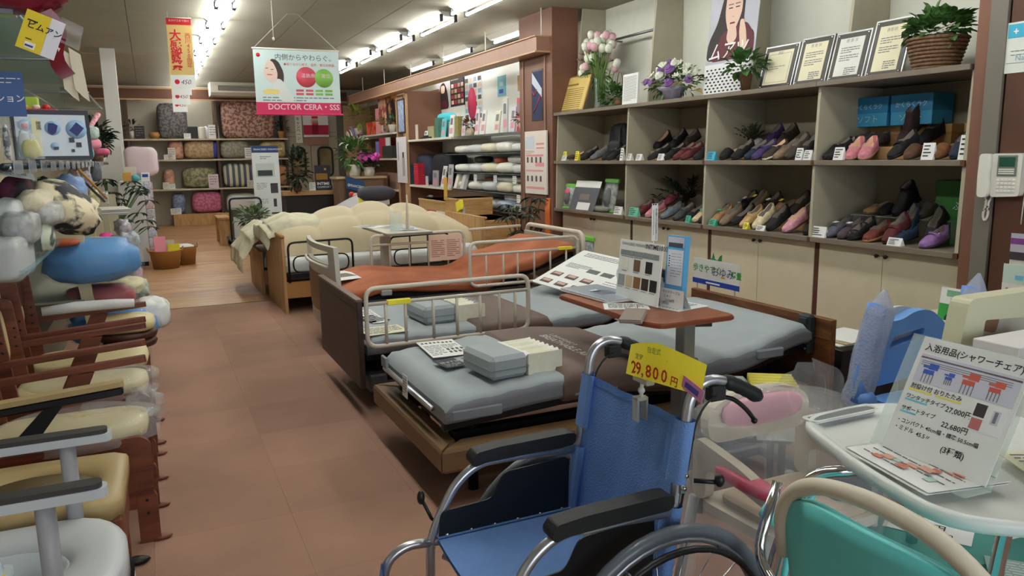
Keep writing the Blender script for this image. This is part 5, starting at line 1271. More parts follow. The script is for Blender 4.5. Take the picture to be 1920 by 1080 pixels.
# teal chair: back seen from behind, silver arms, clamped tray
t = thing('shower_chair', 'teal shower chair with a cream grab rim in the bottom right foreground', 'chair', (1.15, .84, 0))
def bk(u, v, off=0):
    # u along y (far to near), v up
    yy = .225-.45*u; e = abs(2*u-1)**4; z = .42+.355*v*(1-.10*e)-.03*e*v
    return (-.13+.05*(1-v)+off-.05*(abs(2*u-1)**2)*-1-.0, yy, z)
MB().grid(20, 10, lambda u, v: bk(u, v)).grid(20, 10, lambda u, v: bk(u, v, .022)).grid(20, 1, lambda u, v: bk(u, 1, .022*v)).grid(1, 10, lambda u, v: bk(0, v, .022*u)).grid(1, 10, lambda u, v: bk(1, v, .022*u)).build('backrest', TEAL, t)
arch = [bk(.0, .72, .03), bk(.02, .97, .03)]
pa = [(-.05, .245, .60), (-.075, .235, .70), (-.09, .19, .765), (-.10, .12, .805), (-.105, .0, .825), (-.10, -.12, .81), (-.09, -.2, .76), (-.07, -.24, .68), (-.05, -.25, .56)]
MB().tube(smoothpath(pa, .06, 4), .0165, 10).build('grab_rim', CRMP, t)
MB().prism(rpoly([(-.12, -.21), (.26, -.23), (.30, 0), (.26, .23), (-.12, .21)], .06), 'z', .40, .425).build('seat', TEAL, t)
for x in (-.12, .24):
    for y in (-.2, .2): MB().cyl((x, y, .40), (x*1.15, y*1.15, .0), .013, 10).build('leg', CHROME, t); MB().cyl((x*1.15, y*1.15, 0), (x*1.14, y*1.14, .03), .019, 10).build('rubber_foot', DGREY, t)
MB().tube(smoothpath([(-.02, .26, .02), (-.0, .24, .42), (.02, .40, .50), (.085, .41, .66)], .05), .012, 8).build('brace', CHROME, t)
# silver arm tubes of the chair frame, carrying the tray
t = thing('chair_frame', 'chrome tube chair frame with a teal collar under the white tray', 'chair_frame', (1.5, 1.1, 0))
MB().tube(smoothpath([(-.30, .20, .0), (-.26, .18, .35), (-.225, .175, .50), (-.185, .13, .675), (-.10, .06, .688), (.10, .08, .688), (.28, .20, .62), (.34, .26, .0)], .08, 5), .0145, 10).build('arch_tube', CHROME, t)
MB().tube(smoothpath([(-.28, .14, .0), (-.245, .15, .35), (-.20, .16, .52), (-.16, .12, .66)], .05), .008, 8).build('teal_liner', TEAL, t)
MB().cyl((-.248, .19, .545), (-.236, .183, .572), .026, 14).build('collar', TEAL, t)
MB().tube(smoothpath([(.02, -.20, .69), (.03, -.18, .60), (.02, -.16, .30), (.0, -.16, .0)], .05), .0145, 10).build('arch_tube', CHROME, t)
# the tray
TZT = .715
t = thing('tray', 'white plastic chair tray with raised edge and two slot handles', 'tray', (1.62, 1.08, TZT))
out = rpoly([(-.16, .345), (.10, .355), (.34, .20), (.37, -.12), (.20, -.36), (-.12, -.36), (-.33, -.20), (-.27, .06)], .09, 6)
n = len(out); cx = sum(p[0] for p in out)/n; cy = sum(p[1] for p in out)/n
def ringp(k, z): return [(cx+(x-cx)*k, cy+(y-cy)*k, z) for x, y in out]
rings = [ringp(.90, -.028), ringp(.985, -.022), ringp(1.0, -.008), ringp(.995, .004), ringp(.97, .008), ringp(.93, .004), ringp(.89, -.010), ringp(.86, -.013)]
vs = sum(rings, []); m = len(rings)
fs = [(r*n+i, r*n+(i+1) % n, (r+1)*n+(i+1) % n, (r+1)*n+i) for r in range(m-1) for i in range(n)]
b = MB(); b.add(vs, fs+[list(range(n))[::-1], [(m-1)*n+i for i in range(n)]], smooth=True); b.build('tray_body', TRAYW, t)
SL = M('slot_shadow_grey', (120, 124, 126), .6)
for (x, y, a, w) in ((-.03, .315, .0, .22), (.02, -.30, .05, .26)):
    q = MB(); T = Tr(x, y, .0) @ Rz(a)
    lo = rpoly([(-w/2, -.018), (w/2, -.018), (w/2, .018), (-w/2, .018)], .017)
    nn = len(lo); q.add([(px_*1.12, py_*1.35, .0085) for px_, py_ in lo]+[(px_*1.02, py_*1.1, .0095) for px_, py_ in lo]+[(px_, py_, -.001) for px_, py_ in lo], [(i, (i+1) % nn, nn+(i+1) % nn, nn+i) for i in range(nn)]+[(nn+i, nn+(i+1) % nn, 2*nn+(i+1) % nn, 2*nn+i) for i in range(nn)], T, smooth=True)
    q.build('handle_rim', TRAYW, t)
    MB().prism(lo, 'z', -.003, .006, T=T).build('slot', SL, t)
# leaflets lying on the tray
rn = random.Random(31)
c0, c1, c2 = P(1583, 846, z=.72), P(1735, 932, z=.72), P(1660, 822, z=.72)
for k, (lab, dz) in enumerate((('colourful bath chair leaflet under the sign, lower of two', .0), ('colourful bath chair leaflet under the sign, upper of two', .004))):
    T = frame((c0.x+.006*k, c0.y-.0, TZT+.0095+dz), (c1-c0), (c2-c0)+Vector((.01*k, 0, 0))); w = (c1-c0).length; h = .20
    q = card('leaflet', lab, 'leaflet', T, w, h, PAPER, .0012)
    prints(q, [(rn.uniform(.02, w-.05), rn.uniform(.02, h-.04), rn.uniform(.015, .035), rn.uniform(.01, .022), rn.choice([0, 1, 2]), .0002*i) for i in range(18)]+lines(.02, h-.02, w-.04, 7, .025, .003, 3, rn), [M('peach_print', (222, 170, 150), .6), M('salmon_print', (206, 120, 96), .6), M('mint_print', (176, 206, 196), .6), GREYINK])
q = flat_sheet(1.60, .90, TZT+.0095, .22, .17, -.5, 'yellowish leaflet lying right of the sign on the tray', M('pale_yellow_sheet', (222, 220, 190), .6)); prints(q, lines(.02, .14, .18, 7, .018, .004, 0, rn)+[(.05, .05, .05, .04, 1)], [GREYINK, M('peach_print', (222, 170, 150), .6)])
# acrylic stand with the hand-written sign
z0 = TZT+.014
T = frame((1.475, 1.178, z0), (-.005, -.243, 0), (.118, 0, .242)); w, h = .252, .272
t = thing('hand_written_sign', 'white hand-written bath goods price sign in a clear stand on the tray', 'sign', mtx=T)
MB().box(0, w, 0, h, -.001, .0006).build('sheet', PAPER, t)
MB().box(-.032, w+.01, -.004, h+.002, -.0042, -.0022).build('acrylic_back', GLASS, t)
MB().box(-.032, w+.01, -.008, -.004, -.004, .075, T=Rx(.42)).build('acrylic_foot', GLASS, t)
K = dict(bold=.012)
text(t, '入浴用品(シャワーチェア)', .0195, INK, .012, h-.030, .0012, bold=.014)
text(t, '肘掛け付 おりたたみ', .0135, INK, .014, h-.122, .0012, **K)
text(t, 'ワンタッチタイプ', .0122, INK, .012, h-.147, .0012, **K); text(t, '27,000円', .0165, INK, .112, h-.152, .0012, **K)
text(t, 'サポートタイプ', .0122, INK, .012, h-.176, .0012, **K); text(t, '22,680円', .0165, INK, .116, h-.186, .0012, **K)
text(t, '・コンパクト 40cm幅・標準 50.5cm幅', .0118, INK, .012, h-.205, .0012, **K)
text(t, '・ミドル', .0128, INK, .012, h-.222, .0012, **K); text(t, '45.5〃', .013, INK, .070, h-.224, .0012, **K)
text(t, '(3種類)', .0175, INK, .135, h-.238, .0012, **K)
prints(t, [(.012, h-.128, .058, .004, 0), (.080, h-.128, .060, .004, 0), (.012, h-.153, .056, .004, 1), (.012, h-.182, .040, .004, 1)], [M('yellow_marker', (240, 226, 90), .6), M('cyan_marker', (110, 200, 220), .6)], .0008)
PB = M('photo_backdrop', (206, 206, 222), .6); CB = M('chair_print_blue', (58, 96, 190), .6); CR = M('chair_print_red', (206, 92, 76), .6)
r = [(.012, h-.106, .232, .066, 0), (.012, h-.050, .232, .004, 4)]+[(.018+.0, h-.056-.0045*i, .21, .0014, 3, .0004) for i in range(3)]
for (x, c, s) in ((.03, 1, 1), (.085, 1, .6), (.125, 2, 1.05), (.185, 2, .95)):
    y = h-.084
    r += [(x, y, .026*s, .010*s, c, .0008), (x+.010*s, y+.012*s, .022*s, .014*s, c, .0009), (x-.004, y+.014*s, .014*s, .005*s, c, .0009)]+[(x+dx*s, y-.020*s, .0018, .022*s, 3, .0006) for dx in (.001, .009, .017, .025)]
r += [(.170, h-.172, .070, .062, 5, .0001), (.173, h-.142, .024, .028, 6, .0006), (.173, h-.170, .024, .024, 7, .0006), (.212, h-.150, .016, .030, 0, .0006), (.216, h-.146, .007, .024, 3, .0009)]
prints(t, r, [PB, CB, CR, GREYINK, M('brown_rule', (120, 70, 60), .6), M('white_print', (238, 238, 238), .6), M('dark_photo', (60, 52, 58), .6), M('rose_photo', (190, 110, 110), .6)], .0008)
# pink shower chair in clear film
t = thing('shower_chair', 'pink and beige shower chair wrapped in clear film behind the wheelchair', 'chair', (1.60, 1.62, 0))
MB().prism(rpoly([(-.19, .56), (.19, .56), (.20, .66), (.10, .705), (-.10, .705), (-.20, .66)], .05), 'y', .08, .115).build('backrest_frame', BGE, t)
MB().ball((0, .07, .645), (.155, .022, .045), 18, 8, .7).build('backrest_pad', PKP, t)
for s in (-1, 1):
    MB().prism(rpoly([(.12, .40), (.12, .58), (-.08, .55), (-.24, .50), (-.26, .46), (-.10, .49), (.06, .50), (.06, .40)], .03), 'x', s*.20-.016, s*.20+.016).build('arm_support', BGE, t)
    MB().ball((s*.20, -.09, .515 if s < 0 else .535), (.032, .12, .022), 12, 8, .7).build('arm_pad', ROSE if s < 0 else PKP, t)
    for y in (-.17, .14): MB().cyl((s*.19, y, .38), (s*.24, y*1.2, 0), .016, 8).build('leg', LGREY, t)
MB().prism(rpoly([(-.2, -.22), (.2, -.22), (.22, .10), (-.22, .10)], .07), 'z', .37, .40).build('seat', BGE, t)
MB().prism(rpoly([(-.17, -.2), (.17, -.2), (.18, .06), (-.18, .06)], .06), 'z', .40, .418).build('seat_pad', M('beige_pad', (196, 178, 150), .6, bump=.3, bscale=30), t)
MB().box(-.12, .12, -.20, -.14, .30, .36, .01).build('front_box', BGE, t)
MB().box(-.02, .02, -.14, .02, .418, .424).build('pink_logo', PKP, t)
def bag(u, v, t0=0):
    a = 2*pi*u; k = 1-.12*v; z = .10+.64*v; w = noise.noise(Vector((cos(a)*1.8, sin(a)*1.8, v*3)))*.06+.012*sin(a*11+v*7)
    top = 1-max(0, (v-.82)/.18)**2*.9
    return ((.29*k+w)*cos(a)*top, (.27*k+w)*sin(a)*top-.02, z)
MB().grid(56, 18, bag).build('film_bag', TFILM, t)
# blue shower chair, flip-up arms in bubble wrap
t = thing('shower_chair', 'blue shower chair with both arms raised in bubble wrap', 'chair', (2.78, 2.12, 0))
def loop2(pts, r, n=5): return rpoly(pts, r, n)
# back with a hand slot
o_ = loop2([(-.22, .45), (.20, .47), (.235, .66), (.12, .745), (.02, .745), (-.05, .715), (-.16, .715), (-.22, .62)], .05, 5)
i_ = loop2([(-.12, .60), (.08, .63), (.09, .67), (-.09, .65)], .016, 3)
bm = bmesh.new()
def platehole(outer, inner, d0, d1, nm, m, par):
    bm = bmesh.new(); fr = []
    for d in (d0, d1):
        vo = [bm.verts.new((x, d, z)) for x, z in outer]; vi = [bm.verts.new((x, d, z)) for x, z in inner]
        eo = [bm.edges.new((vo[i], vo[(i+1) % len(vo)])) for i in range(len(vo))]; ei = [bm.edges.new((vi[i], vi[(i+1) % len(vi)])) for i in range(len(vi))]
        bmesh.ops.triangle_fill(bm, use_beauty=True, use_dissolve=False, edges=eo+ei); fr.append((vo, vi))
    for q in (0, 1):
        A, B = fr[0][q], fr[1][q]
        for i in range(len(A)): bm.faces.new((A[i], A[(i+1) % len(A)], B[(i+1) % len(A)], B[i]))
    bmesh.ops.recalc_face_normals(bm, faces=bm.faces)
    me = bpy.data.meshes.new(nm); bm.to_mesh(me); bm.free(); me.materials.append(m); o = bpy.data.objects.new(nm, me); COL.objects.link(o); o.parent = par; return o
platehole(o_, i_, .0, .05, 'backrest', BLP, t)
MB().prism(loop2([(-.21, .46), (.20, .48), (.22, .70), (.0, .765), (-.14, .735), (-.21, .62)], .05), 'y', .052, .07).build('back_shell', M('white_shell', (214, 216, 218), .4), t)
for s, x0 in ((-1, -.27), (1, .29)):
    zz = -.0 if s < 0 else .02
    MB().tube(smoothpath([(x0-.07*(s < 0), -.05, .42), (x0-.03*s*-1, -.03, .55), (x0+.02, -.02, .70), (x0+.05, -.02, .80+zz)], .06), .040, 10).build('raised_arm', BLP2, t)
    def wrap(u, v, x0=x0, s=s, zz=zz):
        a = 2*pi*u; z = .43+.43*v+zz; k = (.058+.012*noise.noise(Vector((cos(a)*2, sin(a)*2, v*6+s)))); k *= (1-.9*max(0, (v-.80)/.2)); cxx = x0-.05+.12*v
        return (cxx+k*cos(a), -.03+k*.9*sin(a), z)
    BW = M('bubble_wrap', (206, 214, 236), .2, alpha=.5, bump=1.0, bscale=110)
    MB().grid(24, 22, wrap).build('bubble_wrap', BW, t)
    MB().ball((x0-.05, -.05, .43), (.05, .06, .045), 12, 8, .8).build('arm_hinge', BLP2, t)
    for y in (-.28, .06): MB().cyl((x0*.8, y, .38), (x0*.95, y*1.15, 0), .014, 8).build('leg', ALU, t)
MB().prism(rpoly([(-.23, -.32), (.22, -.32), (.24, .0), (-.24, .0)], .08), 'z', .35, .39).build('seat_shell', M('white_shell', (214, 216, 218), .4), t)
MB().prism(rpoly([(-.22, -.31), (.21, -.31), (.23, .0), (-.23, .0)], .08), 'z', .39, .415).build('seat', BLP, t)
# cream bath board with a window, white carton, yellow board: right edge
t = thing('bath_bench', 'cream plastic bath bench on end with a square opening at the right edge', 'bench', (2.62, 1.66, 0))
platehole(rpoly([(-.20, .02), (.40, .0), (.40, .90), (-.16, .90), (-.20, .70)], .03), rpoly([(-.09, .68), (.30, .66), (.30, .80), (-.07, .82)], .01), 0, .07, 'panel', M('cream_board_plastic', (206, 206, 176), .5), t)
MB().box(-.10, .32, .075, .08, .60, .86).build('printed_backing', M('pale_print_sheet', (206, 204, 196), .7), t)
MB().prism(rpoly([(.02, .76), (.10, .74), (.12, .80), (.06, .83), (.01, .80)], .02), 'y', .071, .0745).build('brown_picture', M('brown_picture', (150, 118, 96), .7), t)
t = thing('white_carton', 'white carton with a grey round emblem behind the hand-written sign', 'box', (2.42, 1.46, 0), 0)
MB().box(-.05, .40, -.03, .12, 0, .795, .003).build('carton', M('white_carton_card', (224, 222, 222), .7), t)
MB().lathe([(.030, 0), (.034, .0006), (.038, 0)], 18, T=Tr(.06, -.0308, .735) @ Rx(pi/2)).build('round_emblem', LGREY, t)
t = thing('yellow_board', 'yellow and white printed board with bold black writing at the right edge', 'sign', (2.02, 1.22, 0), RAD(-8))
MB().box(0, .42, 0, .01, .10, .80).build('board', M('board_white', (214, 214, 200), .6), t)
Fm = frame((0, -.001, 0), (1, 0, 0), (0, 0, 1))
prints(t, [(.0, .45, .4, .16, 0), (.0, .10, .4, .22, 2), (.0, .36, .4, .06, 1)], [M('pale_yellow_print', (226, 222, 140), .6), M('pale_cyan_print', (180, 210, 220), .6), M('strong_yellow_print', (206, 182, 60), .6)], .0).matrix_local = Fm
text(t, '本', .11, INK, 0, 0, 0, bold=.02, T=frame((.06, -.003, .62), (1, 0, 0), (0, 0, 1)))
text(t, '体', .07, RED, 0, 0, 0, bold=.02, T=frame((.05, -.003, .26), (1, 0, 0), (0, 0, 1)))
MB().add([(0, .03, 0), (.04, .06, 0), (.04, .045, 0), (.12, .045, 0), (.12, .015, 0), (.04, .015, 0), (.04, 0, 0)], [(0, 6, 5, 4, 3, 2, 1)], T=frame((.03, -.003, .17), (1, 0, 0), (0, 0, 1))).build('blue_arrow', M('steel_blue_print', (60, 110, 150), .6), t)
for x in (.02, .40): MB().box(x-.01, x+.01, .0, .15, 0, .10, .002).build('stand_foot', DGREY, t)
# box with price card below the tray
t = thing('teal_box', 'green-blue box below the tray with a hand-written price card', 'box', (1.93, 1.32, 0), RAD(-28))
MB().box(-.26, .26, -.17, .17, 0, .34, .004).build('box_body', M('sea_green_card', (70, 150, 140), .5), t)
q = card('price_card', 'white and red hand-written price card lying on the green-blue box', 'price card', Tr(1.93, 1.32, .343) @ Rz(RAD(-60)) @ Tr(-.15, -.05, 0), .22, .15, PAPER, .0015)
text(q, '13,800円', .036, INK, .02, .055, .001, bold=.01); text(q, '軽量タイプ', .026, RED, .02, .11, .001); prints(q, [(0, .144, .22, .006, 0)], [RED], .0003)
text(q, 'より', .03, INK, .12, .015, .001, bold=.01)
q = flat_sheet(1.80, 1.10, .343, .2, .14, RAD(-50), 'clear-sleeved pamphlet beside the price card under the tray', M('pale_teal_sheet', (160, 190, 184), .4)); prints(q, lines(.02, .12, .16, 8, .014, .004, 0)+[(.02, .02, .04, .02, 1)], [PAPER, BLUEP])
t = thing('wrapped_part', 'dark wheel part in crumpled clear film under the tray', 'wrapped item', (1.78, 1.52, .0))
MB().ball((0, 0, .40), (.10, .07, .045), 14, 8, .8, jit=.3).build('part_body', M('dark_blue_part', (44, 54, 72), .5), t); MB().ball((0, 0, .405), (.125, .09, .06), 20, 12, .8, jit=.5, seed=5).build('film', FILM, t)
MB().cyl((0, 0, 0), (0, 0, .37), .02, 8).build('stem', LGREY, t)
# crumpled film sheet rising behind the pink chair
t = thing('film_sheet', 'crumpled clear film standing up behind the pink chair', 'film', (1.98, 1.86, 0))
MB().grid(18, 14, lambda u, v: (-.20+.40*u+.03*noise.noise(Vector((u*5, v*5, 1))), .05*noise.noise(Vector((u*7, v*7, 4)))+.05*u, .0+(.60+.10*sin(pi*u))*v)).build('film', TFILM, t)
# things at the far right by the panel
t, w, h = sheet(1755, 608, 1808, 545, 3.9, 'green and white pamphlet with a round black motif behind the blue chair', WHITE, tilt=.12)
t.location.z += 0
prints(t, [(0, 0, w, h*.58, 0), (w*.25, h*.78, w*.55, h*.16, 1, .0004)], [M('leaf_green_print', (50, 150, 66), .5), M('grey_green_print', (120, 170, 130), .5)])
MB().lathe([(0, 0), (w*.22, 0), (w*.22, .001), (0, .001)], 18, T=Tr(w*.5, h*.2, .001)).build('round_motif', INK, t); text(t, '日本製', h*.11, INK, w*.4, h*.64, .001)
text(t, 'PRO', h*.12, PAPER, w*.34, h*.81, .0015)
tt = thing('low_cabinet', 'low dark cabinet carrying pamphlets beside the brown panel', 'cabinet', (3.98, 2.35, 0))
MB().box(-.16, .20, -.95, .62, 0, .45, .004).build('cabinet_body', DBROWNP, tt); MB().box(-.18, .21, -.97, .64, .45, .47, .003).build('top', OFFW, tt)
for k in range(3): MB().box(-.168, -.16, -.94+.52*k, -.44+.52*k, .02, .44, .002).build('door', BROWNP, tt)
for (a, b_, c, d, X, lab, m, s) in ((1876, 562, 1935, 500, 3.86, 'pale green map-like pamphlet rack with a brown figure', M('pale_green_map', (186, 208, 196), .6), 'uchie'), (1892, 486, 1935, 440, 3.95, 'small catalogue stack with a violet band at the right edge', M('catalogue_grey', (176, 172, 184), .5), '')):
    q, w, h = sheet(a, b_, c, d, X, lab, m)
    if s:
        prints(q, [(0, 0, w, h*.48, 0), (w*.45, h*.6, w*.3, h*.12, 1)], [M('ivory_print', (216, 212, 204), .6), M('sky_print', (110, 180, 210), .6)]); text(q, s, h*.14, GREYINK, w*.42, h*.22, .0015, bold=.01)
        MB().ball((w*.2, h*.28, .002), (w*.07, h*.1, .003), 8, 6).build('figure_motif', M('brown_picture', (150, 118, 96), .7), q)
    else: prints(q, [(0, h*.6, w, h*.22, 0), (0, 0, w, h*.3, 1)], [M('violet_band', (120, 60, 130), .5), M('dark_photo', (60, 52, 58), .6)])
    z = q.matrix_world.translation.z
    MB().box(-.0, w, -(z-.471), -.0005, -.05, -.004).build('holder_block', OFFW, q)
q = thing('box_stack', 'two small cartons behind the pamphlet rack by the brown panel', 'box', (4.0, 2.33, .471))
MB().box(0, .16, -.12, .10, 0, .34, .003).build('lower_carton', OFFW, q); MB().box(.01, .15, -.12, .06, .342, .50, .003).build('upper_carton', M('peach_carton', (206, 176, 144), .7), q)
q = thing('coiled_hose', 'black ribbed hose coiled on the floor behind the wheelchair', 'hose', (2.95, 2.35, 0))
pts = [(cos(2*pi*k/40)*(.16), sin(2*pi*k/40)*.16, .03+.045*(k//40)) for k in range(81)]
MB().tube(pts, [.022 if k % 2 else .026 for k in range(81)], 8).build('hose', BLACK, q)
q = thing('paper_stack', 'white papers on a low black box behind the headboard of the nearest bed', 'papers', (3.45, 3.05, 0))
MB().box(-.22, .22, -.2, .2, 0, .36, .006).build('black_box', BLACK, q)
for k in range(3): MB().box(-.18+.03*k, .12+.03*k, -.14, .08+.02*k, .361+.006*k, .366+.006*k, T=Rz(.06*k)).build('paper', (PAPER, M('kraft_sheet', (170, 150, 110), .7), PAPER)[k], q)
# ================================================================ chairs along the left
RW = M('reddish_wood', (122, 66, 42), .42, kind='wood', scale=3, col2=(92, 46, 28), vec=(1, 7, 7)); CRV = M('cream_vinyl', (204, 190, 142), .45); BGV = M('beige_vinyl', (172, 150, 104), .42)
GWP = M('grey_white_plastic', (192, 196, 198), .4); BAGF = M('crumpled_bag', (226, 228, 230), .08, alpha=.22, bump=1, bscale=16)
def ringseat(b, out, inn, z, depth, zl, mi=None):
    """seat top with a round opening: out and inn are point rings with the same count"""
    n = len(out); R = [[(x, y, zl) for x, y in out], [(x, y, z-.018) for x, y in out]]
    cx = sum(p[0] for p in inn)/n; cy = sum(p[1] for p in inn)/n
    def mix(k, zz): return [(ox*(1-k)+ix*k, oy*(1-k)+iy*k, zz) for (ox, oy), (ix, iy) in zip(out, inn)]
    R += [mix(.05, z-.006), mix(.16, z), mix(.6, z+.002), mix(.86, z-.006), mix(1.0, z-.022), [(cx+(x-cx)*.93, cy+(y-cy)*.93, z-depth) for x, y in inn], [(cx+(x-cx)*.5, cy+(y-cy)*.5, z-depth-.02) for x, y in inn]]
    vs = sum(R, []); m = len(R)
    b.add(vs, [(r*n+i, r*n+(i+1) % n, (r+1)*n+(i+1) % n, (r+1)*n+i) for r in range(m-1) for i in range(n)]+[[(m-1)*n+i for i in range(n)], list(range(n))[::-1]], smooth=True, mi=mi)
def resamp(poly, n, c):
    """n points on a closed outline at even angles about c"""
    out = []
    for k in range(n):
        a = 2*pi*k/n; d = (cos(a), sin(a)); best = 0
        for i in range(len(poly)):
            (x1, y1), (x2, y2) = poly[i-1], poly[i]; x1 -= c[0]; y1 -= c[1]; x2 -= c[0]; y2 -= c[1]
            ex, ey = x2-x1, y2-y1; den = d[0]*ey-d[1]*ex
            if abs(den) < 1e-9: continue
            t = (x1*ey-y1*ex)/den; s = (x1*d[1]-y1*d[0])/den
            if t > 0 and -1e-6 <= s <= 1+1e-6: best = max(best, t)
        out.append((c[0]+d[0]*best, c[1]+d[1]*best))
    return out
# white portable toilet
t = thing('portable_toilet', 'grey-white plastic portable toilet with dark armrests at the bottom left', 'commode chair', (-.42, 2.11, 0))
n = 40; c = (.0, 0)
out = resamp(rpoly([(-.28, -.25), (.20, -.25), (.285, -.12), (.285, .12), (.20, .25), (-.28, .25)], .10, 6), n, c); inn = [(-.01+.165*cos(2*pi*k/n), .125*sin(2*pi*k/n)) for k in range(n)]
b = MB(); ringseat(b, out, inn, .425, .12, .33); b.build('toilet_seat', GWP, t)
o2 = resamp(rpoly([(-.29, -.26), (.21, -.26), (.295, -.13), (.295, .13), (.21, .26), (-.29, .26)], .10, 6), n, c)
b = MB(); b.add([(x, y, .33) for x, y in o2]+[(x*1.0, y*1.0, .08) for x, y in o2]+[(x*.96, y*.96, .0) for x, y in o2], [(r*n+i, r*n+(i+1) % n, (r+1)*n+(i+1) % n, (r+1)*n+i) for r in range(2) for i in range(n)]+[[2*n+i for i in range(n)]], smooth=True); b.build('body_shell', M('shell_white', (206, 208, 208), .4), t)
MB().lathe([(.0, .31), (.10, .31), (.135, .33), (.15, .385), (.155, .40), (.148, .40), (.13, .34), (.10, .322), (0, .322)], 28, sy=.8).build('bucket', M('bucket_pale', (206, 214, 218), .35), t)
MB().prism(rpoly([(-.12, -.05), (.03, -.05), (.03, .05), (-.12, .05)], .03), 'z', .40, .412).build('bucket_lid', M('lid_pale_blue', (196, 208, 214), .35), t)
MB().tube(smoothpath([(-.1, -.03, .412), (-.08, -.03, .43), (.0, -.03, .43), (.02, -.03, .412)], .02), .007, 6).build('lid_handle', M('lid_pale_blue', (196, 208, 214), .35), t)
MB().ball((.262, -.10, .40), (.008, .008, .008), 8, 6).build('blue_button', M('blue_button', (40, 130, 210), .4), t)
for y, z, x1 in ((-.24, .665, .275), (.245, .635, .262)):
    MB().prism(rpoly([(-.26, -.026), (x1, -.026), (x1, .026), (-.26, .026)], .024), 'z', z, z+.022, T=Tr(0, y, 0)).build('armrest', GWP, t)
    MB().prism(rpoly([(-.18, -.022), (x1-.01, -.022), (x1-.01, .022), (-.18, .022)], .02), 'z', z+.022, z+.034, T=Tr(0, y, 0)).build('armrest_pad', M('dark_pad', (58, 56, 54), .5), t)
    MB().cyl((.15, y, .35), (.15, y, z), .021, 14).build('arm_post', M('post_grey', (158, 158, 162), .45), t)
    MB().ball((-.20, y, z+.026), (.035, .014, .006), 10, 5).build('release_button', GWP, t)
MB().box(-.30, -.27, -.2, .2, .40, .74, .01).build('backrest', GWP, t)
# detergent bottle
p = P(0, 1040, y=1.72)
t = thing('spray_bottle', 'small bottle with a yellow and violet label at the bottom left corner', 'bottle', (p.x-.035, 1.72, 0))
MB().cyl((0, 0, 0), (0, 0, .47), .05, 16).build('stand_tube', LGREY, t)
MB().lathe([(.035, .47), (.038, .48), (.038, .60), (.03, .64), (.014, .66), (.014, .68), (0, .68)], 18).build('bottle', M('clear_blue_bottle', (190, 210, 220), .2), t)
MB().lathe([(.0386, .49), (.0386, .595)], 18).build('label_wrap', M('yellow_violet_label', (226, 204, 50), .5, kind='band', scale=6, col2=(90, 60, 150)), t)
# beige wooden commode
t = thing('wooden_commode', 'wooden commode chair with a beige vinyl seat ring behind the white toilet', 'commode chair', (-.41, 2.64, 0))
out = resamp(rpoly([(-.26, -.235), (.255, -.225), (.265, .225), (-.26, .235)], .05, 6), n, c); inn = [(.01+.165*cos(2*pi*k/n), .13*sin(2*pi*k/n)) for k in range(n)]
b = MB(); ringseat(b, out, inn, .425, .10, .365); b.build('seat_ring', BGV, t)
for (x0_, x1_, y0_, y1_) in ((-.25, .25, -.225, -.20), (-.25, .25, .20, .225), (-.25, -.225, -.2, .2), (.225, .25, -.2, .2)): MB().box(x0_, x1_, y0_, y1_, .22, .366, .006).build('apron', RW, t)
MB().lathe([(.160, .409), (.150, .36)], 40, sy=.79, T=Tr(.01, 0, 0)).build('shaded_inner_wall', M('shaded_vinyl', (98, 82, 52), .5), t)  # added ring, its darker colour paints the shade inside the seat opening
MB().ball((.0, .0, .380), (.135, .10, .025), 14, 6, jit=.4).build('bag_liner', M('white_liner', (220, 222, 222), .5, bump=.8, bscale=20), t)
for x in (-.23, .22):
    for y in (-.20, .20): MB().box(x-.02, x+.02, y-.02, y+.02, .03, .23, .004).build('leg', RW, t); MB().ball((x+.03, y, .018), (.05, .02, .017), 10, 6).build('foot_cap', BLACK, t)
MB().box(-.28, -.25, -.22, .22, .22, .80, .012).build('back_panel', RW, t); MB().box(-.25, -.22, -.20, .20, .60, .82, .02).build('back_pad', BGV, t)
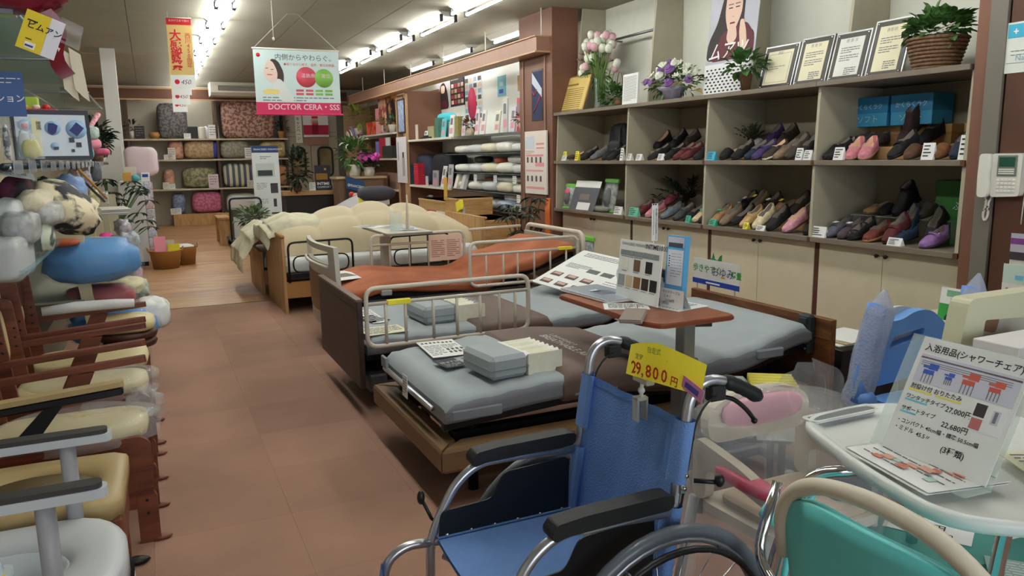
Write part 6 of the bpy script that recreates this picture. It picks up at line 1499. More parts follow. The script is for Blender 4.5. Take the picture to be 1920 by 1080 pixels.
# wooden armchairs in a row
def armchair(y0, y1, label, near='wood', bag=False, backz=(.60, .87), zz=.605, seat=CRV, pad=CRV, far='wood', loose=False):
    yc = (y0+y1)/2; t = thing('armchair', label, 'chair', (-.36, yc, 0), group='wooden armchairs along the left')
    hw = (y1-y0)/2
    for s, kind in ((-1, near), (1, far)):
        y = s*hw; T = Tr(0, y, zz) @ Ry(-RAD(4))
        if kind == 'wood':
            MB().prism(rpoly([(-.27, -.02), (.285, -.02), (.285, .02), (-.27, .02)], .016), 'z', -.012, .012, T=T).build('armrest', RW, t)
            MB().prism([(.02, zz-.01), (.10, zz-.01), (.03, .44), (-.06, .44)], 'y', y-s*.012-.008, y-s*.012+.008).build('arm_strut', RW, t)
        elif kind == 'dark':
            MB().box(-.30, .21, -.024, .024, -.030, .0, .006, T=T).build('armrest_core', BLKM, t)
            MB().prism(rpoly([(-.30, -.025), (.215, -.025), (.215, .025), (-.30, .025)], .022), 'z', .0, .018, T=T).build('armrest_pad', BGV, t)
            MB().prism([(-.02, zz-.02), (.03, zz-.02), (-.08, .44), (-.16, .44)], 'y', y-s*.012-.008, y-s*.012+.008).build('arm_strut', BLKM, t)
        sp = MB().prism(rpoly([(.10, .14), (.275, .14), (.28, .39), (.25, .415), (-.20, .41), (-.20, .30), (.06, .30)], .03), 'y', y-s*.03-.012, y-s*.03+.012).build('side_panel', RW, t)
        MB().prism(rpoly([(.215, .0), (.285, .0), (.285, .19), (.25, .215), (.215, .19)], .02), 'y', y-s*.03-.014, y-s*.03+.014).build('front_leg', RW, t)
        for z in (.12, .17): MB().cyl((.25, y-s*.03-.016, z), (.25, y-s*.03+.016, z), .005, 8).build('leg_bolt', BLKM, t)
        MB().prism(rpoly([(-.26, 0), (-.20, 0), (-.20, .42), (-.235, backz[1]-.02), (-.30, backz[1]), (-.28, .42)], .02), 'y', y-s*.03-.012, y-s*.03+.012).build('back_post', RW, t)
        for z in (.56, .60, .64): MB().cyl((-.235, y-s*.03-.016, z+.05), (-.235, y-s*.03+.016, z+.05), .005, 8).build('post_bolt', BLACK, t)
        MB().ball((.285, y-s*.03, .012), (.04, .022, .012), 10, 6).build('foot_pad', RW, t)
    MB().box(-.24, .25, -hw+.05, hw-.05, .33, .40, .006).build('seat_base', RW, t)
    MB().ball((.02, 0, .425), (.26, hw-.03, .038), 20, 10, .45).build('seat_pad', seat, t)
    MB().ball((-.235, 0, (backz[0]+backz[1])/2), (.032, hw-.015, (backz[1]-backz[0])/2), 18, 12, .55, T=Tr(-.0, 0, 0) @ Ry(-.08)).build('back_pad', pad, t)
    if bag:
        MB().grid(30, 12, lambda u, v: ((.05+.27*cos(2*pi*u)*(1+.10*noise.noise(Vector((cos(2*pi*u)*2, sin(2*pi*u)*2, v*4+yc)))), (hw)*sin(2*pi*u)*(1+.08*noise.noise(Vector((cos(2*pi*u)*3, sin(2*pi*u)*3, v*4)))), .385+.11*sin(v*pi*.5)*(1 if v < .6 else 1)-.0)) if v < .55 else ((.05+.27*cos(2*pi*u)*(1-(v-.55)*2), hw*sin(2*pi*u)*(1-(v-.55)*2), .475+.012*noise.noise(Vector((u*9, v*9, yc)))))).build('plastic_bag', BAGF, t)
    if loose: MB().ball((.27, hw*.6, .46), (.07, .09, .06), 14, 10, jit=.8, seed=3).build('loose_bag_end', BAGF, t)
    return t
armchair(2.98, 3.34, 'wooden armchair with bagged cream seat and a beige-topped black near arm', near='dark', bag=True, loose=True, backz=(.62, .86))
armchair(3.58, 3.96, 'wooden armchair with rounded cream back pad, second in the row', bag=True, backz=(.56, .83), zz=.62)
t = armchair(4.06, 4.50, 'wooden armchair farthest in the row with a high cream back and slot handle', backz=(.62, .93), zz=.63)
MB().prism(rpoly([(-.11, .66), (-.07, .66), (-.07, .86), (-.11, .86)], .018), 'x', -.285, -.275).build('slot', LGREY, t)
MB().box(-.29, -.262, -.18, .18, .58, .92, .01).build('back_board', M('dark_reddish_wood', (72, 38, 26), .5), t)
t = thing('rolled_sheet', 'white rolled plastic sheet lying across the arms of the farthest chair', 'roll', (-.30, 4.46, .665))
MB().tube([(-.25, -.02, 0), (-.1, 0, .006), (.08, .01, .004), (.17, .01, 0)], [.022, .028, .026, .022], 10).build('roll', M('white_film_roll', (206, 206, 206), .4, bump=.5, bscale=20), t)
t = thing('stool', 'cream cushion stool with dark wood rings beyond the armchairs', 'stool', (-.20, 4.86, 0))
for z, r in ((.38, .155), (.43, .16)): MB().lathe([(0, z-.02), (r, z-.02), (r+.008, z), (r, z+.02), (0, z+.02)], 24).build('wood_ring', M('dark_reddish_wood', (72, 38, 26), .5), t)
MB().ball((0, 0, .49), (.16, .16, .045), 22, 10, .6).build('cushion', CRV, t)
for k in range(4): a = pi/4+k*pi/2; MB().cyl((.11*cos(a), .11*sin(a), .37), (.14*cos(a), .14*sin(a), 0), .014, 8).build('leg', RW, t)
# ================================================================ rack of cream sloping frames and glass shelves
FRM = M('cream_rack_frame', (186, 178, 146), .5); GEDGE = M('glass_edge', (90, 130, 130), .1, alpha=.7)
rk = thing('display_rack', 'cream framed display rack with glass shelves running along the left wall', 'rack', (-1.0, 6.5, 0))
for k in range(6):
    y = 4.78+k*.92-6.5
    MB().prism(rpoly([(.50, 0), (.72, 0), (.66, .70), (.645, 1.06), (.55, 1.06), (.0, 1.03), (.0, .97), (.555, 1.0), (.60, .70), (.655, .06), (.50, .06)], .015), 'y', y-.02, y+.02).build('frame_leg', FRM, rk)
    MB().box(-.5, -.44, y-.02, y+.02, 0, 2.02, .004).build('back_upright', FRM, rk)
GLS = M('shelf_glass', (150, 190, 184), .05, alpha=.45)
for y0, y1 in ((2.9, 5.2), (5.21, 7.5), (7.51, 9.78)):
    for z, x1 in ((1.985, .58), (1.395, .58), (1.82, .40), (1.68, .46)): MB().box(-.45, x1, y0-6.5, y1-6.5, z-.010, z, .002).build('glass_shelf', GLS, rk)
for z in (.66, ): MB().box(-.4, .62, -1.75, 3.2, z-.012, z, .002).build('low_shelf', M('pale_shelf', (150, 148, 134), .5), rk)
MB().box(-.4, .55, -3.1, 3.2, .985, 1.0, .002).build('counter_glass', GLS, rk)
MB().box(-.4, .30, -1.7, 3.2, .0, .30, .004).build('plinth', M('rack_plinth', (120, 116, 104), .6), rk)
for y in (2.95, 5.2, 7.5, 9.7):
    MB().cyl((-.45, y-6.5, 1.975), (.60, y-6.5, 1.975), .008, 6).build('shelf_arm', STEEL, rk); MB().cyl((-.45, y-6.5, 1.382), (.60, y-6.5, 1.382), .010, 6).build('shelf_arm', STEEL, rk)
    MB().box(-.5, -.45, y-6.52, y-6.48, 0, CEIL-.01, .003).build('upright', STEEL, rk)
MB().cyl((.585, -3.6, 1.39), (.585, 3.28, 1.39), .012, 8).build('edge_rail', M('dark_edge_rail', (52, 60, 66), .3, .5), rk)
MB().cyl((.585, -3.6, 1.975), (.585, 3.26, 1.975), .008, 8).build('edge_rail', M('clear_edge', (150, 170, 170), .1, .3), rk)
for k in range(16):
    y = -3.5+k*.36
    MB().box(.598, .602, y, y+.20, 1.365, 1.41, .001).build('tag_holder', M('clear_tag_holder', (170, 184, 196), .1, alpha=.6), rk)
tag(rk)
def G(px, py, y): return P(px, py, y=y)
def pillowbag(name, label, cat, px0, py0, px1, py1, y, m, dy=.18, jit=.12, film=True, p=.7, group=None, seed=0, rot=0, zbase=None, film_m=None):
    """soft bagged thing filling a pixel box at depth y"""
    a = G((px0+px1)/2, (py0+py1)/2, y); b_ = G(px1, (py0+py1)/2, y); c_ = G((px0+px1)/2, py0, y)
    rx = abs(b_.x-a.x); rz = abs(c_.z-a.z); t = thing(name, label, cat, (a.x, y, a.z-rz), 0, group)
    T = Ry(rot) if rot else None
    MB().ball((0, 0, rz), (rx, dy, rz), 22, 14, p, jit=jit, seed=seed, T=T).build('body', m, t)
    if film: MB().ball((0, 0, rz), (rx*1.06, dy*1.06, rz*1.05), 26, 16, p, jit=jit, seed=seed, T=T).build('film', film_m or FILM, t)
    return t
# soft goods on the low shelves
pillowbag('bagged_cushion', 'large bright blue cushion in clear wrap on the cream rack', 'cushion', 82, 447, 262, 527, 4.9, M('bright_blue_cloth', (42, 134, 200), .5, var=.08, scale=3, bump=.3, bscale=8), dy=.24, jit=.15)
pillowbag('bagged_cushion', 'dark red roll cushion in clear wrap below the blue one', 'cushion', 122, 533, 254, 582, 4.95, M('crimson_cloth', (156, 24, 44), .5, var=.12, scale=6, bump=.3, bscale=10), dy=.12, jit=.08)
pillowbag('bagged_cushion', 'blue cushion at floor level behind the armchairs', 'cushion', 130, 585, 296, 640, 5.1, M('bright_blue_cloth', (42, 134, 200), .6), dy=.2, jit=.15)
pillowbag('bagged_pillow', 'white pillow in a shiny bag sticking out into the aisle', 'pillow', 250, 560, 320, 612, 5.35, M('white_pillow', (224, 226, 222), .6, bump=.3, bscale=12), dy=.2, jit=.2, seed=3)
pillowbag('bagged_pillow', 'cream folded cloth in a bag under the large blue cushion', 'pillow', 205, 520, 270, 548, 5.3, M('cream_cloth', (214, 206, 160), .7), dy=.16, jit=.2, seed=6)
pillowbag('rolled_cushion', 'peach coloured padded glove cushion on top of the blue cushion', 'cushion', 100, 446, 226, 470, 5.0, M('peach_cloth', (226, 168, 120), .7, bump=.2, bscale=12), dy=.10, jit=.3, film=False, seed=7)
pillowbag('cushion_strip', 'rust red flat cushion beside the peach one', 'cushion', 92, 448, 150, 462, 4.72, M('rust_cloth', (172, 84, 50), .7), dy=.08, jit=.1, film=False)
pillowbag('neck_pillow', 'fuchsia neck pillow on the rack between cream frames', 'pillow', 186, 437, 212, 452, 6.4, M('fuchsia_cloth', (216, 40, 140), .7), dy=.12, jit=.1, film=False)
pillowbag('dark_slipper', 'small black slipper beside the fuchsia pillow', 'slipper', 205, 441, 224, 452, 6.3, BLACK, dy=.08, film=False)
rn = random.Random(17)
cols = [(214, 206, 214), (190, 200, 206), (226, 214, 170), (206, 170, 190), (180, 190, 170), (228, 226, 220), (170, 180, 200), (200, 196, 190)]
for k, (a, b_, c, d, y, lab) in enumerate(((214, 412, 245, 440, 7.0, 'white packet with small print at the rack end'), (222, 436, 262, 470, 6.6, 'crumpled clear packet above the blue cushion end'), (232, 468, 262, 500, 6.3, 'pale lilac packet above the white pillows'), (238, 500, 268, 530, 6.1, 'grey-white packet over the cream cloth'), (245, 528, 280, 560, 5.8, 'bluish striped packet above the white pillow'), (262, 524, 276, 540, 5.9, 'small pink and blue packet at the aisle'), (212, 470, 240, 500, 6.7, 'yellowish packet behind the blue cushion'))):
    pillowbag('goods_packet', lab, 'packet', a, b_, c, d, y, M('packet_col_%d' % k, cols[k], .35, var=.5, scale=30, bump=.6, bscale=20), dy=.10, jit=.3, group='packets at the end of the rack', seed=k)
# on the counter: patterned cushions and bags
PAT = M('black_white_pattern', (226, 216, 190), .7, kind='vor', scale=9, col2=(30, 32, 40)); 
def pat(name, c1, c2, scale=9):
    m = M(name, c1, .7, kind='patch', scale=scale, col2=c2); return m
pillowbag('patterned_cushion', 'black and cream patterned cushion hanging over the counter edge', 'cushion', 14, 340, 164, 424, 4.25, pat('pattern_cream_black', (222, 210, 176), (34, 36, 44), 9), dy=.22, jit=.2, film=False, rot=.62, p=.8)
pillowbag('patterned_cushion', 'black cushion with a maroon patch near the left edge', 'cushion', 2, 330, 66, 398, 4.05, pat('pattern_black_maroon', (34, 32, 40), (120, 50, 80), 5), dy=.16, jit=.1, film=False, seed=2)
pillowbag('fleece_roll', 'cream fleece roll lying in the middle of the cushion pile', 'fleece', 34, 356, 98, 402, 3.95, M('cream_fleece', (218, 208, 180), .9, bump=.6, bscale=30), dy=.16, jit=.2, film=False, seed=4)
pillowbag('bagged_towels', 'white towels in a crinkled bag, upper left of the pile', 'towels', -14, 372, 44, 424, 3.8, M('white_towel', (226, 230, 230), .5, var=.2, scale=14, bump=1, bscale=14), dy=.14, jit=.12, p=.6, seed=5)
pillowbag('bagged_towels', 'grey-white crinkled bag in front of the fleece roll', 'towels', 2, 396, 76, 456, 3.7, M('grey_towel', (170, 172, 170), .3, var=.5, scale=16, bump=1, bscale=14), dy=.14, jit=.12, p=.6, seed=6)
pillowbag('bagged_towels', 'clear bag of pale cloth right of the fleece roll', 'towels', 62, 378, 120, 420, 3.95, M('pale_grey_cloth', (196, 196, 190), .3, var=.5, scale=16, bump=1, bscale=14), dy=.14, jit=.12, p=.6, seed=8)
pillowbag('bagged_towels', 'thick stack of white towels in a clear bag on the lower level', 'towels', -30, 442, 56, 522, 3.6, M('white_towel_stack', (222, 224, 220), .7, kind='band', scale=9, col2=(176, 180, 180), vec=(0, 0, 3)), dy=.22, jit=.12, p=.4, seed=9)
pillowbag('striped_pouch', 'dark green and white striped pouch below the crinkled bags', 'pouch', 52, 412, 102, 470, 3.9, M('green_stripes', (206, 216, 190), .5, kind='wave', scale=5, col2=(20, 60, 44)), dy=.10, jit=.25, seed=10)
pillowbag('bagged_cloth', 'shiny clear bag with light blue cloth standing on the counter', 'cloth', 82, 326, 146, 388, 5.4, M('cornflower_cloth', (110, 150, 206), .5, var=.2, scale=5), dy=.10, jit=.2, seed=11, rot=.4)
t = card('price_sheet', 'white price sheet lying over the black and cream cushions', 'sheet', frame(G(0, 322, 3.9)-Vector((.06, 0, 0)), (.17, .04, -.035), (.0, .2, .04)), .19, .10, PAPER, .002)
prints(t, lines(.02, .08, .14, 4, .018, .004, 0), [GREYINK])
for k, (a, b_, c, d, y, lab) in enumerate(((128, 318, 150, 350, 6.0, 'small brown-pink packet hanging under the shelf rail'), (150, 322, 172, 352, 6.6, 'lilac packet hanging under the shelf rail'), (170, 306, 190, 340, 7.4, 'dark navy packet hanging at the rail end'), (140, 352, 166, 392, 6.2, 'clear packet of orange handled tools'), (164, 356, 186, 390, 6.9, 'grey and yellow packet on the counter'), (186, 360, 204, 384, 7.6, 'white packet near the counter end'))):
    pillowbag('goods_packet', lab, 'packet', a, b_, c, d, y, M('hang_col_%d' % k, [(176, 120, 112), (176, 164, 190), (60, 68, 92), (206, 166, 130), (206, 196, 130), (214, 214, 208)][k], .35, var=.5, scale=40, bump=.6, bscale=20), dy=.05, jit=.3, group='packets around the shelf rail', seed=20+k)
for k, (a, b_, c, d, lab) in enumerate(((134, 318, 196, 378, 'dark walking stick leaning across the counter'), (146, 316, 200, 372, 'amber walking stick leaning across the counter'))):
    p, q = G(a, b_, 6.2), G(c, d, 6.6); t = thing('walking_stick', lab, 'walking stick', p)
    MB().cyl((0, 0, 0), q-p, .009, 8).build('shaft', (M('dark_stick', (50, 36, 30), .4), M('amber_stick', (190, 140, 60), .4))[k], t)
    MB().tube([(0, 0, 0), (-.02, 0, .03), (-.06, 0, .03)], .012, 8).build('handle', DGREY, t)
t = thing('tray_of_goods', 'low stack of grey trays at the counter end', 'trays', (G(180, 388, 6.8).x-.08, 6.8, 1.001))
for k in range(4): MB().box(0, .30, -.2, .2, .012*k, .012*k+.009, .002, T=Rz(.05*k)).build('tray', (LGREY, OFFW)[k % 2], t)
# on the middle glass shelf
p = G(36, 296, 3.6)
t = card('symptom_board', 'dark framed display board with blue and red joint pictures on the glass shelf', 'sign', frame(G(30, 300, 3.75), (1, .25, 0), (.0, .10, 1)), .285, .205, M('board_frame_dark', (36, 42, 56), .4), .012, body='frame')
MB().box(.012, .27, .014, .185, 0, .002).build('panel', M('pale_blue_panel', (206, 216, 226), .5), t)
NB = M('navy_icon', (36, 44, 110), .5); RB = M('red_icon', (190, 60, 70), .5); HB = M('halo_blue', (150, 186, 216), .5)
for (x, y, r, m, z) in ((.045, .14, .024, HB, .0025), (.145, .13, .030, HB, .0025), (.232, .125, .040, HB, .0025), (.045, .138, .013, RB, .0032), (.145, .055, .016, HB, .0025)):
    MB().lathe([(0, z), (r, z), (r, z+.0008), (0, z+.0008)], 20, T=Tr(x, y, 0)).build('halo_print', m, t)
MB().prism([(.205, .12), (.235, .155), (.262, .13), (.232, .095)], 'z', .004, .0048).build('cushion_icon', NB, t); MB().prism([(.125, .115), (.13, .15), (.15, .15), (.165, .14), (.155, .11), (.14, .10)], 'z', .004, .0048).build('cushion_icon', NB, t)
prints(t, [(.07, .02, .03, .15, 0, .0002), (.20, .07, .02, .02, 1, .002), (.225, .05, .02, .02, 1, .002), (.14, .04, .018, .012, 1, .003), (.205, .03, .012, .012, 1, .002)], [M('cream_strip', (226, 224, 180), .6), DGREY], .0026)
text(t, '腰痛', .02, INK, .085, .14, .0045, vertical=True)
def hangfilm(px0, py0, px1, py1, y, lab, m=None, name='clear_bag', cat='bag', core=None):
    a, b_ = G(px0, py0, y), G(px1, py1, y); t = thing(name, lab, cat, ((a.x+b_.x)/2, y, min(a.z, b_.z)))
    w = abs(b_.x-a.x); h = abs(a.z-b_.z)
    MB().grid(10, 12, lambda u, v: ((u-.5)*w*(1-.2*v), .02*noise.noise(Vector((u*4, v*5, px0)))-.02*sin(pi*u), v*h)).grid(10, 12, lambda u, v: ((u-.5)*w*(1-.2*v), .03+.02*noise.noise(Vector((u*4, v*5, px0+5))), v*h)).build('film', m or BAGF, t)
    MB().ball((0, .012, h*.4), (w*.36, .012, h*.36), 12, 8, .8, jit=.3, seed=int(px0)).build('contents', core or M('pale_contents', (206, 212, 214), .6), t); return t
hangfilm(-5, 215, 26, 300, 3.4, 'clear bag with black and white goods standing on the left shelf end', core=M('bw_goods', (210, 214, 214), .5, kind='patch', scale=24, col2=(24, 26, 30)))
hangfilm(22, 228, 64, 300, 3.55, 'crinkled clear bag leaning before the display board')
hangfilm(30, 250, 84, 298, 3.5, 'bag with a yellow label beside the display board', core=M('yellowish_goods', (214, 206, 120), .5))
for k, (a, b_, c, d, y, col, lab) in enumerate(((140, 272, 176, 300, 5.2, (60, 170, 190), 'turquoise packet on the glass shelf'), (148, 236, 186, 262, 6.0, (206, 222, 214), 'white and mint packet above the slippers'), (120, 232, 142, 292, 5.6, (200, 190, 190), 'pale box behind the board edge'), (66, 280, 120, 292, 3.9, (48, 56, 150), 'deep blue strap lying before the board'))):
    pillowbag('goods_packet', lab, 'packet', a, b_, c, d, y, M('mid_col_%d' % k, col, .4, var=.3, scale=40), dy=.05, jit=.15, film=k != 3, group='packets on the glass shelf', seed=40+k)
for k, (a, b_, c, d, y, col, lab) in enumerate(((144, 258, 190, 282, 6.4, (222, 140, 160), 'pink fabric slipper on the glass shelf'), (176, 278, 206, 292, 7.4, (206, 100, 130), 'rose fabric slipper near the white pillar'))):
    pillowbag('slipper', lab, 'slipper', a, b_, c, d, y, M('slip_col_%d' % k, col, .8), dy=.10, jit=.1, film=False, seed=50+k)
t = thing('pink_umbrella_roll', 'pink patterned roll leaning by the shelf end plant', 'roll', G(160, 252, 7.6)); MB().cyl((0, 0, 0), G(184, 214, 7.8)-G(160, 252, 7.6), .022, 10).build('roll', M('pink_pattern', (214, 160, 170), .7, kind='vor', scale=40, col2=(170, 90, 100)), t)
# blue sign, red tray and lime box between the shelves
t = card('blue_sign', 'blue sign with white katakana at the left edge between glass shelves', 'sign', frame(G(-10, 218, 3.3), (1, .1, 0), (0, 0, 1)), .098, .155, M('slate_blue_sign', (58, 90, 146), .5), .006)
text(t, 'クッション', .030, PAPER, .098, .052, .001, 'RIGHT', bold=.01); prints(t, lines(.02, .13, .07, 2, .014, .003, 0), [PAPER])
t = thing('red_tray', 'red edged tray with small goods behind the display board', 'tray', (G(60, 212, 4.2).x, 4.2, G(60, 214, 4.2).z-.0))
MB().box(-.11, .11, -.08, .08, 0, .02, .008).build('tray', M('coral_red', (206, 66, 80), .5), t)
for k in range(4): MB().ball((-.06+.04*k, -.02, .03), (.018, .018, .014), 8, 6).build('small_goods', [M('red_goods', (200, 50, 50), .5), M('gold_goods', (214, 180, 90), .5), OFFW, M('red_goods', (200, 50, 50), .5)][k], t)
MB().cyl((0, 0, -(t.location.z-1.397)), (0, 0, 0), .012, 8).build('stand', STEEL, t)
MB().box(-.10, .03, -.03, .03, .02, .075, .004).build('lime_box', M('lime_box', (170, 200, 70), .5), t)
# dark pots of plants at the rack end
for (px, py, y, lab, s) in ((190, 240, 8.6, 'dark leafy plant at the far end of the glass shelves', .9), (198, 250, 9.2, 'plant in a small white pot by the pillar', .5)):
    p = G(px, py, y); t = thing('potted_plant', lab, 'plant', (p.x-.06, y, 1.397))
    MB().lathe([(.05*s, 0), (.07*s, .1*s), (.0, .09*s)], 12).build('pot', OFFW if s < .8 else BROWNW, t)
    leafy(t, 'leaves', DLEAF, cloud(random.Random(int(px)), 90, (0, 0, .1+.2*s), (.14*s, .14*s, .17*s)), .11, 3, aspect=.6)
# red satin cushion and its cards hanging at the top left
SAT = M('wine_satin', (124, 18, 44), .28, var=.3, scale=4, bump=.3, bscale=6, coat=.3)
p = G(40, 12, 3.0)
t = thing('satin_cushion', 'wine red satin cushion with a bow hanging at the top left corner', 'cushion', (p.x-.02, 3.0, 1.885))
MB().ball((0, 0, .06), (.16, .10, .075), 20, 12, .8, jit=.3, seed=2).build('cushion', SAT, t)
MB().cyl((0, 0, .12), (0, 0, CEIL-1.89), .003, 5).build('string', OFFW, t); MB().ball((.10, -.03, .05), (.055, .04, .055), 12, 8, jit=.4).build('bow_loop', SAT, t)
MB().grid(3, 10, lambda u, v: (.065+.04*u+.055*v+.02*sin(v*6), -.05+.01*sin(v*5), -.02-.20*v+.02*u)).grid(3, 10, lambda u, v: (.066+.04*u+.055*v+.02*sin(v*6), -.047+.01*sin(v*5), -.02-.20*v+.02*u)).build('ribbon_tail', SAT, t)
MB().box(-.2, .0, -.04, .05, -.02, -.006).build('clear_card', M('clear_tag_holder', (170, 184, 196), .1, alpha=.6), t)
a, b_, c_ = G(28, 86, 2.85), G(92, 110, 2.85), G(54, 17, 2.85)
t = thing('yellow_leaflet', 'yellow and white folded leaflet clipped to the satin cushion', 'leaflet', mtx=frame(a, b_-a, c_-a)); w = (b_-a).length; h = (c_-a).length
MB().box(0, w*.72, 0, h, 0, .002).build('yellow_page', M('mustard_yellow', (226, 200, 36), .5), t); MB().box(0, w*.42, 0, h, 0, .002, T=Tr(w*.72, 0, 0) @ Ry(.3)).build('white_page', M('lilac_white', (214, 212, 220), .5), t)
text(t, 'ビムアン', .024, INK, w*.12, h*.58, .003, bold=.02); prints(t, lines(w*.1, h*.74, w*.5, 1, .01, .004, 0)+[(w*.22, h*.06, w*.3, h*.16, 1), (w*.24, h*.10, w*.24, h*.05, 2, .0006)]+lines(w*.2, h*.28, w*.3, 1, .01, .003, 0), [INK, PAPER, M('violet_ink', (70, 60, 120), .6)], .0025)
t = thing('hang_tags', 'pair of beige hanging tags below the satin cushion', 'tags', G(108, 88, 2.95))
for k, dx in enumerate((0, .03)): MB().add([(dx, 0, 0), (dx+.032, .01, -.02), (dx+.045, .01, -.17), (dx+.028, 0, -.155), (dx+.006, 0, -.13)], [(0, 1, 2, 3, 4)]).build('tag', M('beige_tag', (206, 196, 172), .6), t)
MB().grid(6, 6, lambda u, v: (.0+.06*u+.02*v, .01*sin(v*9), .02+.075*v-.03*u)).build('film_tail', BAGF, t)
# ================================================================ white gondola, plant, baskets
t = thing('white_gondola', 'white end panel of a display gondola with packets hung on its right side', 'display unit', (-.22, 12.0, 0))
MB().box(-.17, .13, -.5, .58, .06, 1.13, .004).build('panel', M('gondola_white', (208, 210, 210), .5), t); MB().box(-.15, .11, -.46, .56, 0, .06).build('plinth', BLACK, t)
rn = random.Random(23); k = 0
PKC = [(220, 190, 196), (226, 226, 226), (200, 206, 220), (214, 200, 180), (190, 196, 200)]
hp = None
for j in range(8):
    for i in range(4):
        y = 11.6+i*.27; z = .14+j*.125
        q = thing('hanging_packet', 'pale packet on the gondola side, %s row from the floor, %s from the near edge' % (ORD[j], ORD[i]), 'packet', (-.085, y, z), 0, 'packets hung on the gondola')
        MB().box(0, .07+.02*((i+j) % 3), -.06, .06, 0, .105, .012).build('packet', M('gond_%d' % ((i*3+j) % 5), PKC[(i*3+j) % 5], .4, var=.35, scale=40), q)
pillowbag('pillow_bag', 'pale pink pillow in a carrying bag on top of the white gondola', 'pillow', 234, 276, 296, 330, 11.9, M('pale_pink_pillow', (232, 208, 216), .6, bump=.2, bscale=12), dy=.14, jit=.08, p=.45, film=True)
t = thing('small_goods_box', 'orange and white small boxes with a teal ornament on the gondola edge', 'boxes', (-.22, 11.5, 1.131))
MB().box(-.10, .0, -.05, .05, 0, .13, .003).build('orange_box', M('orange_box', (214, 160, 80), .5), t); MB().box(-.09, .06, .06, .12, 0, .20, .003).build('white_box', OFFW, t); MB().ball((.045, -.02, .05), (.06, .045, .05), 12, 8, jit=.2).build('teal_ornament', M('teal_glaze', (90, 170, 176), .3), t)
t = thing('blue_white_packet', 'white packet with a blue top on the corner of the gondola', 'packet', (-.06, 11.7, 1.131)); MB().box(-.05, .06, -.06, .06, 0, .12, .006).build('packet', PAPER, t); MB().box(-.03, .04, -.065, -.06, .06, .10).build('blue_print', BLUEP, t)
p = P(250, 440, y=10.6); t = thing('schefflera', 'umbrella plant with dark glossy leaf whorls before the white gondola', 'plant', (-.45, 10.9, 0))
MB().lathe([(.10, 0), (.14, .28), (.15, .30), (.13, .29), (0, .27)], 16).build('pot', OFFW, t)
rn = random.Random(2); st_ = MB(); pts = []
for k in range(26):
    a = rn.uniform(0, 2*pi); r = rn.uniform(.05, .30); z = rn.uniform(.55, 1.22); tip = Vector((cos(a)*r+.12, sin(a)*r*.7, z))
    st_.tube([(0, 0, .27), (cos(a)*r*.3, sin(a)*r*.3, z*.6), tip], .006, 5)
    for q in range(7): b2 = 2*pi*q/7; pts.append((tip, Vector((cos(b2), sin(b2), -.25))))
st_.build('stems', LEAF, t)['kind'] = 'stuff'; leafy(t, 'leaves', DLEAF, pts, .15, 3, aspect=.32)
WICK = M('wicker', (206, 162, 100), .75, kind='band', scale=14, col2=(170, 124, 70), vec=(0, 0, 3), bump=.5, bscale=60)
for (px, py, y, r, h, lab) in ((318, 505, 11.0, .20, .23, 'round straw basket of leaflets at the foot of the gondola'), (352, 497, 11.55, .17, .24, 'round straw basket of white goods behind the first basket')):
    p = P(px, py, z=0); t = thing('straw_basket', lab, 'basket', (p.x-.03, p.y+r*.8, 0))
    MB().lathe([(0, .006), (r*.78, .006), (r*.8, 0), (r*.98, h), (r*1.02, h+.01), (r*.93, h), (r*.74, .02), (0, .02)], 26).build('basket', WICK, t)
    for s in (-1, 1): MB().tube(smoothpath([(s*r*.98, -.06, h-.01), (s*r*1.1, -.05, h+.045), (s*r*1.1, .05, h+.045), (s*r*.98, .06, h-.01)], .03), .010, 6).build('handle', WICK, t)
    L_ = t.location
    if r > .18:
        for k, (dx, dy, rz, c, lab2) in enumerate(((-.05, 0, .3, PINKP, 'pinkish leaflet bundle sticking up in the front straw basket'), (.03, .03, -.2, M('newsprint', (196, 190, 172), .7), 'large grey magazine in the front straw basket'), (.09, -.03, -.3, YELP, 'yellow leaflet in the front straw basket'))):
            q = card('leaflet', lab2, 'leaflet', Tr(L_.x+dx, L_.y+dy, .08) @ Rz(rz) @ Rx(pi/2-.15) @ Tr(-.07, 0, 0), .15, .34-.05*k, c, .01)
    else:
        MB().ball((0, 0, h-.01), (r*.8, r*.8, .05), 14, 8, jit=.4).build('white_goods', M('white_goods', (216, 216, 214), .5, bump=.6, bscale=20), t)
# ================================================================ hanging banners
def banner_frame(y, px0, py0, px1, py1):
    a = P(px0, py1, y=y); b_ = P(px1, py1, y=y); c_ = P(px0, py0, y=y); return a, (b_.x-a.x), (c_.z-a.z)
a, w, h = banner_frame(9.3, 482, 90, 640, 214)
t = card('hanging_banner', 'wide pale banner with a smiling woman and a crimson band hung by strings', 'banner', frame(a, (1, 0, .0), (0, 0, 1)), w, h, M('pale_mint_print', (206, 228, 228), .6), .004)
CRIM = M('crimson_band', (206, 40, 92), .5)
prints(t, [(0, 0, w, h*.185, 0)], [CRIM])
text(t, 'DOCTOR CERA・SSS', .088, M('pale_pink_text', (236, 200, 214), .6), w*.13, h*.075, .0025, wide=.98, bold=.015)
text(t, '内側からやわらぐ。', .076, M('slate_ink', (70, 84, 92), .6), w*.24, h*.84, .002); text(t, '●眠りながら癒す。温熱・電位治療器。', .034, M('rose_ink', (196, 70, 90), .6), w*.34, h*.755, .002)
HAIRB = M('brown_hair_print', (70, 54, 50), .6); SK2 = M('light_skin_print', (232, 206, 196), .6)
def pp(poly, z, m, r=.02): return MB().prism(rpoly([(x*w, y*h) for x, y in poly], r), 'z', z, z+.0008).build('printing', m, t)
pp([(.12, .62), (.20, .86), (.28, .82), (.34, .64), (.33, .48), (.27, .50), (.2, .66)], .001, HAIRB, .05)
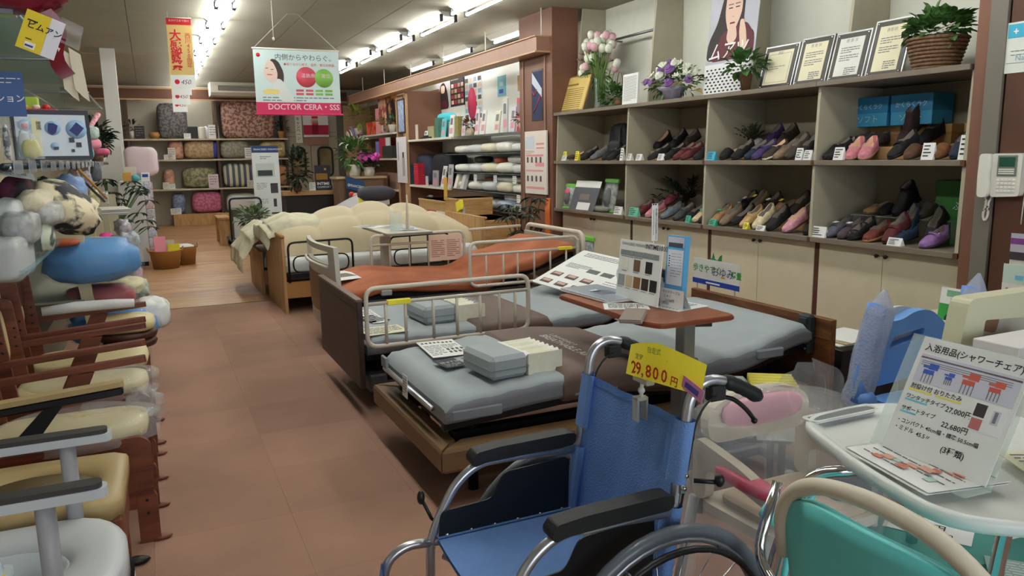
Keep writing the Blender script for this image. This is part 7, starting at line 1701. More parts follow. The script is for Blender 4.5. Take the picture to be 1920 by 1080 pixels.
pp([(.10, .66), (.16, .84), (.22, .80), (.27, .64), (.25, .50), (.18, .48), (.12, .56)], .002, SK2, .05)
pp([(.20, .52), (.29, .56), (.40, .36), (.46, .20), (.30, .19), (.22, .34)], .0015, M('white_blouse_print', (220, 226, 226), .6), .05)
prints(t, [(w*.145, h*.60, w*.06, .008, 0), (w*.13, h*.70, w*.03, .006, 1), (w*.19, h*.68, w*.03, .006, 1)], [RED, INK], .003)
for (x, y, r, m, z) in ((.60, .58, .115, M('rose_disc', (214, 84, 100), .5), .002), (.81, .57, .105, M('green_disc', (130, 186, 84), .5), .0025), (.055, .90, .022, RED, .002)): MB().lathe([(0, 0), (r, 0), (r, .0008), (0, .0008)], 28, T=Tr(x*w, y*h, z)).build('round_print', m, t)
for (x, s) in ((.54, '温熱'), (.60, '治療'), (.78, '電位')): text(t, s, .05, M('pale_pink_text', (236, 200, 214), .6), x*w, h*.58, .004)
for i in range(4):
    for j in range(2): MB().box((.47+.115*i)*w, (.56+.115*i)*w, (.30+.055*j)*h, (.335+.055*j)*h, .001, .002).build('printing', M('rose_disc', (214, 84, 100), .5) if i < 2 else M('green_disc', (130, 186, 84), .5), t)
pp([(.08, .36), (.14, .39), (.28, .38), (.26, .31), (.10, .31)], .002, M('fruit_plate', (226, 206, 120), .5), .04)
prints(t, lines(.08*w, h*.25, w*.84, 2, .03, .011, 0, word=.05), [GREYINK])
MB().cyl((-.01, h, 0), (w+.01, h, 0), .010, 8).build('top_rod', OFFW, t); MB().cyl((-.02, 0, 0), (w+.02, 0, 0), .011, 8).build('bottom_rod', M('crimson_band', (206, 40, 92), .5), t)
MB().tube([(.01, h, 0), (w*.42, CEIL-.004-a.z, 0), (w*.54, CEIL-.004-a.z, 0), (w*.99, h, 0)], .003, 5).build('string', OFFW, t)
t = thing('pull_cord', 'thin beaded pull cord hanging before the wide banner', 'cord', (P(512, 60, y=8.6).x, 8.6, CEIL-.004)); MB().cyl((0, 0, 0), (0, 0, -.36), .004, 6).lathe([(0, -.40), (.012, -.39), (.012, -.37), (0, -.36)], 8).build('cord', OFFW, t)
a, w, h = banner_frame(9.6, 320, 33, 366, 142)
KRB = M('golden_banner', (206, 176, 110), .6)
t = card('vertical_banner', 'nearest narrow golden vertical banner with red Japanese writing and a white foot', 'banner', frame((a.x, 9.6, a.z-.14), (1, -.12, 0), (0, 0, 1)), w, h+.14, KRB, .004, group='vertical banners in a row')
prints(t, [(0, h+.14-.075, w, .075, 0), (0, 0, w, .15, 1)], [RED, PAPER])
text(t, '大感謝祭', .125, RED, w*.32, h-.09, .002, 'CENTER', vertical=True, bold=.02); text(t, '西川450周年', .062, RED, w*.82, h-.07, .002, 'CENTER', vertical=True)
text(t, 'おかげさまで西川', .026, PAPER, w*.1, h+.10, .002); text(t, '●', .07, RED, w*.12, .05, .002); text(t, '450.', .07, M('wine_ink', (110, 50, 90), .6), w*.38, .05, .002, shear=.3)
MB().cyl((-.005, h+.14, 0), (w+.005, h+.14, 0), .006, 6).build('top_rod', OFFW, t)
for x in (.02, w-.02): MB().cyl((x, h+.14, 0), (x, CEIL-.003-(a.z-.14), 0), .002, 5).build('string', OFFW, t)
for k, (px, py, wpx, y) in enumerate(((323, 170, 46, 11.2), (325, 188, 40, 12.9), (325, 202, 34, 14.6))):
    q = P(px, py+8, y=y); ww = wpx*(P(365, 190, y=y).x-P(325, 190, y=y).x)/40
    t = card('vertical_banner', ['second', 'third', 'farthest'][k]+' of the narrow golden banners, its white foot showing below the nearer one', 'banner', frame((q.x, y, q.z), (1, -.12, 0), (0, 0, 1)), ww*.8, CEIL-q.z-.05, KRB, .004, group='vertical banners in a row')
    prints(t, [(0, 0, ww*.8, .24, 0)], [PAPER]); text(t, '●', .08, RED, ww*.1, .09, .002); text(t, '450.', .08, M('wine_ink', (110, 50, 90), .6), ww*.3, .09, .002, shear=.3)
    MB().cyl((ww*.4, CEIL-q.z-.06, 0), (ww*.4, CEIL-.003-q.z, 0), .003, 5).build('string', OFFW, t)
# ================================================================ back wall shelving with futons
YB = 18.3
def bx_(px): return -.41+(px-225)*.01075
BSH = M('pale_shelf_board', (196, 184, 160), .55); BBK = M('back_shelf_panel', (186, 180, 164), .8); DPO = M('dark_post', (84, 62, 50), .6)
bu = thing('futon_shelf_unit', 'wide back wall shelving with four levels of rolled futons', 'shelving', (1.3, YB, 0))
X0, X1 = bx_(190)-1.3, bx_(535)-1.3
for z in (.80, 1.43, 1.87): MB().box(X0-.7, X1, 0, .6, z-.035, z, .003).build('shelf', BSH, bu)
MB().box(X0-.7, X1, .58, .60, 0, CEIL-.01).build('back_panel', BBK, bu)
for px in (232, 395, 530): MB().box(bx_(px)-1.3-.025, bx_(px)-1.3+.025, .02, .58, 0, 2.78).build('divider', DPO, bu)
MB().box(X0-.7, 4.3-1.3, -.02, .10, 2.70, 2.90).build('fascia', M('fascia_brown', (96, 62, 46), .6), bu); MB().box(X0-.7, 4.3-1.3, -.03, .0, 2.67, 2.70).box(X0-.7, 4.3-1.3, -.03, .0, 2.90, 2.93).build('fascia_edge', TRIM, bu)['kind'] = 'stuff'
MB().box(bx_(300)-1.3, bx_(412)-1.3, -.05, .5, 0, .25, .004).build('wood_plinth', LW, bu); MB().box(bx_(412)-1.3, X1, .0, .5, 0, .20, .004).build('plinth', DPO, bu)
def fut(px0, px1, py0, z, lab, m, name='rolled_futon', cat='futon', p=.55, film=True, dy=.24, end=None, grp='futons on the back shelves', jit=.05):
    x0, x1 = bx_(px0), bx_(px1); h = max(.08, P((px0+px1)/2, py0, y=YB).z-z); t = thing(name, lab, cat, ((x0+x1)/2, YB+.28, z+.002), 0, grp)
    MB().ball((0, 0, h/2), ((x1-x0)/2, dy, h/2), 22, 12, p, jit=jit, seed=int(px0)).build('roll', m, t)
    if end: MB().ball(((x1-x0)*.42, -.01, h/2), ((x1-x0)*.10, dy*.96, h*.46), 12, 10, p).build('roll_end', end, t)
    return t
fut(286, 342, 192, 1.87, 'tall grey patterned futon standing on the top back shelf', pat('grey_damask', (116, 114, 112), (78, 76, 82), 22), p=.4)
fut(405, 512, 186, 1.87, 'large rose and brown floral futon on the top back shelf', pat('rose_floral', (186, 150, 132), (128, 86, 78), 20), p=.3)
fut(302, 330, 264, 1.43, 'peach futon roll behind the small boxes, second back shelf', pat('peach_damask', (206, 160, 136), (176, 130, 112), 9))
fut(330, 396, 263, 1.43, 'beige brocade futon roll with a deep blue end', pat('beige_brocade', (190, 164, 128), (160, 134, 106), 20), end=M('royal_blue_cloth', (46, 60, 160), .6))
fut(398, 458, 262, 1.43, 'grey-green damask futon roll on the second back shelf', pat('grey_green_damask', (162, 158, 140), (136, 134, 120), 22))
fut(478, 536, 264, 1.43, 'cream and teal futon roll behind the tall standee', pat('cream_ochre', (206, 186, 130), (176, 150, 96), 8), end=M('teal_cloth', (96, 160, 150), .6))
fut(288, 310, 318, .80, 'peach futon roll at the left of the third back shelf', pat('peach_damask', (206, 160, 136), (176, 130, 112), 9))
fut(323, 392, 314, .80, 'olive green damask futon roll on the third back shelf', pat('olive_damask', (156, 152, 116), (112, 110, 84), 16))
fut(401, 464, 307, .80, 'slate blue and cream striped futon roll', M('blue_cream_stripe', (206, 200, 170), .7, kind='band', scale=2.6, col2=(84, 96, 116), vec=(1, 0, 0)), p=.45)
fut(508, 534, 310, .80, 'orange-beige futon roll right of the standee', M('orange_beige', (196, 140, 100), .7, var=.2))
fut(300, 326, 364, .25, 'blue-grey floral futon on the lowest back shelf', pat('blue_floral', (146, 160, 188), (110, 124, 156), 24))
fut(337, 400, 360, .25, 'deep pink quilted futon on the lowest back shelf', pat('pink_damask', (206, 124, 154), (176, 92, 124), 22))
fut(404, 468, 364, .20, 'white bagged futon behind the platform trolley', M('white_pillow', (224, 226, 222), .6, bump=.3, bscale=12))
fut(432, 476, 374, .42, 'white quilt in plastic standing over the trolley', M('white_quilt', (226, 228, 230), .5, bump=.5, bscale=8), cat='quilt', name='bagged_quilt')
def bcard(px0, px1, py0, py1, lab, m, y=YB-.0, name='price_card', cat='price card', lines_=True, th=.01, z=None):
    a = P(px0, py1, y=y); b_ = P(px1, py1, y=y); c_ = P(px0, py0, y=y); zz = a.z if z is None else z
    t = card(name, lab, cat, frame((a.x, y, zz), (1, 0, 0), (0, .05, 1)), b_.x-a.x, c_.z-zz, m, th)
    if lines_: prints(t, lines((b_.x-a.x)*.12, (c_.z-zz)*.8, (b_.x-a.x)*.75, 4, (c_.z-zz)*.18, (c_.z-zz)*.05, 0, word=.05), [GREYINK])
    return t
for (a, b_, c, d, z, m, lab) in ((253, 272, 236, 258, 1.872, M('dark_photo_card', (50, 46, 44), .6), 'dark photo card on a white foot, top back shelf'), (345, 358, 250, 258, 1.872, PAPER, 'tiny white card right of the tall grey futon'), (392, 411, 234, 258, 1.872, PAPER, 'white printed card left of the rose floral futon'),
    (308, 322, 290, 300, 1.432, PAPER, 'low white box card on the second back shelf'), (316, 330, 277, 300, 1.432, OFFW, 'printed card left of the beige brocade roll'), (460, 478, 277, 300, 1.432, PAPER, 'white box card right of the grey-green roll'), (306, 318, 342, 354, .802, OFFW, 'small card left of the olive roll'), (318, 329, 345, 354, .802, PAPER, 'white card at the foot of the olive roll'), (392, 411, 327, 352, .802, M('pale_pink_card', (226, 206, 214), .6), 'pale pink card between the olive and striped rolls'), (464, 478, 338, 352, .802, OFFW, 'cream card right of the striped roll'), (321, 341, 391, 405, .252, PAPER, 'white card before the deep pink futon')):
    bcard(a, b_, c, d, lab, m, YB+.02, z=z)
for (px, z, lab, s) in ((240, 1.872, 'small spiky plant in a white pot on the top back shelf', .8), (524, 1.872, 'small green plant in a straw pot beside the rose futon', 1)):
    t = thing('potted_plant', lab, 'plant', (bx_(px), YB+.12, z)); MB().lathe([(.06, 0), (.08, .16), (0, .15)], 12).build('pot', OFFW if s < 1 else WICK, t); leafy(t, 'leaves', DLEAF, cloud(random.Random(px), 40, (0, 0, .24), (.12, .08, .10)), .12, 3, aspect=.3)
t = thing('straw_pot', 'small round straw pot left of the tall grey futon', 'pot', (bx_(279), YB+.12, 1.872)); MB().lathe([(.08, 0), (.11, .08), (.09, .14), (.0, .13)], 14).build('pot', WICK, t)
t = thing('canister_set', 'dark box, white canister and shiny wrapped item on the top back shelf', 'box', (bx_(352), YB+.15, 1.872)); MB().box(-.12, .08, 0, .2, 0, .26, .004).build('dark_box', BLACK, t); MB().lathe([(.07, 0), (.08, .02), (.08, .22), (.05, .25), (0, .25)], 14, T=Tr(.16, -.02, 0)).build('canister', OFFW, t); MB().ball((.28, 0, .13), (.08, .05, .13), 10, 8, .6, jit=.3).build('wrapped_item', M('silver_foil', (206, 206, 210), .25, .4, bump=.6, bscale=20), t)
# left stretch behind the pillar
for (a, b_, py, z, c, lab) in ((196, 222, 262, 1.43, (190, 120, 130), 'rose futon end seen left of the pillar'),):
    fut(a-14, b_-6, py, z, lab, M('rose_end', c, .7))
# air conditioner
t = thing('air_conditioner', 'long cream ceiling air conditioner with a dark intake slot above the back shelves', 'air conditioner', (2.5, 17.6, 2.74))
ACM = M('ac_cream', (214, 210, 196), .45)
MB().prism([(0, .06), (.10, 0), (.6, 0), (.62, .27), (.0, .27), (-.04, .2)], 'x', -1.2, 1.35).build('casing', ACM, t); MB().box(-1.05, 1.25, -.045, -.0, .10, .20, .003).build('intake_slot', M('ac_slot', (96, 92, 84), .6), t)
for k in range(3): MB().box(-1.04, 1.24, -.052, -.044, .118+.03*k, .124+.03*k).build('louvre', ACM, t)
# folding doors with oval windows
for k, (a, b_) in enumerate(((537, 585), (586, 636))):
    xa, xb = P(a, 330, y=YB+.1).x, P(b_, 330, y=YB+.1).x; w = xb-xa
    o = platehole([(0, 0), (w, 0), (w, 2.68), (0, 2.68)], rpoly([(w*.25, 1.0), (w*.78, 1.0), (w*.78, 1.66), (w*.25, 1.66)], .12, 5), 0, .04, 'door_%d' % (k+1), M('door_taupe', (160, 150, 132), .5), None); o.location = (xa, YB+.1, 0); tag(o, kind='structure')
    MB().tube([(x, -.0, z) for x, z in rpoly([(w*.25, 1.0), (w*.78, 1.0), (w*.78, 1.66), (w*.25, 1.66)], .12, 5)], .022, 6, closed=True).build('window_gasket', BLACK, o)
    MB().box(w*.24, w*.79, .02, .024, .98, 1.68).build('window_pane', M('door_glass', (150, 136, 96), .1, var=.4, scale=3), o)
    for z in (2.0, 1.9): MB().box(.02, w-.02, -.006, .0, z, z+.008).build('door_groove', DPO, o)
bcard(570, 617, 212, 257, 'red, white and black poster on the folding doors', M('poster_white', (220, 214, 216), .6), YB+.05, 'door_poster', 'poster', False)
t = bpy.data.objects['door_poster']; w = P(617, 257, y=YB).x-P(570, 257, y=YB).x
prints(t, [(0, .05, w, .22, 0), (w*.35, .05, w*.25, .42, 1), (w*.3, .3, w*.3, .12, 2)], [M('wine_red_print', (170, 30, 60), .6), M('red_dress', (196, 40, 70), .6), SKIN])
bcard(572, 615, 258, 272, 'brown and pink photo strip below the red poster', M('brown_photo', (150, 110, 90), .6), YB+.05, 'door_photo', 'poster', False)
bcard(556, 568, 216, 268, 'narrow white paper with vertical black writing on the doors', OFFW, YB+.05, 'door_notice', 'notice', False); text(bpy.data.objects['door_notice'], 'キャンペーン', .10, INK, .06, .50, .002, 'CENTER', vertical=True)
# counter in front of the doors
t = thing('counter', 'wooden topped counter with a dark body before the folding doors', 'counter', (2.85, 15.3, 0))
MB().box(-.62, .64, -.3, .3, .72, .80, .004).build('top', M('counter_wood', (176, 138, 96), .5, kind='wood', scale=2), t); MB().box(-.56, .60, -.26, .28, 0, .72).build('body', M('counter_dark', (34, 32, 34), .5), t)
t = bcard(592, 622, 310, 352, 'dark framed photo print with white lettering on the counter', M('night_photo', (36, 36, 52), .5), 15.1, 'photo_stand', 'sign', False, z=.802)
w = .30; prints(t, [(.02, .20, .22, .12, 0), (.18, .38, .04, .04, 1)], [M('amber_glow_print', (150, 110, 40), .6), M('moon_print', (220, 160, 60), .6)]); text(t, 'INTIME', .075, PAPER, .03, .10, .002, bold=.02); text(t, 'COMFORT', .055, PAPER, .03, .04, .002)
bcard(580, 592, 342, 352, 'little white card left of the dark photo stand', PAPER, 15.05, z=.802)
t = thing('grey_speaker', 'grey rounded cylinder lying at the right end of the counter', 'speaker', (P(636, 345, y=15.1).x, 15.1, .86)); MB().cyl((-.14, 0, 0), (.14, 0, 0), .058, 16).build('body', LGREY, t); MB().cyl((-.145, 0, 0), (-.14, 0, 0), .05, 14).build('end_cap', DGREY, t)
t = thing('hanging_vine', 'tall leafy vine plant on a stand before the folding doors', 'plant', (P(558, 350, y=15.0).x, 15.0, .80))
MB().lathe([(.06, 0), (.08, .12), (0, .11)], 12).build('pot', BROWNW, t); MB().cyl((0, 0, .1), (0, 0, .7), .008, 6).build('stem', BROWNW, t)
leafy(t, 'leaves', DLEAF, cloud(random.Random(4), 160, (0, 0, .42), (.20, .12, .38)), .13, 3, aspect=.5)
# tall standee
a = P(480, 400, y=13.1); w = P(530, 330, y=13.1).x-P(480, 330, y=13.1).x
t = card('standee', 'tall white bed standee with a navy heading in front of the back shelves', 'sign', frame((a.x, 13.1, .02), (1, 0, 0), (0, .02, 1)), w, 1.60, M('standee_white', (216, 226, 228), .5), .03)
prints(t, [(0, 1.49, w, .11, 0), (w*.12, 1.10, w*.7, .22, 1), (w*.18, 1.12, w*.55, .09, 2, .0006), (w*.62, .84, w*.28, .16, 3), (w*.7, .62, w*.12, .13, 3), (w*.6, .50, w*.3, .03, 3)]+lines(w*.1, 1.0, w*.4, 4, .03, .008, 4, word=.05)+lines(w*.1, .74, w*.4, 4, .03, .008, 4, word=.05)+lines(w*.3, 1.42, w*.4, 2, .03, .012, 4), [M('navy_print', (34, 58, 110), .5), M('pale_room', (190, 200, 196), .6), M('dark_bed_print', (56, 64, 70), .6), DGREY, GREYINK])
text(t, 'FRANCEBED PARAMOUNT', .038, PAPER, w*.08, 1.53, .002)
# trolley, stand and plant pot at the aisle
t = thing('platform_trolley', 'platform trolley with a black hoop handle carrying a dark green box', 'trolley', (P(455, 462, z=0).x+.06, 13.3, 0))
MB().box(-.26, .28, -.3, .5, .11, .14, .006).build('platform', DGREY, t); MB().tube(smoothpath([(-.24, -.28, .13), (-.24, -.30, .80), (.24, -.30, .80), (.24, -.28, .13)], .07), .016, 8).build('hoop_handle', BLACK, t)
for x in (-.2, .22):
    for y in (-.24, .42): castor(t, x, y, .045)
MB().box(-.20, .26, -.22, .3, .142, .62, .004).build('green_box', M('dark_green_box', (64, 74, 62), .6), t); MB().box(-.19, -.02, -.232, -.222, .16, .50).build('white_notice', M('trolley_notice', (190, 196, 194), .6), t)
t = thing('wooden_stand', 'small light wood stand left of the trolley', 'stand', (P(420, 430, y=13.9).x, 13.9, 0)); MB().box(-.10, .10, -.2, .5, .42, .46, .004).build('top', LW, t)
for y in (-.18, .46): MB().box(-.09, .09, y, y+.04, 0, .42).build('leg', LW, t)
t = thing('potted_plant', 'large pale-leaved plant in a brown pot right of the trolley', 'plant', (P(478, 440, y=12.0).x, 12.0, 0)); MB().lathe([(.10, 0), (.15, .32), (.13, .42), (.16, .46), (0, .44)], 16).build('pot', M('deep_brown_pot', (74, 48, 34), .5), t)
leafy(t, 'leaves', M('sage_leaf', (120, 140, 106), .6, var=.4, scale=20), cloud(random.Random(14), 120, (0, 0, .56), (.22, .18, .14)), .12, 3, aspect=.6)
# white wrapped bed with raised head
t = thing('adjustable_bed', 'white plastic-wrapped adjustable bed with its head raised, behind the duvet', 'bed', (2.2, 10.6, 0))
mattress(t, [(-.9, .60), (-.35, .60), (-.15, .64), (.62, .90), (.68, .90)], -.5, .5, .12, M('wrapped_white', (226, 228, 234), .25, bump=.5, bscale=6, coat=.3), name='mattress', rip=0)
MB().box(-.88, .66, -.46, .46, .28, .46, .01).build('base', M('base_dark', (70, 68, 62), .6), t)
for x in (-.8, .6):
    for y in (-.4, .4): MB().cyl((x, y, 0), (x, y, .28), .03, 10).build('leg', BLACK, t)
for y in (-.4, .4): MB().cyl((.55, y, .45), (.55, y, .76), .02, 8).build('lift_strut', BLACK, t)
t = thing('dark_cushion', 'dark slate oval cushion on the wrapped white bed', 'cushion', (2.72, 10.15, .84)); MB().ball((0, 0, .09), (.25, .16, .10), 22, 12, .75, jit=.08).build('cushion', M('slate_cloth', (62, 62, 72), .8), t); MB().box(-.24, -.19, -.02, .04, -.03, .05, .01).build('yellow_tag', YELP, t)
t = thing('side_table', 'black side table with leaflets beyond the duvet', 'table', (3.12, 11.9, 0)); MB().box(-.35, .45, -.3, .3, .60, .66, .004).build('top', BLACK, t); MB().box(-.3, .4, -.26, .26, 0, .60).build('body', M('counter_dark', (34, 32, 34), .5), t)
t = thing('flower_pot', 'red and pink flowers in a dark red pot on the black side table', 'flowers', (P(672, 385, y=11.8).x, 11.8, .662)); MB().lathe([(.05, 0), (.07, .10), (0, .09)], 12).build('pot', M('dark_red_pot', (90, 24, 30), .5), t)
rn = random.Random(6)
for k in range(9): MB().ball((rn.uniform(-.11, .11), rn.uniform(-.05, .05), .15+rn.uniform(-.03, .06)), (.042, .035, .035), 8, 6, jit=.4, seed=k).build('flower_head', (M('scarlet_petal', (216, 50, 44), .6), M('soft_pink_petal', (226, 160, 168), .6))[k < 3], t)
leafy(t, 'leaves', LEAF, cloud(rn, 20, (0, 0, .12), (.1, .05, .04)), .06, 2)
for k, (a, b_, py0, lab) in enumerate(((687, 702, 359, 'left white and grey brochure on the black side table'), (697, 719, 356, 'right mint and white brochure with a bed picture on the side table'))):
    t = bcard(a, b_, py0, 386, lab, (PAPER, M('mint_sheet', (206, 222, 212), .6))[k], 11.75-.06*k, 'brochure', 'brochure', False, z=.662)
    w = .14; prints(t, [(.02, .05, .10, .06, 0), (.02, .16, .10, .05, 1)], [STEEL, M('mint_green_print', (150, 200, 160), .6)])
# ================================================================ bedding section on the right
BW_ = M('bright_back_board', (230, 232, 226), .7); SB = M('white_shelf_board', (216, 212, 198), .5); GSH = M('glass_shelf_grey', (120, 128, 124), .1, alpha=.75)
u2 = thing('bedding_shelf_unit', 'white backed bedding shelving between the column and the brown side wall', 'shelving', (4.2, 11, 0))
MB().box(.66, .68, -2.25, 2.5, 0, CEIL-.02).build('back_board', BW_, u2)
MB().box(.0, .66, 2.42, 2.46, 0, 2.55).build('side_board', BROWNP, u2); MB().box(-.02, .02, 2.38, 2.50, 0, 2.50, .003).build('front_post', TRIM, u2)
MB().box(.0, .66, .2, 2.42, 1.665, 1.70, .003).build('shelf', SB, u2); MB().box(.0, .66, .35, 2.42, .885, .92, .003).build('shelf', SB, u2)
MB().box(.04, .64, -2.24, .2, 1.69, 1.70).build('glass_shelf', GSH, u2)
for z in (1.44, 1.165, .91, .66): MB().box(.06, .64, -2.24, .62, z-.008, z).build('glass_shelf', GSH, u2); MB().cyl((.06, -2.24, z-.012), (.06, .62, z-.012), .009, 6).build('shelf_bracket', DGREY, u2)
MB().box(.1, .66, -2.2, 2.4, 0, .32).build('low_plinth', BROWNP, u2)
PLW = [M('pillow_white', (230, 230, 220), .7, bump=.2, bscale=10), M('pillow_cream', (226, 220, 196), .7, bump=.2, bscale=10), M('pillow_grey', (210, 214, 216), .55, bump=.4, bscale=12)]
nm = {1.44: 'upper', 1.165: 'middle', .91: 'lower', .66: 'lowest'}
pos = ['nearest the column', 'second from the column', 'third from the column', 'fourth from the column', 'farthest from the column']
for z in (1.44, 1.165, .91, .66):
    for k in range(5):
        y = 9.02+k*.52; t = thing('pillow', 'pillow on the %s glass shelf, %s' % (nm[z], pos[k]), 'pillow', (4.52, y, z+.001), 0, 'pillows on the glass shelves')
        hh = .062+.012*((k*3) % 4)/3
        m = PLW[(k+int(z*10)) % 3] if z != .66 else M('bag_col_%d' % k, [(200, 204, 206), (170, 184, 206), (196, 196, 186), (180, 180, 196), (206, 190, 200)][k], .35, bump=.8, bscale=16)
        MB().ball((0, 0, hh), (.26, .25, hh), 20, 10, .55, jit=.08, seed=k+int(z*9)).build('pillow_body', m, t)
for (y, z, s, c, lab) in ((10.6, 1.165, (.1, .2, .05), (36, 40, 38), 'dark folded neck pillow lying on the middle row of pillows'), (9.95, 1.165, (.1, .10, .04), (200, 100, 70), 'terracotta small pouch on the middle row of pillows'), (9.3, 1.165, (.12, .3, .05), (206, 208, 204), 'pale thin pillow lying on the middle row near the column'), (9.5, .91, (.14, .45, .04), (206, 206, 198), 'long pale bagged pillow lying on the lower row'), (10.3, .91, (.08, .12, .03), (160, 96, 70), 'brown pouch lying on the lower row'), (9.4, .66, (.14, .3, .05), (214, 216, 216), 'white crumpled bag on the lowest row near the plant')):
    t = thing('small_pillow', lab, 'pillow', (4.48, y, z+.135)); MB().ball((0, 0, s[2]), s, 16, 8, .6, jit=.1).build('body', M('sp_%d_%d' % (c[0], c[2]), c, .7), t)
for k, (px, z) in enumerate(((888, 1.16), (925, 1.16), (961, 1.16), (968, .92))):
    p = P(px, 324, x=4.25); t = card('shelf_tag', 'small white price tag hanging from the pillow shelf, %s from the left' % ['first', 'second', 'third', 'lowest, last'][k], 'price tag', frame((4.25, p.y, z-.12), (0, -1, 0), (0, 0, 1)), .11, .10, PAPER, .003, 'price tags of the pillow shelves')
    prints(t, lines(.01, .08, .09, 3, .025, .006, 0), [GREYINK])
# posters on the white back board
def wp(px0, py0, px1, py1, lab, m, X=4.855, name='poster', cat='poster'):
    return sheet(px0, py0, px1, py1, X, lab, m, cat, name)
t, w, h = wp(820, 207, 842, 148, 'poster of a dark haired woman on the white back board', M('poster_grey', (190, 186, 190), .6))
MB().prism(rpoly([(w*.1, 0), (w*.95, 0), (w*.85, h*.6), (w*.6, h*.95), (w*.3, h*.85), (w*.15, h*.4)], .1), 'z', .001, .003).build('printing', M('dark_hair_print', (44, 34, 36), .6), t); MB().prism(rpoly([(w*.35, h*.55), (w*.65, h*.55), (w*.68, h*.82), (w*.35, h*.82)], .08), 'z', .004, .005).build('printing', SKIN, t)
MB().prism(rpoly([(w*.25, .02), (w*.9, .02), (w*.75, h*.3), (w*.4, h*.3)], .05), 'z', .004, .005).build('printing', M('maroon_print', (92, 30, 44), .6), t)
t, w, h = wp(845, 201, 871, 140, 'dark poster with a grid of small portraits', M('poster_dark', (48, 38, 38), .6)); prints(t, [(w*(.08+.22*i), h*(.08+.19*j), w*.16, h*.13, (i+j) % 3) for i in range(4) for j in range(4)], [SKIN, M('wine_red_print', (170, 30, 60), .6), M('tan_print', (180, 140, 110), .6)]); text(t, 'BODY MUATSU', h*.08, PAPER, w*.08, h*.90, .002, wide=1.3)
t, w, h = wp(872, 240, 903, 134, 'tall pale poster of many faces around a pink-red disc', M('poster_pale', (214, 220, 222), .6)); prints(t, [(w*(.06+.24*i), h*(.05+.115*j), w*.18, h*.08, (i*2+j) % 3) for i in range(4) for j in range(8)], [SKIN, M('face_dark', (90, 76, 76), .6), M('face_blue', (150, 170, 190), .6)])
MB().lathe([(0, .003), (w*.24, .003), (w*.24, .005), (0, .005)], 20, T=Tr(w*.45, h*.45, 0) @ Matrix.Diagonal((1, 1.4, 1, 1))).build('round_print', M('raspberry', (206, 50, 90), .6), t)
t, w, h = wp(933, 182, 948, 140, 'small turquoise poster on the white back board', M('turquoise_poster', (120, 184, 200), .5)); prints(t, [(w*.3, h*.5, w*.4, h*.2, 0), (w*.2, h*.15, w*.5, h*.2, 1)], [M('pale_print', (190, 214, 214), .6), BLUEP])
t, w, h = wp(969, 177, 984, 126, 'small gold picture in a white mount near the column', PAPER); prints(t, [(w*.12, h*.12, w*.76, h*.62, 0)], [M('gold_picture', (196, 164, 90), .6, var=.3, scale=30)])
# items on the upper shelf
rn = random.Random(3)
def blk(name, lab, cat, px, X, z, sy, h, sx, m, tilt=0, lines_=False, grp=None):
    y = P(px, 262, x=X).y; t = thing(name, lab, cat, (X, y, z+.001), 0, grp)
    b = MB().box(0, sx, -sy/2, sy/2, 0, h, .003, T=Ry(tilt)); b.build('body', m, t)
    if lines_: prints(t, [(-sy*.35, h*.15, sy*.7, h*.25, 0), (-sy*.3, h*.55, sy*.55, h*.3, 1)], [M('soft_pink_print', (214, 150, 160), .6), GREYINK]).matrix_local = Ry(tilt) @ frame((0, 0, 0), (0, -1, 0), (0, 0, 1))
    return t
ZU = 1.70
for (px, sy, h, sx, c, lab, tl, ln) in ((781, .10, .26, .02, (206, 190, 180), 'narrow beige card at the far end of the upper shelf', 0, 0), (797, .16, .14, .03, (220, 220, 214), 'small white folded card beside the black tray', .2, 1), (808, .3, .20, .10, (160, 156, 120), 'olive box on the upper shelf', 0, 0), (819, .16, .32, .12, (70, 120, 104), 'stack of green ribbed boxes on the upper shelf', 0, 0), (830, .18, .30, .02, (90, 190, 200), 'turquoise and white leaflet before the green boxes', .12, 1), (845, .18, .34, .02, (226, 228, 228), 'white leaflet with small pictures right of the turquoise one', .12, 1),
    (856, .14, .30, .10, (150, 140, 80), 'olive patterned box on the upper shelf', 0, 0), (868, .14, .28, .02, (206, 206, 212), 'grey and white leaflet beside the olive patterned box', .1, 1), (893, .12, .36, .02, (222, 210, 214), 'white and red leaflet on the glass top, first of the row', .1, 1), (904, .14, .34, .02, (226, 222, 222), 'leaflet with a red heading in the glass top row', .14, 1), (930, .16, .30, .02, (214, 216, 190), 'pale green leaflet in the glass top row', .14, 1), (947, .14, .44, .02, (196, 200, 196), 'tall grey leaflet rack on the glass top', .02, 1), (960, .14, .32, .02, (206, 196, 214), 'lilac leaflet beside the tall rack', .1, 1), (972, .12, .42, .02, (190, 60, 84), 'crimson topped leaflet near the ivy by the column', .04, 1)):
    blk('leaflet' if sx < .03 else 'gift_box', lab, 'leaflet' if sx < .03 else 'box', px, 4.3, ZU, sy, h, sx, M('us_%d_%d_%d' % c, c, .5, var=.25 if 'patterned' in lab or 'ribbed' in lab else 0, scale=40), tl, bool(ln))
t = thing('black_tray', 'flat black tray of small goods on the upper shelf', 'tray', (4.25, P(800, 262, x=4.3).y, ZU+.001)); MB().box(0, .2, -.26, .2, 0, .03, .004).box(.03, .18, -.1, .12, .03, .06, .006).build('tray', BLACK, t)
t = thing('cyan_cushion', 'bright cyan rounded cushion above the green boxes', 'cushion', (4.5, P(835, 235, x=4.5).y, ZU+.001)); MB().box(-.02, .1, -.3, .3, 0, .26, .01).build('carton', M('pale_blue_carton', (150, 190, 206), .6), t); MB().ball((.03, 0, .33), (.1, .30, .08), 18, 10, .6).build('cushion', M('cyan_cloth', (60, 190, 206), .6), t)
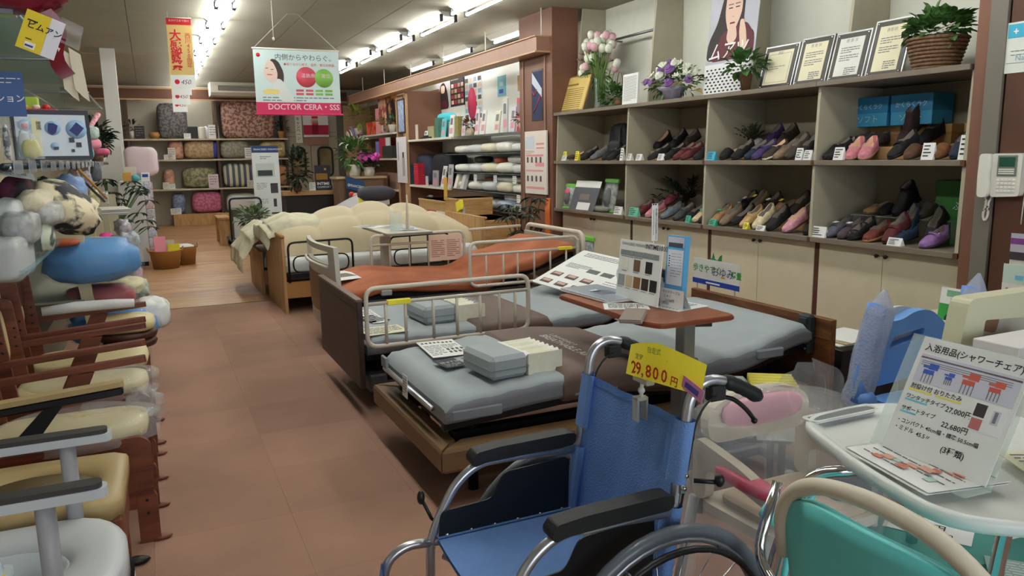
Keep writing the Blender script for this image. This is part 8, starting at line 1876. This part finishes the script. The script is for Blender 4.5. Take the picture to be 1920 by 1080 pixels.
for (px, lab, c) in ((880, 'red-leaved small plant in a pale pot on the upper shelf', (120, 60, 40)), (980, 'ivy plant at the column end of the glass top', (80, 120, 60))):
    y = P(px, 245, x=4.3).y; t = thing('potted_plant', lab, 'plant', (4.32, y, ZU+.001)); MB().lathe([(.05, 0), (.07, .1), (0, .09)], 12).build('pot', M('pale_pot', (206, 190, 160), .6), t); leafy(t, 'leaves', M('leaf_%d' % px, c, .6, var=.4, scale=20), cloud(random.Random(px), 50, (0, 0, .16), (.1, .14, .07)), .07, 3, aspect=.7)
# navy bags, red and teal boxes on the shelf below
for (px0, px1, c, lab, hz) in ((778, 822, (44, 50, 72), 'navy fabric bag on the second shelf', .52), (822, 858, (24, 26, 34), 'black fabric bag beside the navy one', .54)):
    ya, yb = P(px0, 330, x=4.5).y, P(px1, 330, x=4.5).y; t = thing('fabric_bag', lab, 'bag', (4.55, (ya+yb)/2, .921)); MB().ball((0, 0, hz/2), (.2, (ya-yb)/2*.9, hz/2), 18, 12, .4, jit=.08).build('bag', M('bag_%d' % c[0], c, .7), t)
for j, (px, c, nm2) in enumerate(((771, (50, 84, 100), 'dark teal'), (784, (190, 36, 62), 'crimson'))):
    y = P(px, 330, x=4.28).y
    for k in range(10):
        t = thing('slim_box', '%s slim box, %s from the bottom of its stack of ten' % (nm2, ORD[k]), 'box', (4.24, y, .921+.037*k), 0, '%s slim boxes' % nm2); MB().box(0, .16, -.12, .12, 0, .034, .003).build('box', M('slim_%d' % c[0], c, .5), t)
for (px, sy, h, c, lab, tl) in ((797, .1, .16, (206, 206, 206), 'little white animal figure on the second shelf', 0), (813, .26, .26, (160, 156, 170), 'grey picture card on the second shelf', .05), (826, .16, .34, (222, 222, 226), 'white brochure with a pink foot on the second shelf', .2), (840, .18, .36, (190, 190, 196), 'grey brochure next to the pillows', .1), (850, .12, .24, (214, 210, 196), 'rolled cream cloths leaning at the shelf end', .3), (862, .12, .24, (200, 200, 200), 'grey wrapped cloth at the foot of the pillows', .3)):
    blk('display_item', lab, 'display item', px, 4.22, .921, sy, h, .02 if tl < .3 else .06, M('di_%d_%d' % (c[0], c[2]), c, .5), tl, tl not in (0, .3))
# framed textile and comic-like poster on the column side
t, w, h = sheet(997, 228, 1017, 128, 4.185, 'dark framed textile with diagonal white and navy bands on the column', M('dark_frame_wood', (50, 34, 28), .4), tilt=0, th=.03)
o = MB().add([(.02, .02, 0), (w-.02, .02, 0), (w-.02, h*.45, 0), (.02, h*.75, 0)], [(0, 1, 2, 3)], Tr(0, 0, .002)).build('navy_cloth', M('navy_cloth', (50, 60, 96), .8, var=.2, scale=40), t)
MB().add([(.02, h*.75, 0), (w-.02, h*.45, 0), (w-.02, h*.62, 0), (.02, h-.02, 0)], [(0, 1, 2, 3)], Tr(0, 0, .002)).build('white_cloth', M('pale_cloth', (190, 200, 214), .8), t); MB().add([(.02, h-.02, 0), (w-.02, h*.62, 0), (w-.02, h-.02, 0)], [(0, 1, 2)], Tr(0, 0, .002)).build('navy_corner', M('navy_cloth', (50, 60, 96), .8), t)
MB().tube([(.06, .1, .004), (w*.5, h*.3, .004), (w-.05, h*.5, .004)], .008, 5).tube([(.03, .35, .004), (w*.3, h*.5, .004), (w*.5, h*.62, .004)], .008, 5).build('red_stitch_line', M('dull_red', (170, 70, 80), .8), t)['kind'] = 'stuff'
for (y0, y1, z0, z1) in ((-.30, -.27, .55, 2.60), (.27, .30, .55, 2.60), (-.30, .30, 2.58, 2.62)): MB().box(4.176, 4.188, y0+8.35, y1+8.35, z0, z1, .003).build('moulding', M('panel_moulding', (136, 104, 88), .5), bpy.data.objects['wall_column'])
t, w, h = sheet(985, 362, 1024, 244, 4.15, 'pink and white illustrated notice standing by the column', M('cream_pink_notice', (230, 222, 212), .6), th=.02)
rn = random.Random(4); PKI = M('rose_print', (226, 150, 160), .6); prints(t, [(w*.06, h*.72, w*.4, h*.2, 0), (w*.55, h*.78, w*.35, h*.03, 1), (w*.55, h*.72, w*.35, h*.02, 1), (w*.06, h*.6, w*.8, h*.03, 1), (w*.5, h*.44, w*.4, h*.06, 1), (w*.05, h*.36, w*.8, h*.025, 1), (w*.05, h*.08, w*.85, h*.035, 1)]+[(w*(.1+.2*i), h*(.50-.3*j), w*.08, h*.09, 2) for i in range(4) for j in range(2)]+lines(w*.05, h*.68, w*.4, 3, h*.02, h*.006, 3), [M('pale_blue_panel', (206, 216, 226), .5), PKI, M('dark_figure', (90, 84, 90), .6), GREYINK])
# orange chair back, cartons, wooden boxes, poster and plant before the section
t = thing('orange_chair', 'orange moulded chair back between the column and the shoe shelves', 'chair', (3.95, 7.55, 0))
MB().prism(rpoly([(-.24, .30), (.22, .30), (.24, .86), (.14, .93), (-.16, .93), (-.26, .86)], .07), 'y', -.02, .03, T=Rz(RAD(60))).build('backrest', M('orange_plastic', (206, 104, 40), .45), t); MB().box(-.2, .2, -.02, .36, .40, .44, .01, T=Rz(RAD(60))).build('seat', M('orange_plastic', (206, 104, 40), .45), t)
for x in (-.18, .18):
    for y in (.02, .32): MB().cyl(tuple(Rz(RAD(60)) @ Vector((x, y, .40))), tuple(Rz(RAD(60)) @ Vector((x*1.1, y*1.1, 0))), .014, 8).build('leg', BLKM, t)
CARD = M('carton_brown', (196, 160, 106), .8, var=.06); LWB = M('pale_box_wood', (206, 168, 110), .5, kind='wood', scale=3, col2=(184, 142, 88))
def crate(px0, px1, X, ztop, z0, dx, lab, m, name='carton', cat='box'):
    ya, yb = P(px0, 400, x=X).y, P(px1, 400, x=X).y; t = thing(name, lab, cat, (X, (ya+yb)/2, z0)); w = ya-yb; h = ztop-z0
    MB().box(0, dx, -w/2, w/2, 0, h, .003).build('body', m, t); MB().box(-.006, dx+.006, -w/2-.006, w/2+.006, h-.03, h, .003).build('rim', m, t); return t
t = crate(786, 838, 3.62, .80, .40, .42, 'kraft carton with dark shoe-like things on top, on the dark chest', CARD); 
MB().ball((.1, .35, .42), (.05, .12, .03), 10, 6).build('dark_goods', BLACK, t); 
crate(784, 834, 3.66, .40, 0, .4, 'dark brown chest under the kraft carton', M('chest_brown', (72, 50, 42), .5), 'chest', 'chest')
crate(836, 858, 3.60, .86, 0, .5, 'tall pale wooden box beside the red poster', LWB, 'wooden_box', 'box')
t = crate(860, 910, 3.50, .66, 0, .45, 'pale wooden box with an open top and a rail, nearest the plant', LWB, 'wooden_box', 'box')
MB().cyl((-.02, -.5, .69), (-.02, .55, .69), .018, 8).build('rail', LWE, t)
t, w, h = sheet(802, 434, 834, 392, 3.56, 'crimson and white poster with a portrait before the brown chest', PAPER, tilt=.03, zfix=.30)
prints(t, [(0, 0, w*.5, h, 0), (w*.62, h*.05, w*.3, h*.5, 1), (w*.66, h*.5, w*.2, h*.35, 2), (w*.64, h*.8, w*.24, h*.12, 3)], [M('crimson_poster', (190, 36, 60), .5), M('lilac_shirt', (190, 180, 206), .6), SKIN, HAIRB]); text(t, 'ご体感', h*.18, PAPER, w*.03, h*.55, .003, bold=.03, wide=.8); text(t, 'ください', h*.15, PAPER, w*.03, h*.25, .003, bold=.02, wide=.75)
MB().box(w*.3, w*.5, -.30, .02, -.03, -.008).build('prop', LW, t)
for k, (px, py0, py1, X, c, lab) in enumerate(((835, 332, 376, 3.7, (214, 172, 70), 'ochre yellow tall card stick above the cartons'), (868, 388, 440, 3.45, (176, 176, 168), 'grey card strip with a yellow top by the wooden boxes'))):
    a, b_ = P(px, py1, x=X), P(px, py0, x=X); t = thing('card_stick', lab, 'sign', (X, a.y, a.z if k == 0 else .4)); h = b_.z-t.location.z
    MB().box(0, .012, -.06, .06, 0, h, .003, T=Rx(.05)).build('card', M('stick_%d' % k, c, .6), t)
    if k: MB().box(-.03, .012, -.14, .02, h-.05, h+.07, .003, T=Rx(-.3)).build('yellow_top', YELP, t)
    MB().cyl((.006, 0, -(t.location.z)), (.006, 0, 0), .006, 6).build('pole', LGREY, t)
t = thing('wine_red_cloth', 'wine red cloth lying on the box behind the wooden boxes', 'cloth', (4.10, 10.5, .60)); MB().box(-.12, .16, -1.0, .8, -.60, 0, .01).build('box', M('grey_goods_box', (150, 146, 140), .7), t); MB().ball((0, 0, .04), (.16, .95, .06), 20, 8, .6, jit=.3).build('cloth', M('wine_cloth', (150, 20, 56), .7, bump=.3, bscale=8), t)
for k in range(5):
    q = thing('grey_packet', 'grey shiny packet left of the umbrella plant, %s from the far end' % ORD[4-k], 'packet', (3.95, 9.35-k*.14, 0), 0, 'grey packets by the plant'); MB().box(0, .10, -.05, .05, .0, .50-.02*k, .02, T=Ry(-.1)).build('packet', M('grey_shiny', (150, 156, 156), .3, var=.5, scale=14, bump=.6, bscale=12), q)
t = thing('schefflera', 'tall umbrella plant with leaf whorls between the beds and the column', 'plant', (3.62, 7.55, 0)); MB().lathe([(.11, 0), (.15, .26), (.16, .28), (0, .26)], 16).build('pot', BROWNW, t)
rn = random.Random(5); st_ = MB(); pts = []
for k in range(24):
    a = rn.uniform(0, 2*pi); r = rn.uniform(.05, .34); z = rn.uniform(.50, .98); tip = Vector((cos(a)*r*.8, sin(a)*r, z)); st_.tube([(0, 0, .25), (cos(a)*r*.3, sin(a)*r*.3, z*.6), tip], .006, 5)
    for q in range(7): b2 = 2*pi*q/7; pts.append((tip, Vector((cos(b2), sin(b2), -.3))))
st_.build('stems', BROWNW, t)['kind'] = 'stuff'; leafy(t, 'leaves', DLEAF, pts, .13, 3, aspect=.32)
# ================================================================ gift section beyond the side wall
u3 = thing('gift_shelf_unit', 'brown gift shelving with flowers and textiles at the far right', 'shelving', (4.2, 16, 0))
MB().box(.64, .66, -2.5, 2.4, 0, 2.6).build('back_board', M('gift_back', (120, 92, 72), .6), u3)
for z in (1.87, 1.385, .80): MB().box(0, .64, -2.0, 2.3, z-.035, z, .003).build('shelf', SB, u3)
for y in (-2.02, 2.3): MB().box(0, .64, y-.02, y+.02, 0, 2.6).build('side_board', TRIM, u3)
MB().box(.0, .6, -2.48, -2.04, 0, 2.5).build('end_cabinet', BROWNP, u3)
for (y0, y1) in ((-2.50, -2.46), (-2.08, -2.04)): MB().box(-.03, .0, y0, y1, .0, 2.45, .003).build('post', TRIM, u3)
MB().box(-.03, .0, -2.5, -2.04, 2.42, 2.46, .003).build('post', TRIM, u3)
t, w, h = sheet(747, 251, 757, 184, 4.165, 'narrow dark framed blue and white picture on the end cabinet', M('dark_frame_wood', (50, 34, 28), .4), th=.03); prints(t, [(.03, .03, w-.06, h-.06, 0)], [M('blue_white_print', (160, 176, 206), .6, var=.4, scale=12)])
t, w, h = sheet(746, 342, 761, 256, 4.165, 'tall white poster of a standing person on the end cabinet', M('soft_white_poster', (222, 220, 226), .6)); prints(t, [(w*.55, h*.15, w*.25, h*.4, 0), (w*.58, h*.55, w*.16, h*.12, 1), (w*.15, h*.5, w*.06, h*.4, 2)], [M('pale_grey_dress', (176, 170, 170), .6), HAIRB, GREYINK])
def g3(px0, px1, z, h, c, lab, name='gift_box', cat='box', X=4.24, d=.2, m=None, p=None):
    ya, yb = P(px0, 270, x=X).y, P(px1, 270, x=X).y; t = thing(name, lab, cat, (X, (ya+yb)/2, z+.001)); mm = m or M('g3_%d_%d_%d' % c, c, .6)
    if p: MB().ball((d/2, 0, h/2), (d/2, (ya-yb)/2, h/2), 14, 10, p).build('body', mm, t)
    else: MB().box(0, d, -(ya-yb)/2, (ya-yb)/2, 0, h, .004).build('body', mm, t)
    return t
g3(706, 712, 1.87, .50, (226, 150, 160), 'pink folded textile on the top gift shelf', 'textile', 'textile'); g3(712, 726, 1.87, .74, None, 'tall rose and gold patterned textile on the top gift shelf', 'textile', 'textile', m=pat('rose_gold', (206, 160, 130), (150, 60, 60), 6))
g3(727, 736, 1.87, .76, None, 'tall black and gold patterned textile on the top gift shelf', 'textile', 'textile', m=pat('black_gold', (176, 120, 60), (40, 24, 22), 5)); g3(688, 704, 1.87, .26, None, 'orange and red wrapped gifts on the top gift shelf', m=pat('orange_red', (222, 110, 50), (190, 40, 40), 6)); g3(655, 678, 1.87, .24, None, 'blue and pink picture card on the top gift shelf', 'picture_card', 'card', m=pat('blue_pink', (150, 180, 220), (200, 90, 130), 5), d=.04)
g3(704, 710, 1.385, .34, (120, 120, 190), 'violet striped box on the second gift shelf'); g3(711, 722, 1.385, .40, (180, 40, 60), 'red box behind the dark green stack'); g3(716, 734, 1.385, .24, None, 'stack of dark green boxes on the second gift shelf', m=M('green_stack', (96, 100, 84), .6, kind='band', scale=9, col2=(50, 54, 46), vec=(0, 0, 3)), X=4.22)
g3(718, 730, 1.625, .16, (214, 218, 220), 'white card on the dark green stack', d=.03, X=4.25)
g3(706, 742, .80, .30, None, 'pinkish stacked gift boxes on the low gift shelf', m=M('pink_stack', (206, 176, 160), .7, kind='band', scale=5, col2=(160, 124, 112), vec=(0, 1, 3)))
g3(686, 706, 0, 1.10, (122, 84, 60), 'brown cabinet below the flower pots', 'cabinet', 'cabinet', X=4.0)
for (px, py, y, kind, lab) in ((724, 245, 14.8, 'small', 'small green plant in a pink pot, left of two on the top gift shelf'), (738, 243, 14.1, 'small', 'small green plant in a cream pot, right of two on the top gift shelf')):
    yy = P(px, py, x=4.24).y; t = thing('potted_plant', lab, 'plant', (4.16, yy, 1.871) if 0 else (4.22, yy, 1.871)); MB().lathe([(.06, 0), (.08, .14), (0, .13)], 12).build('pot', PKT if 'pink' in lab else OFFW, t); leafy(t, 'leaves', LEAF, cloud(random.Random(px), 40, (0, 0, .2), (.12, .16, .08)), .09, 2)
tt = thing('flower_table', 'pale topped table carrying the flower pots at the far right', 'table', (3.55, 14.6, 0)); MB().box(-.45, .5, -.3, .3, 1.02, 1.06, .004).build('top', M('pale_wood_top', (190, 166, 130), .5), tt); MB().box(-.4, .45, -.26, .26, 0, 1.02).build('body', M('gift_back', (120, 92, 72), .6), tt)
FT = 1.062
t = thing('cyclamen', 'bright pink cyclamen in a white pot on the pale topped table', 'flowers', (P(692, 315, y=14.45).x, 14.45, FT)); MB().lathe([(.09, 0), (.12, .17), (0, .16)], 14).build('pot', OFFW, t); leafy(t, 'leaves', DLEAF, cloud(random.Random(1), 60, (0, 0, .22), (.2, .15, .07)), .10, 3, aspect=.8)
rn = random.Random(8)
for k in range(16): MB().ball((rn.uniform(-.17, .17), rn.uniform(-.08, .08), .34+rn.uniform(-.05, .08)), (.05, .03, .05), 8, 6, jit=.5, seed=k).build('flower_head', M('cyclamen_pink', (226, 90, 190), .6), t)
t = thing('lily_plant', 'white flowering leafy plant in a white pot beside the cyclamen', 'flowers', (P(665, 318, y=14.5).x, 14.5, FT)); MB().lathe([(.09, 0), (.13, .22), (0, .2)], 14).build('pot', OFFW, t); leafy(t, 'leaves', LEAF, cloud(random.Random(2), 130, (0, 0, .42), (.26, .15, .22)), .17, 3, aspect=.4); leafy(t, 'white_flowers', WT_, cloud(random.Random(3), 16, (0, 0, .66), (.2, .1, .08)), .16, 3, aspect=.25)
t = thing('orchid', 'yellow-green orchid spray above the blue and pink card', 'flowers', (4.1, P(672, 240, x=4.1).y, 0)); MB().cyl((0, 0, 0), (0, 0, 1.9), .02, 8).build('stand', DPO, t); MB().lathe([(.07, 1.9), (.09, 2.02), (0, 2.0)], 12).build('pot', OFFW, t); leafy(t, 'leaves', M('yellow_green_leaf', (150, 160, 70), .6, var=.3, scale=20), cloud(random.Random(9), 60, (0, 0, 2.28), (.2, .3, .2)), .16, 3, aspect=.4)
t = thing('blue_sign_board', 'slanted dark blue display board with white lettering before the flower table', 'sign', (P(648, 350, y=14.2).x, 14.15, 0)); w = .34
MB().prism([(0, 0), (w, 0), (w, .96), (0, 1.08)], 'y', 0, .03).build('board', M('navy_board', (32, 40, 58), .5), t); MB().prism([(0, .86), (w, .76), (w, .97), (0, 1.09)], 'y', -.012, -.002).build('blue_header', M('bright_navy', (34, 74, 120), .5), t)
text(t, '◎FRANCEBED', .065, PAPER, 0, 0, 0, bold=.01, T=frame((.02, -.016, .90), (1, 0, -.2), (.1, 0, 1)), wide=.75); MB().prism([(.04, .50), (.26, .48), (.26, .72), (.04, .76)], 'y', -.006, -.002).build('photo_print', M('bed_photo', (120, 96, 80), .6, var=.3, scale=10), t)
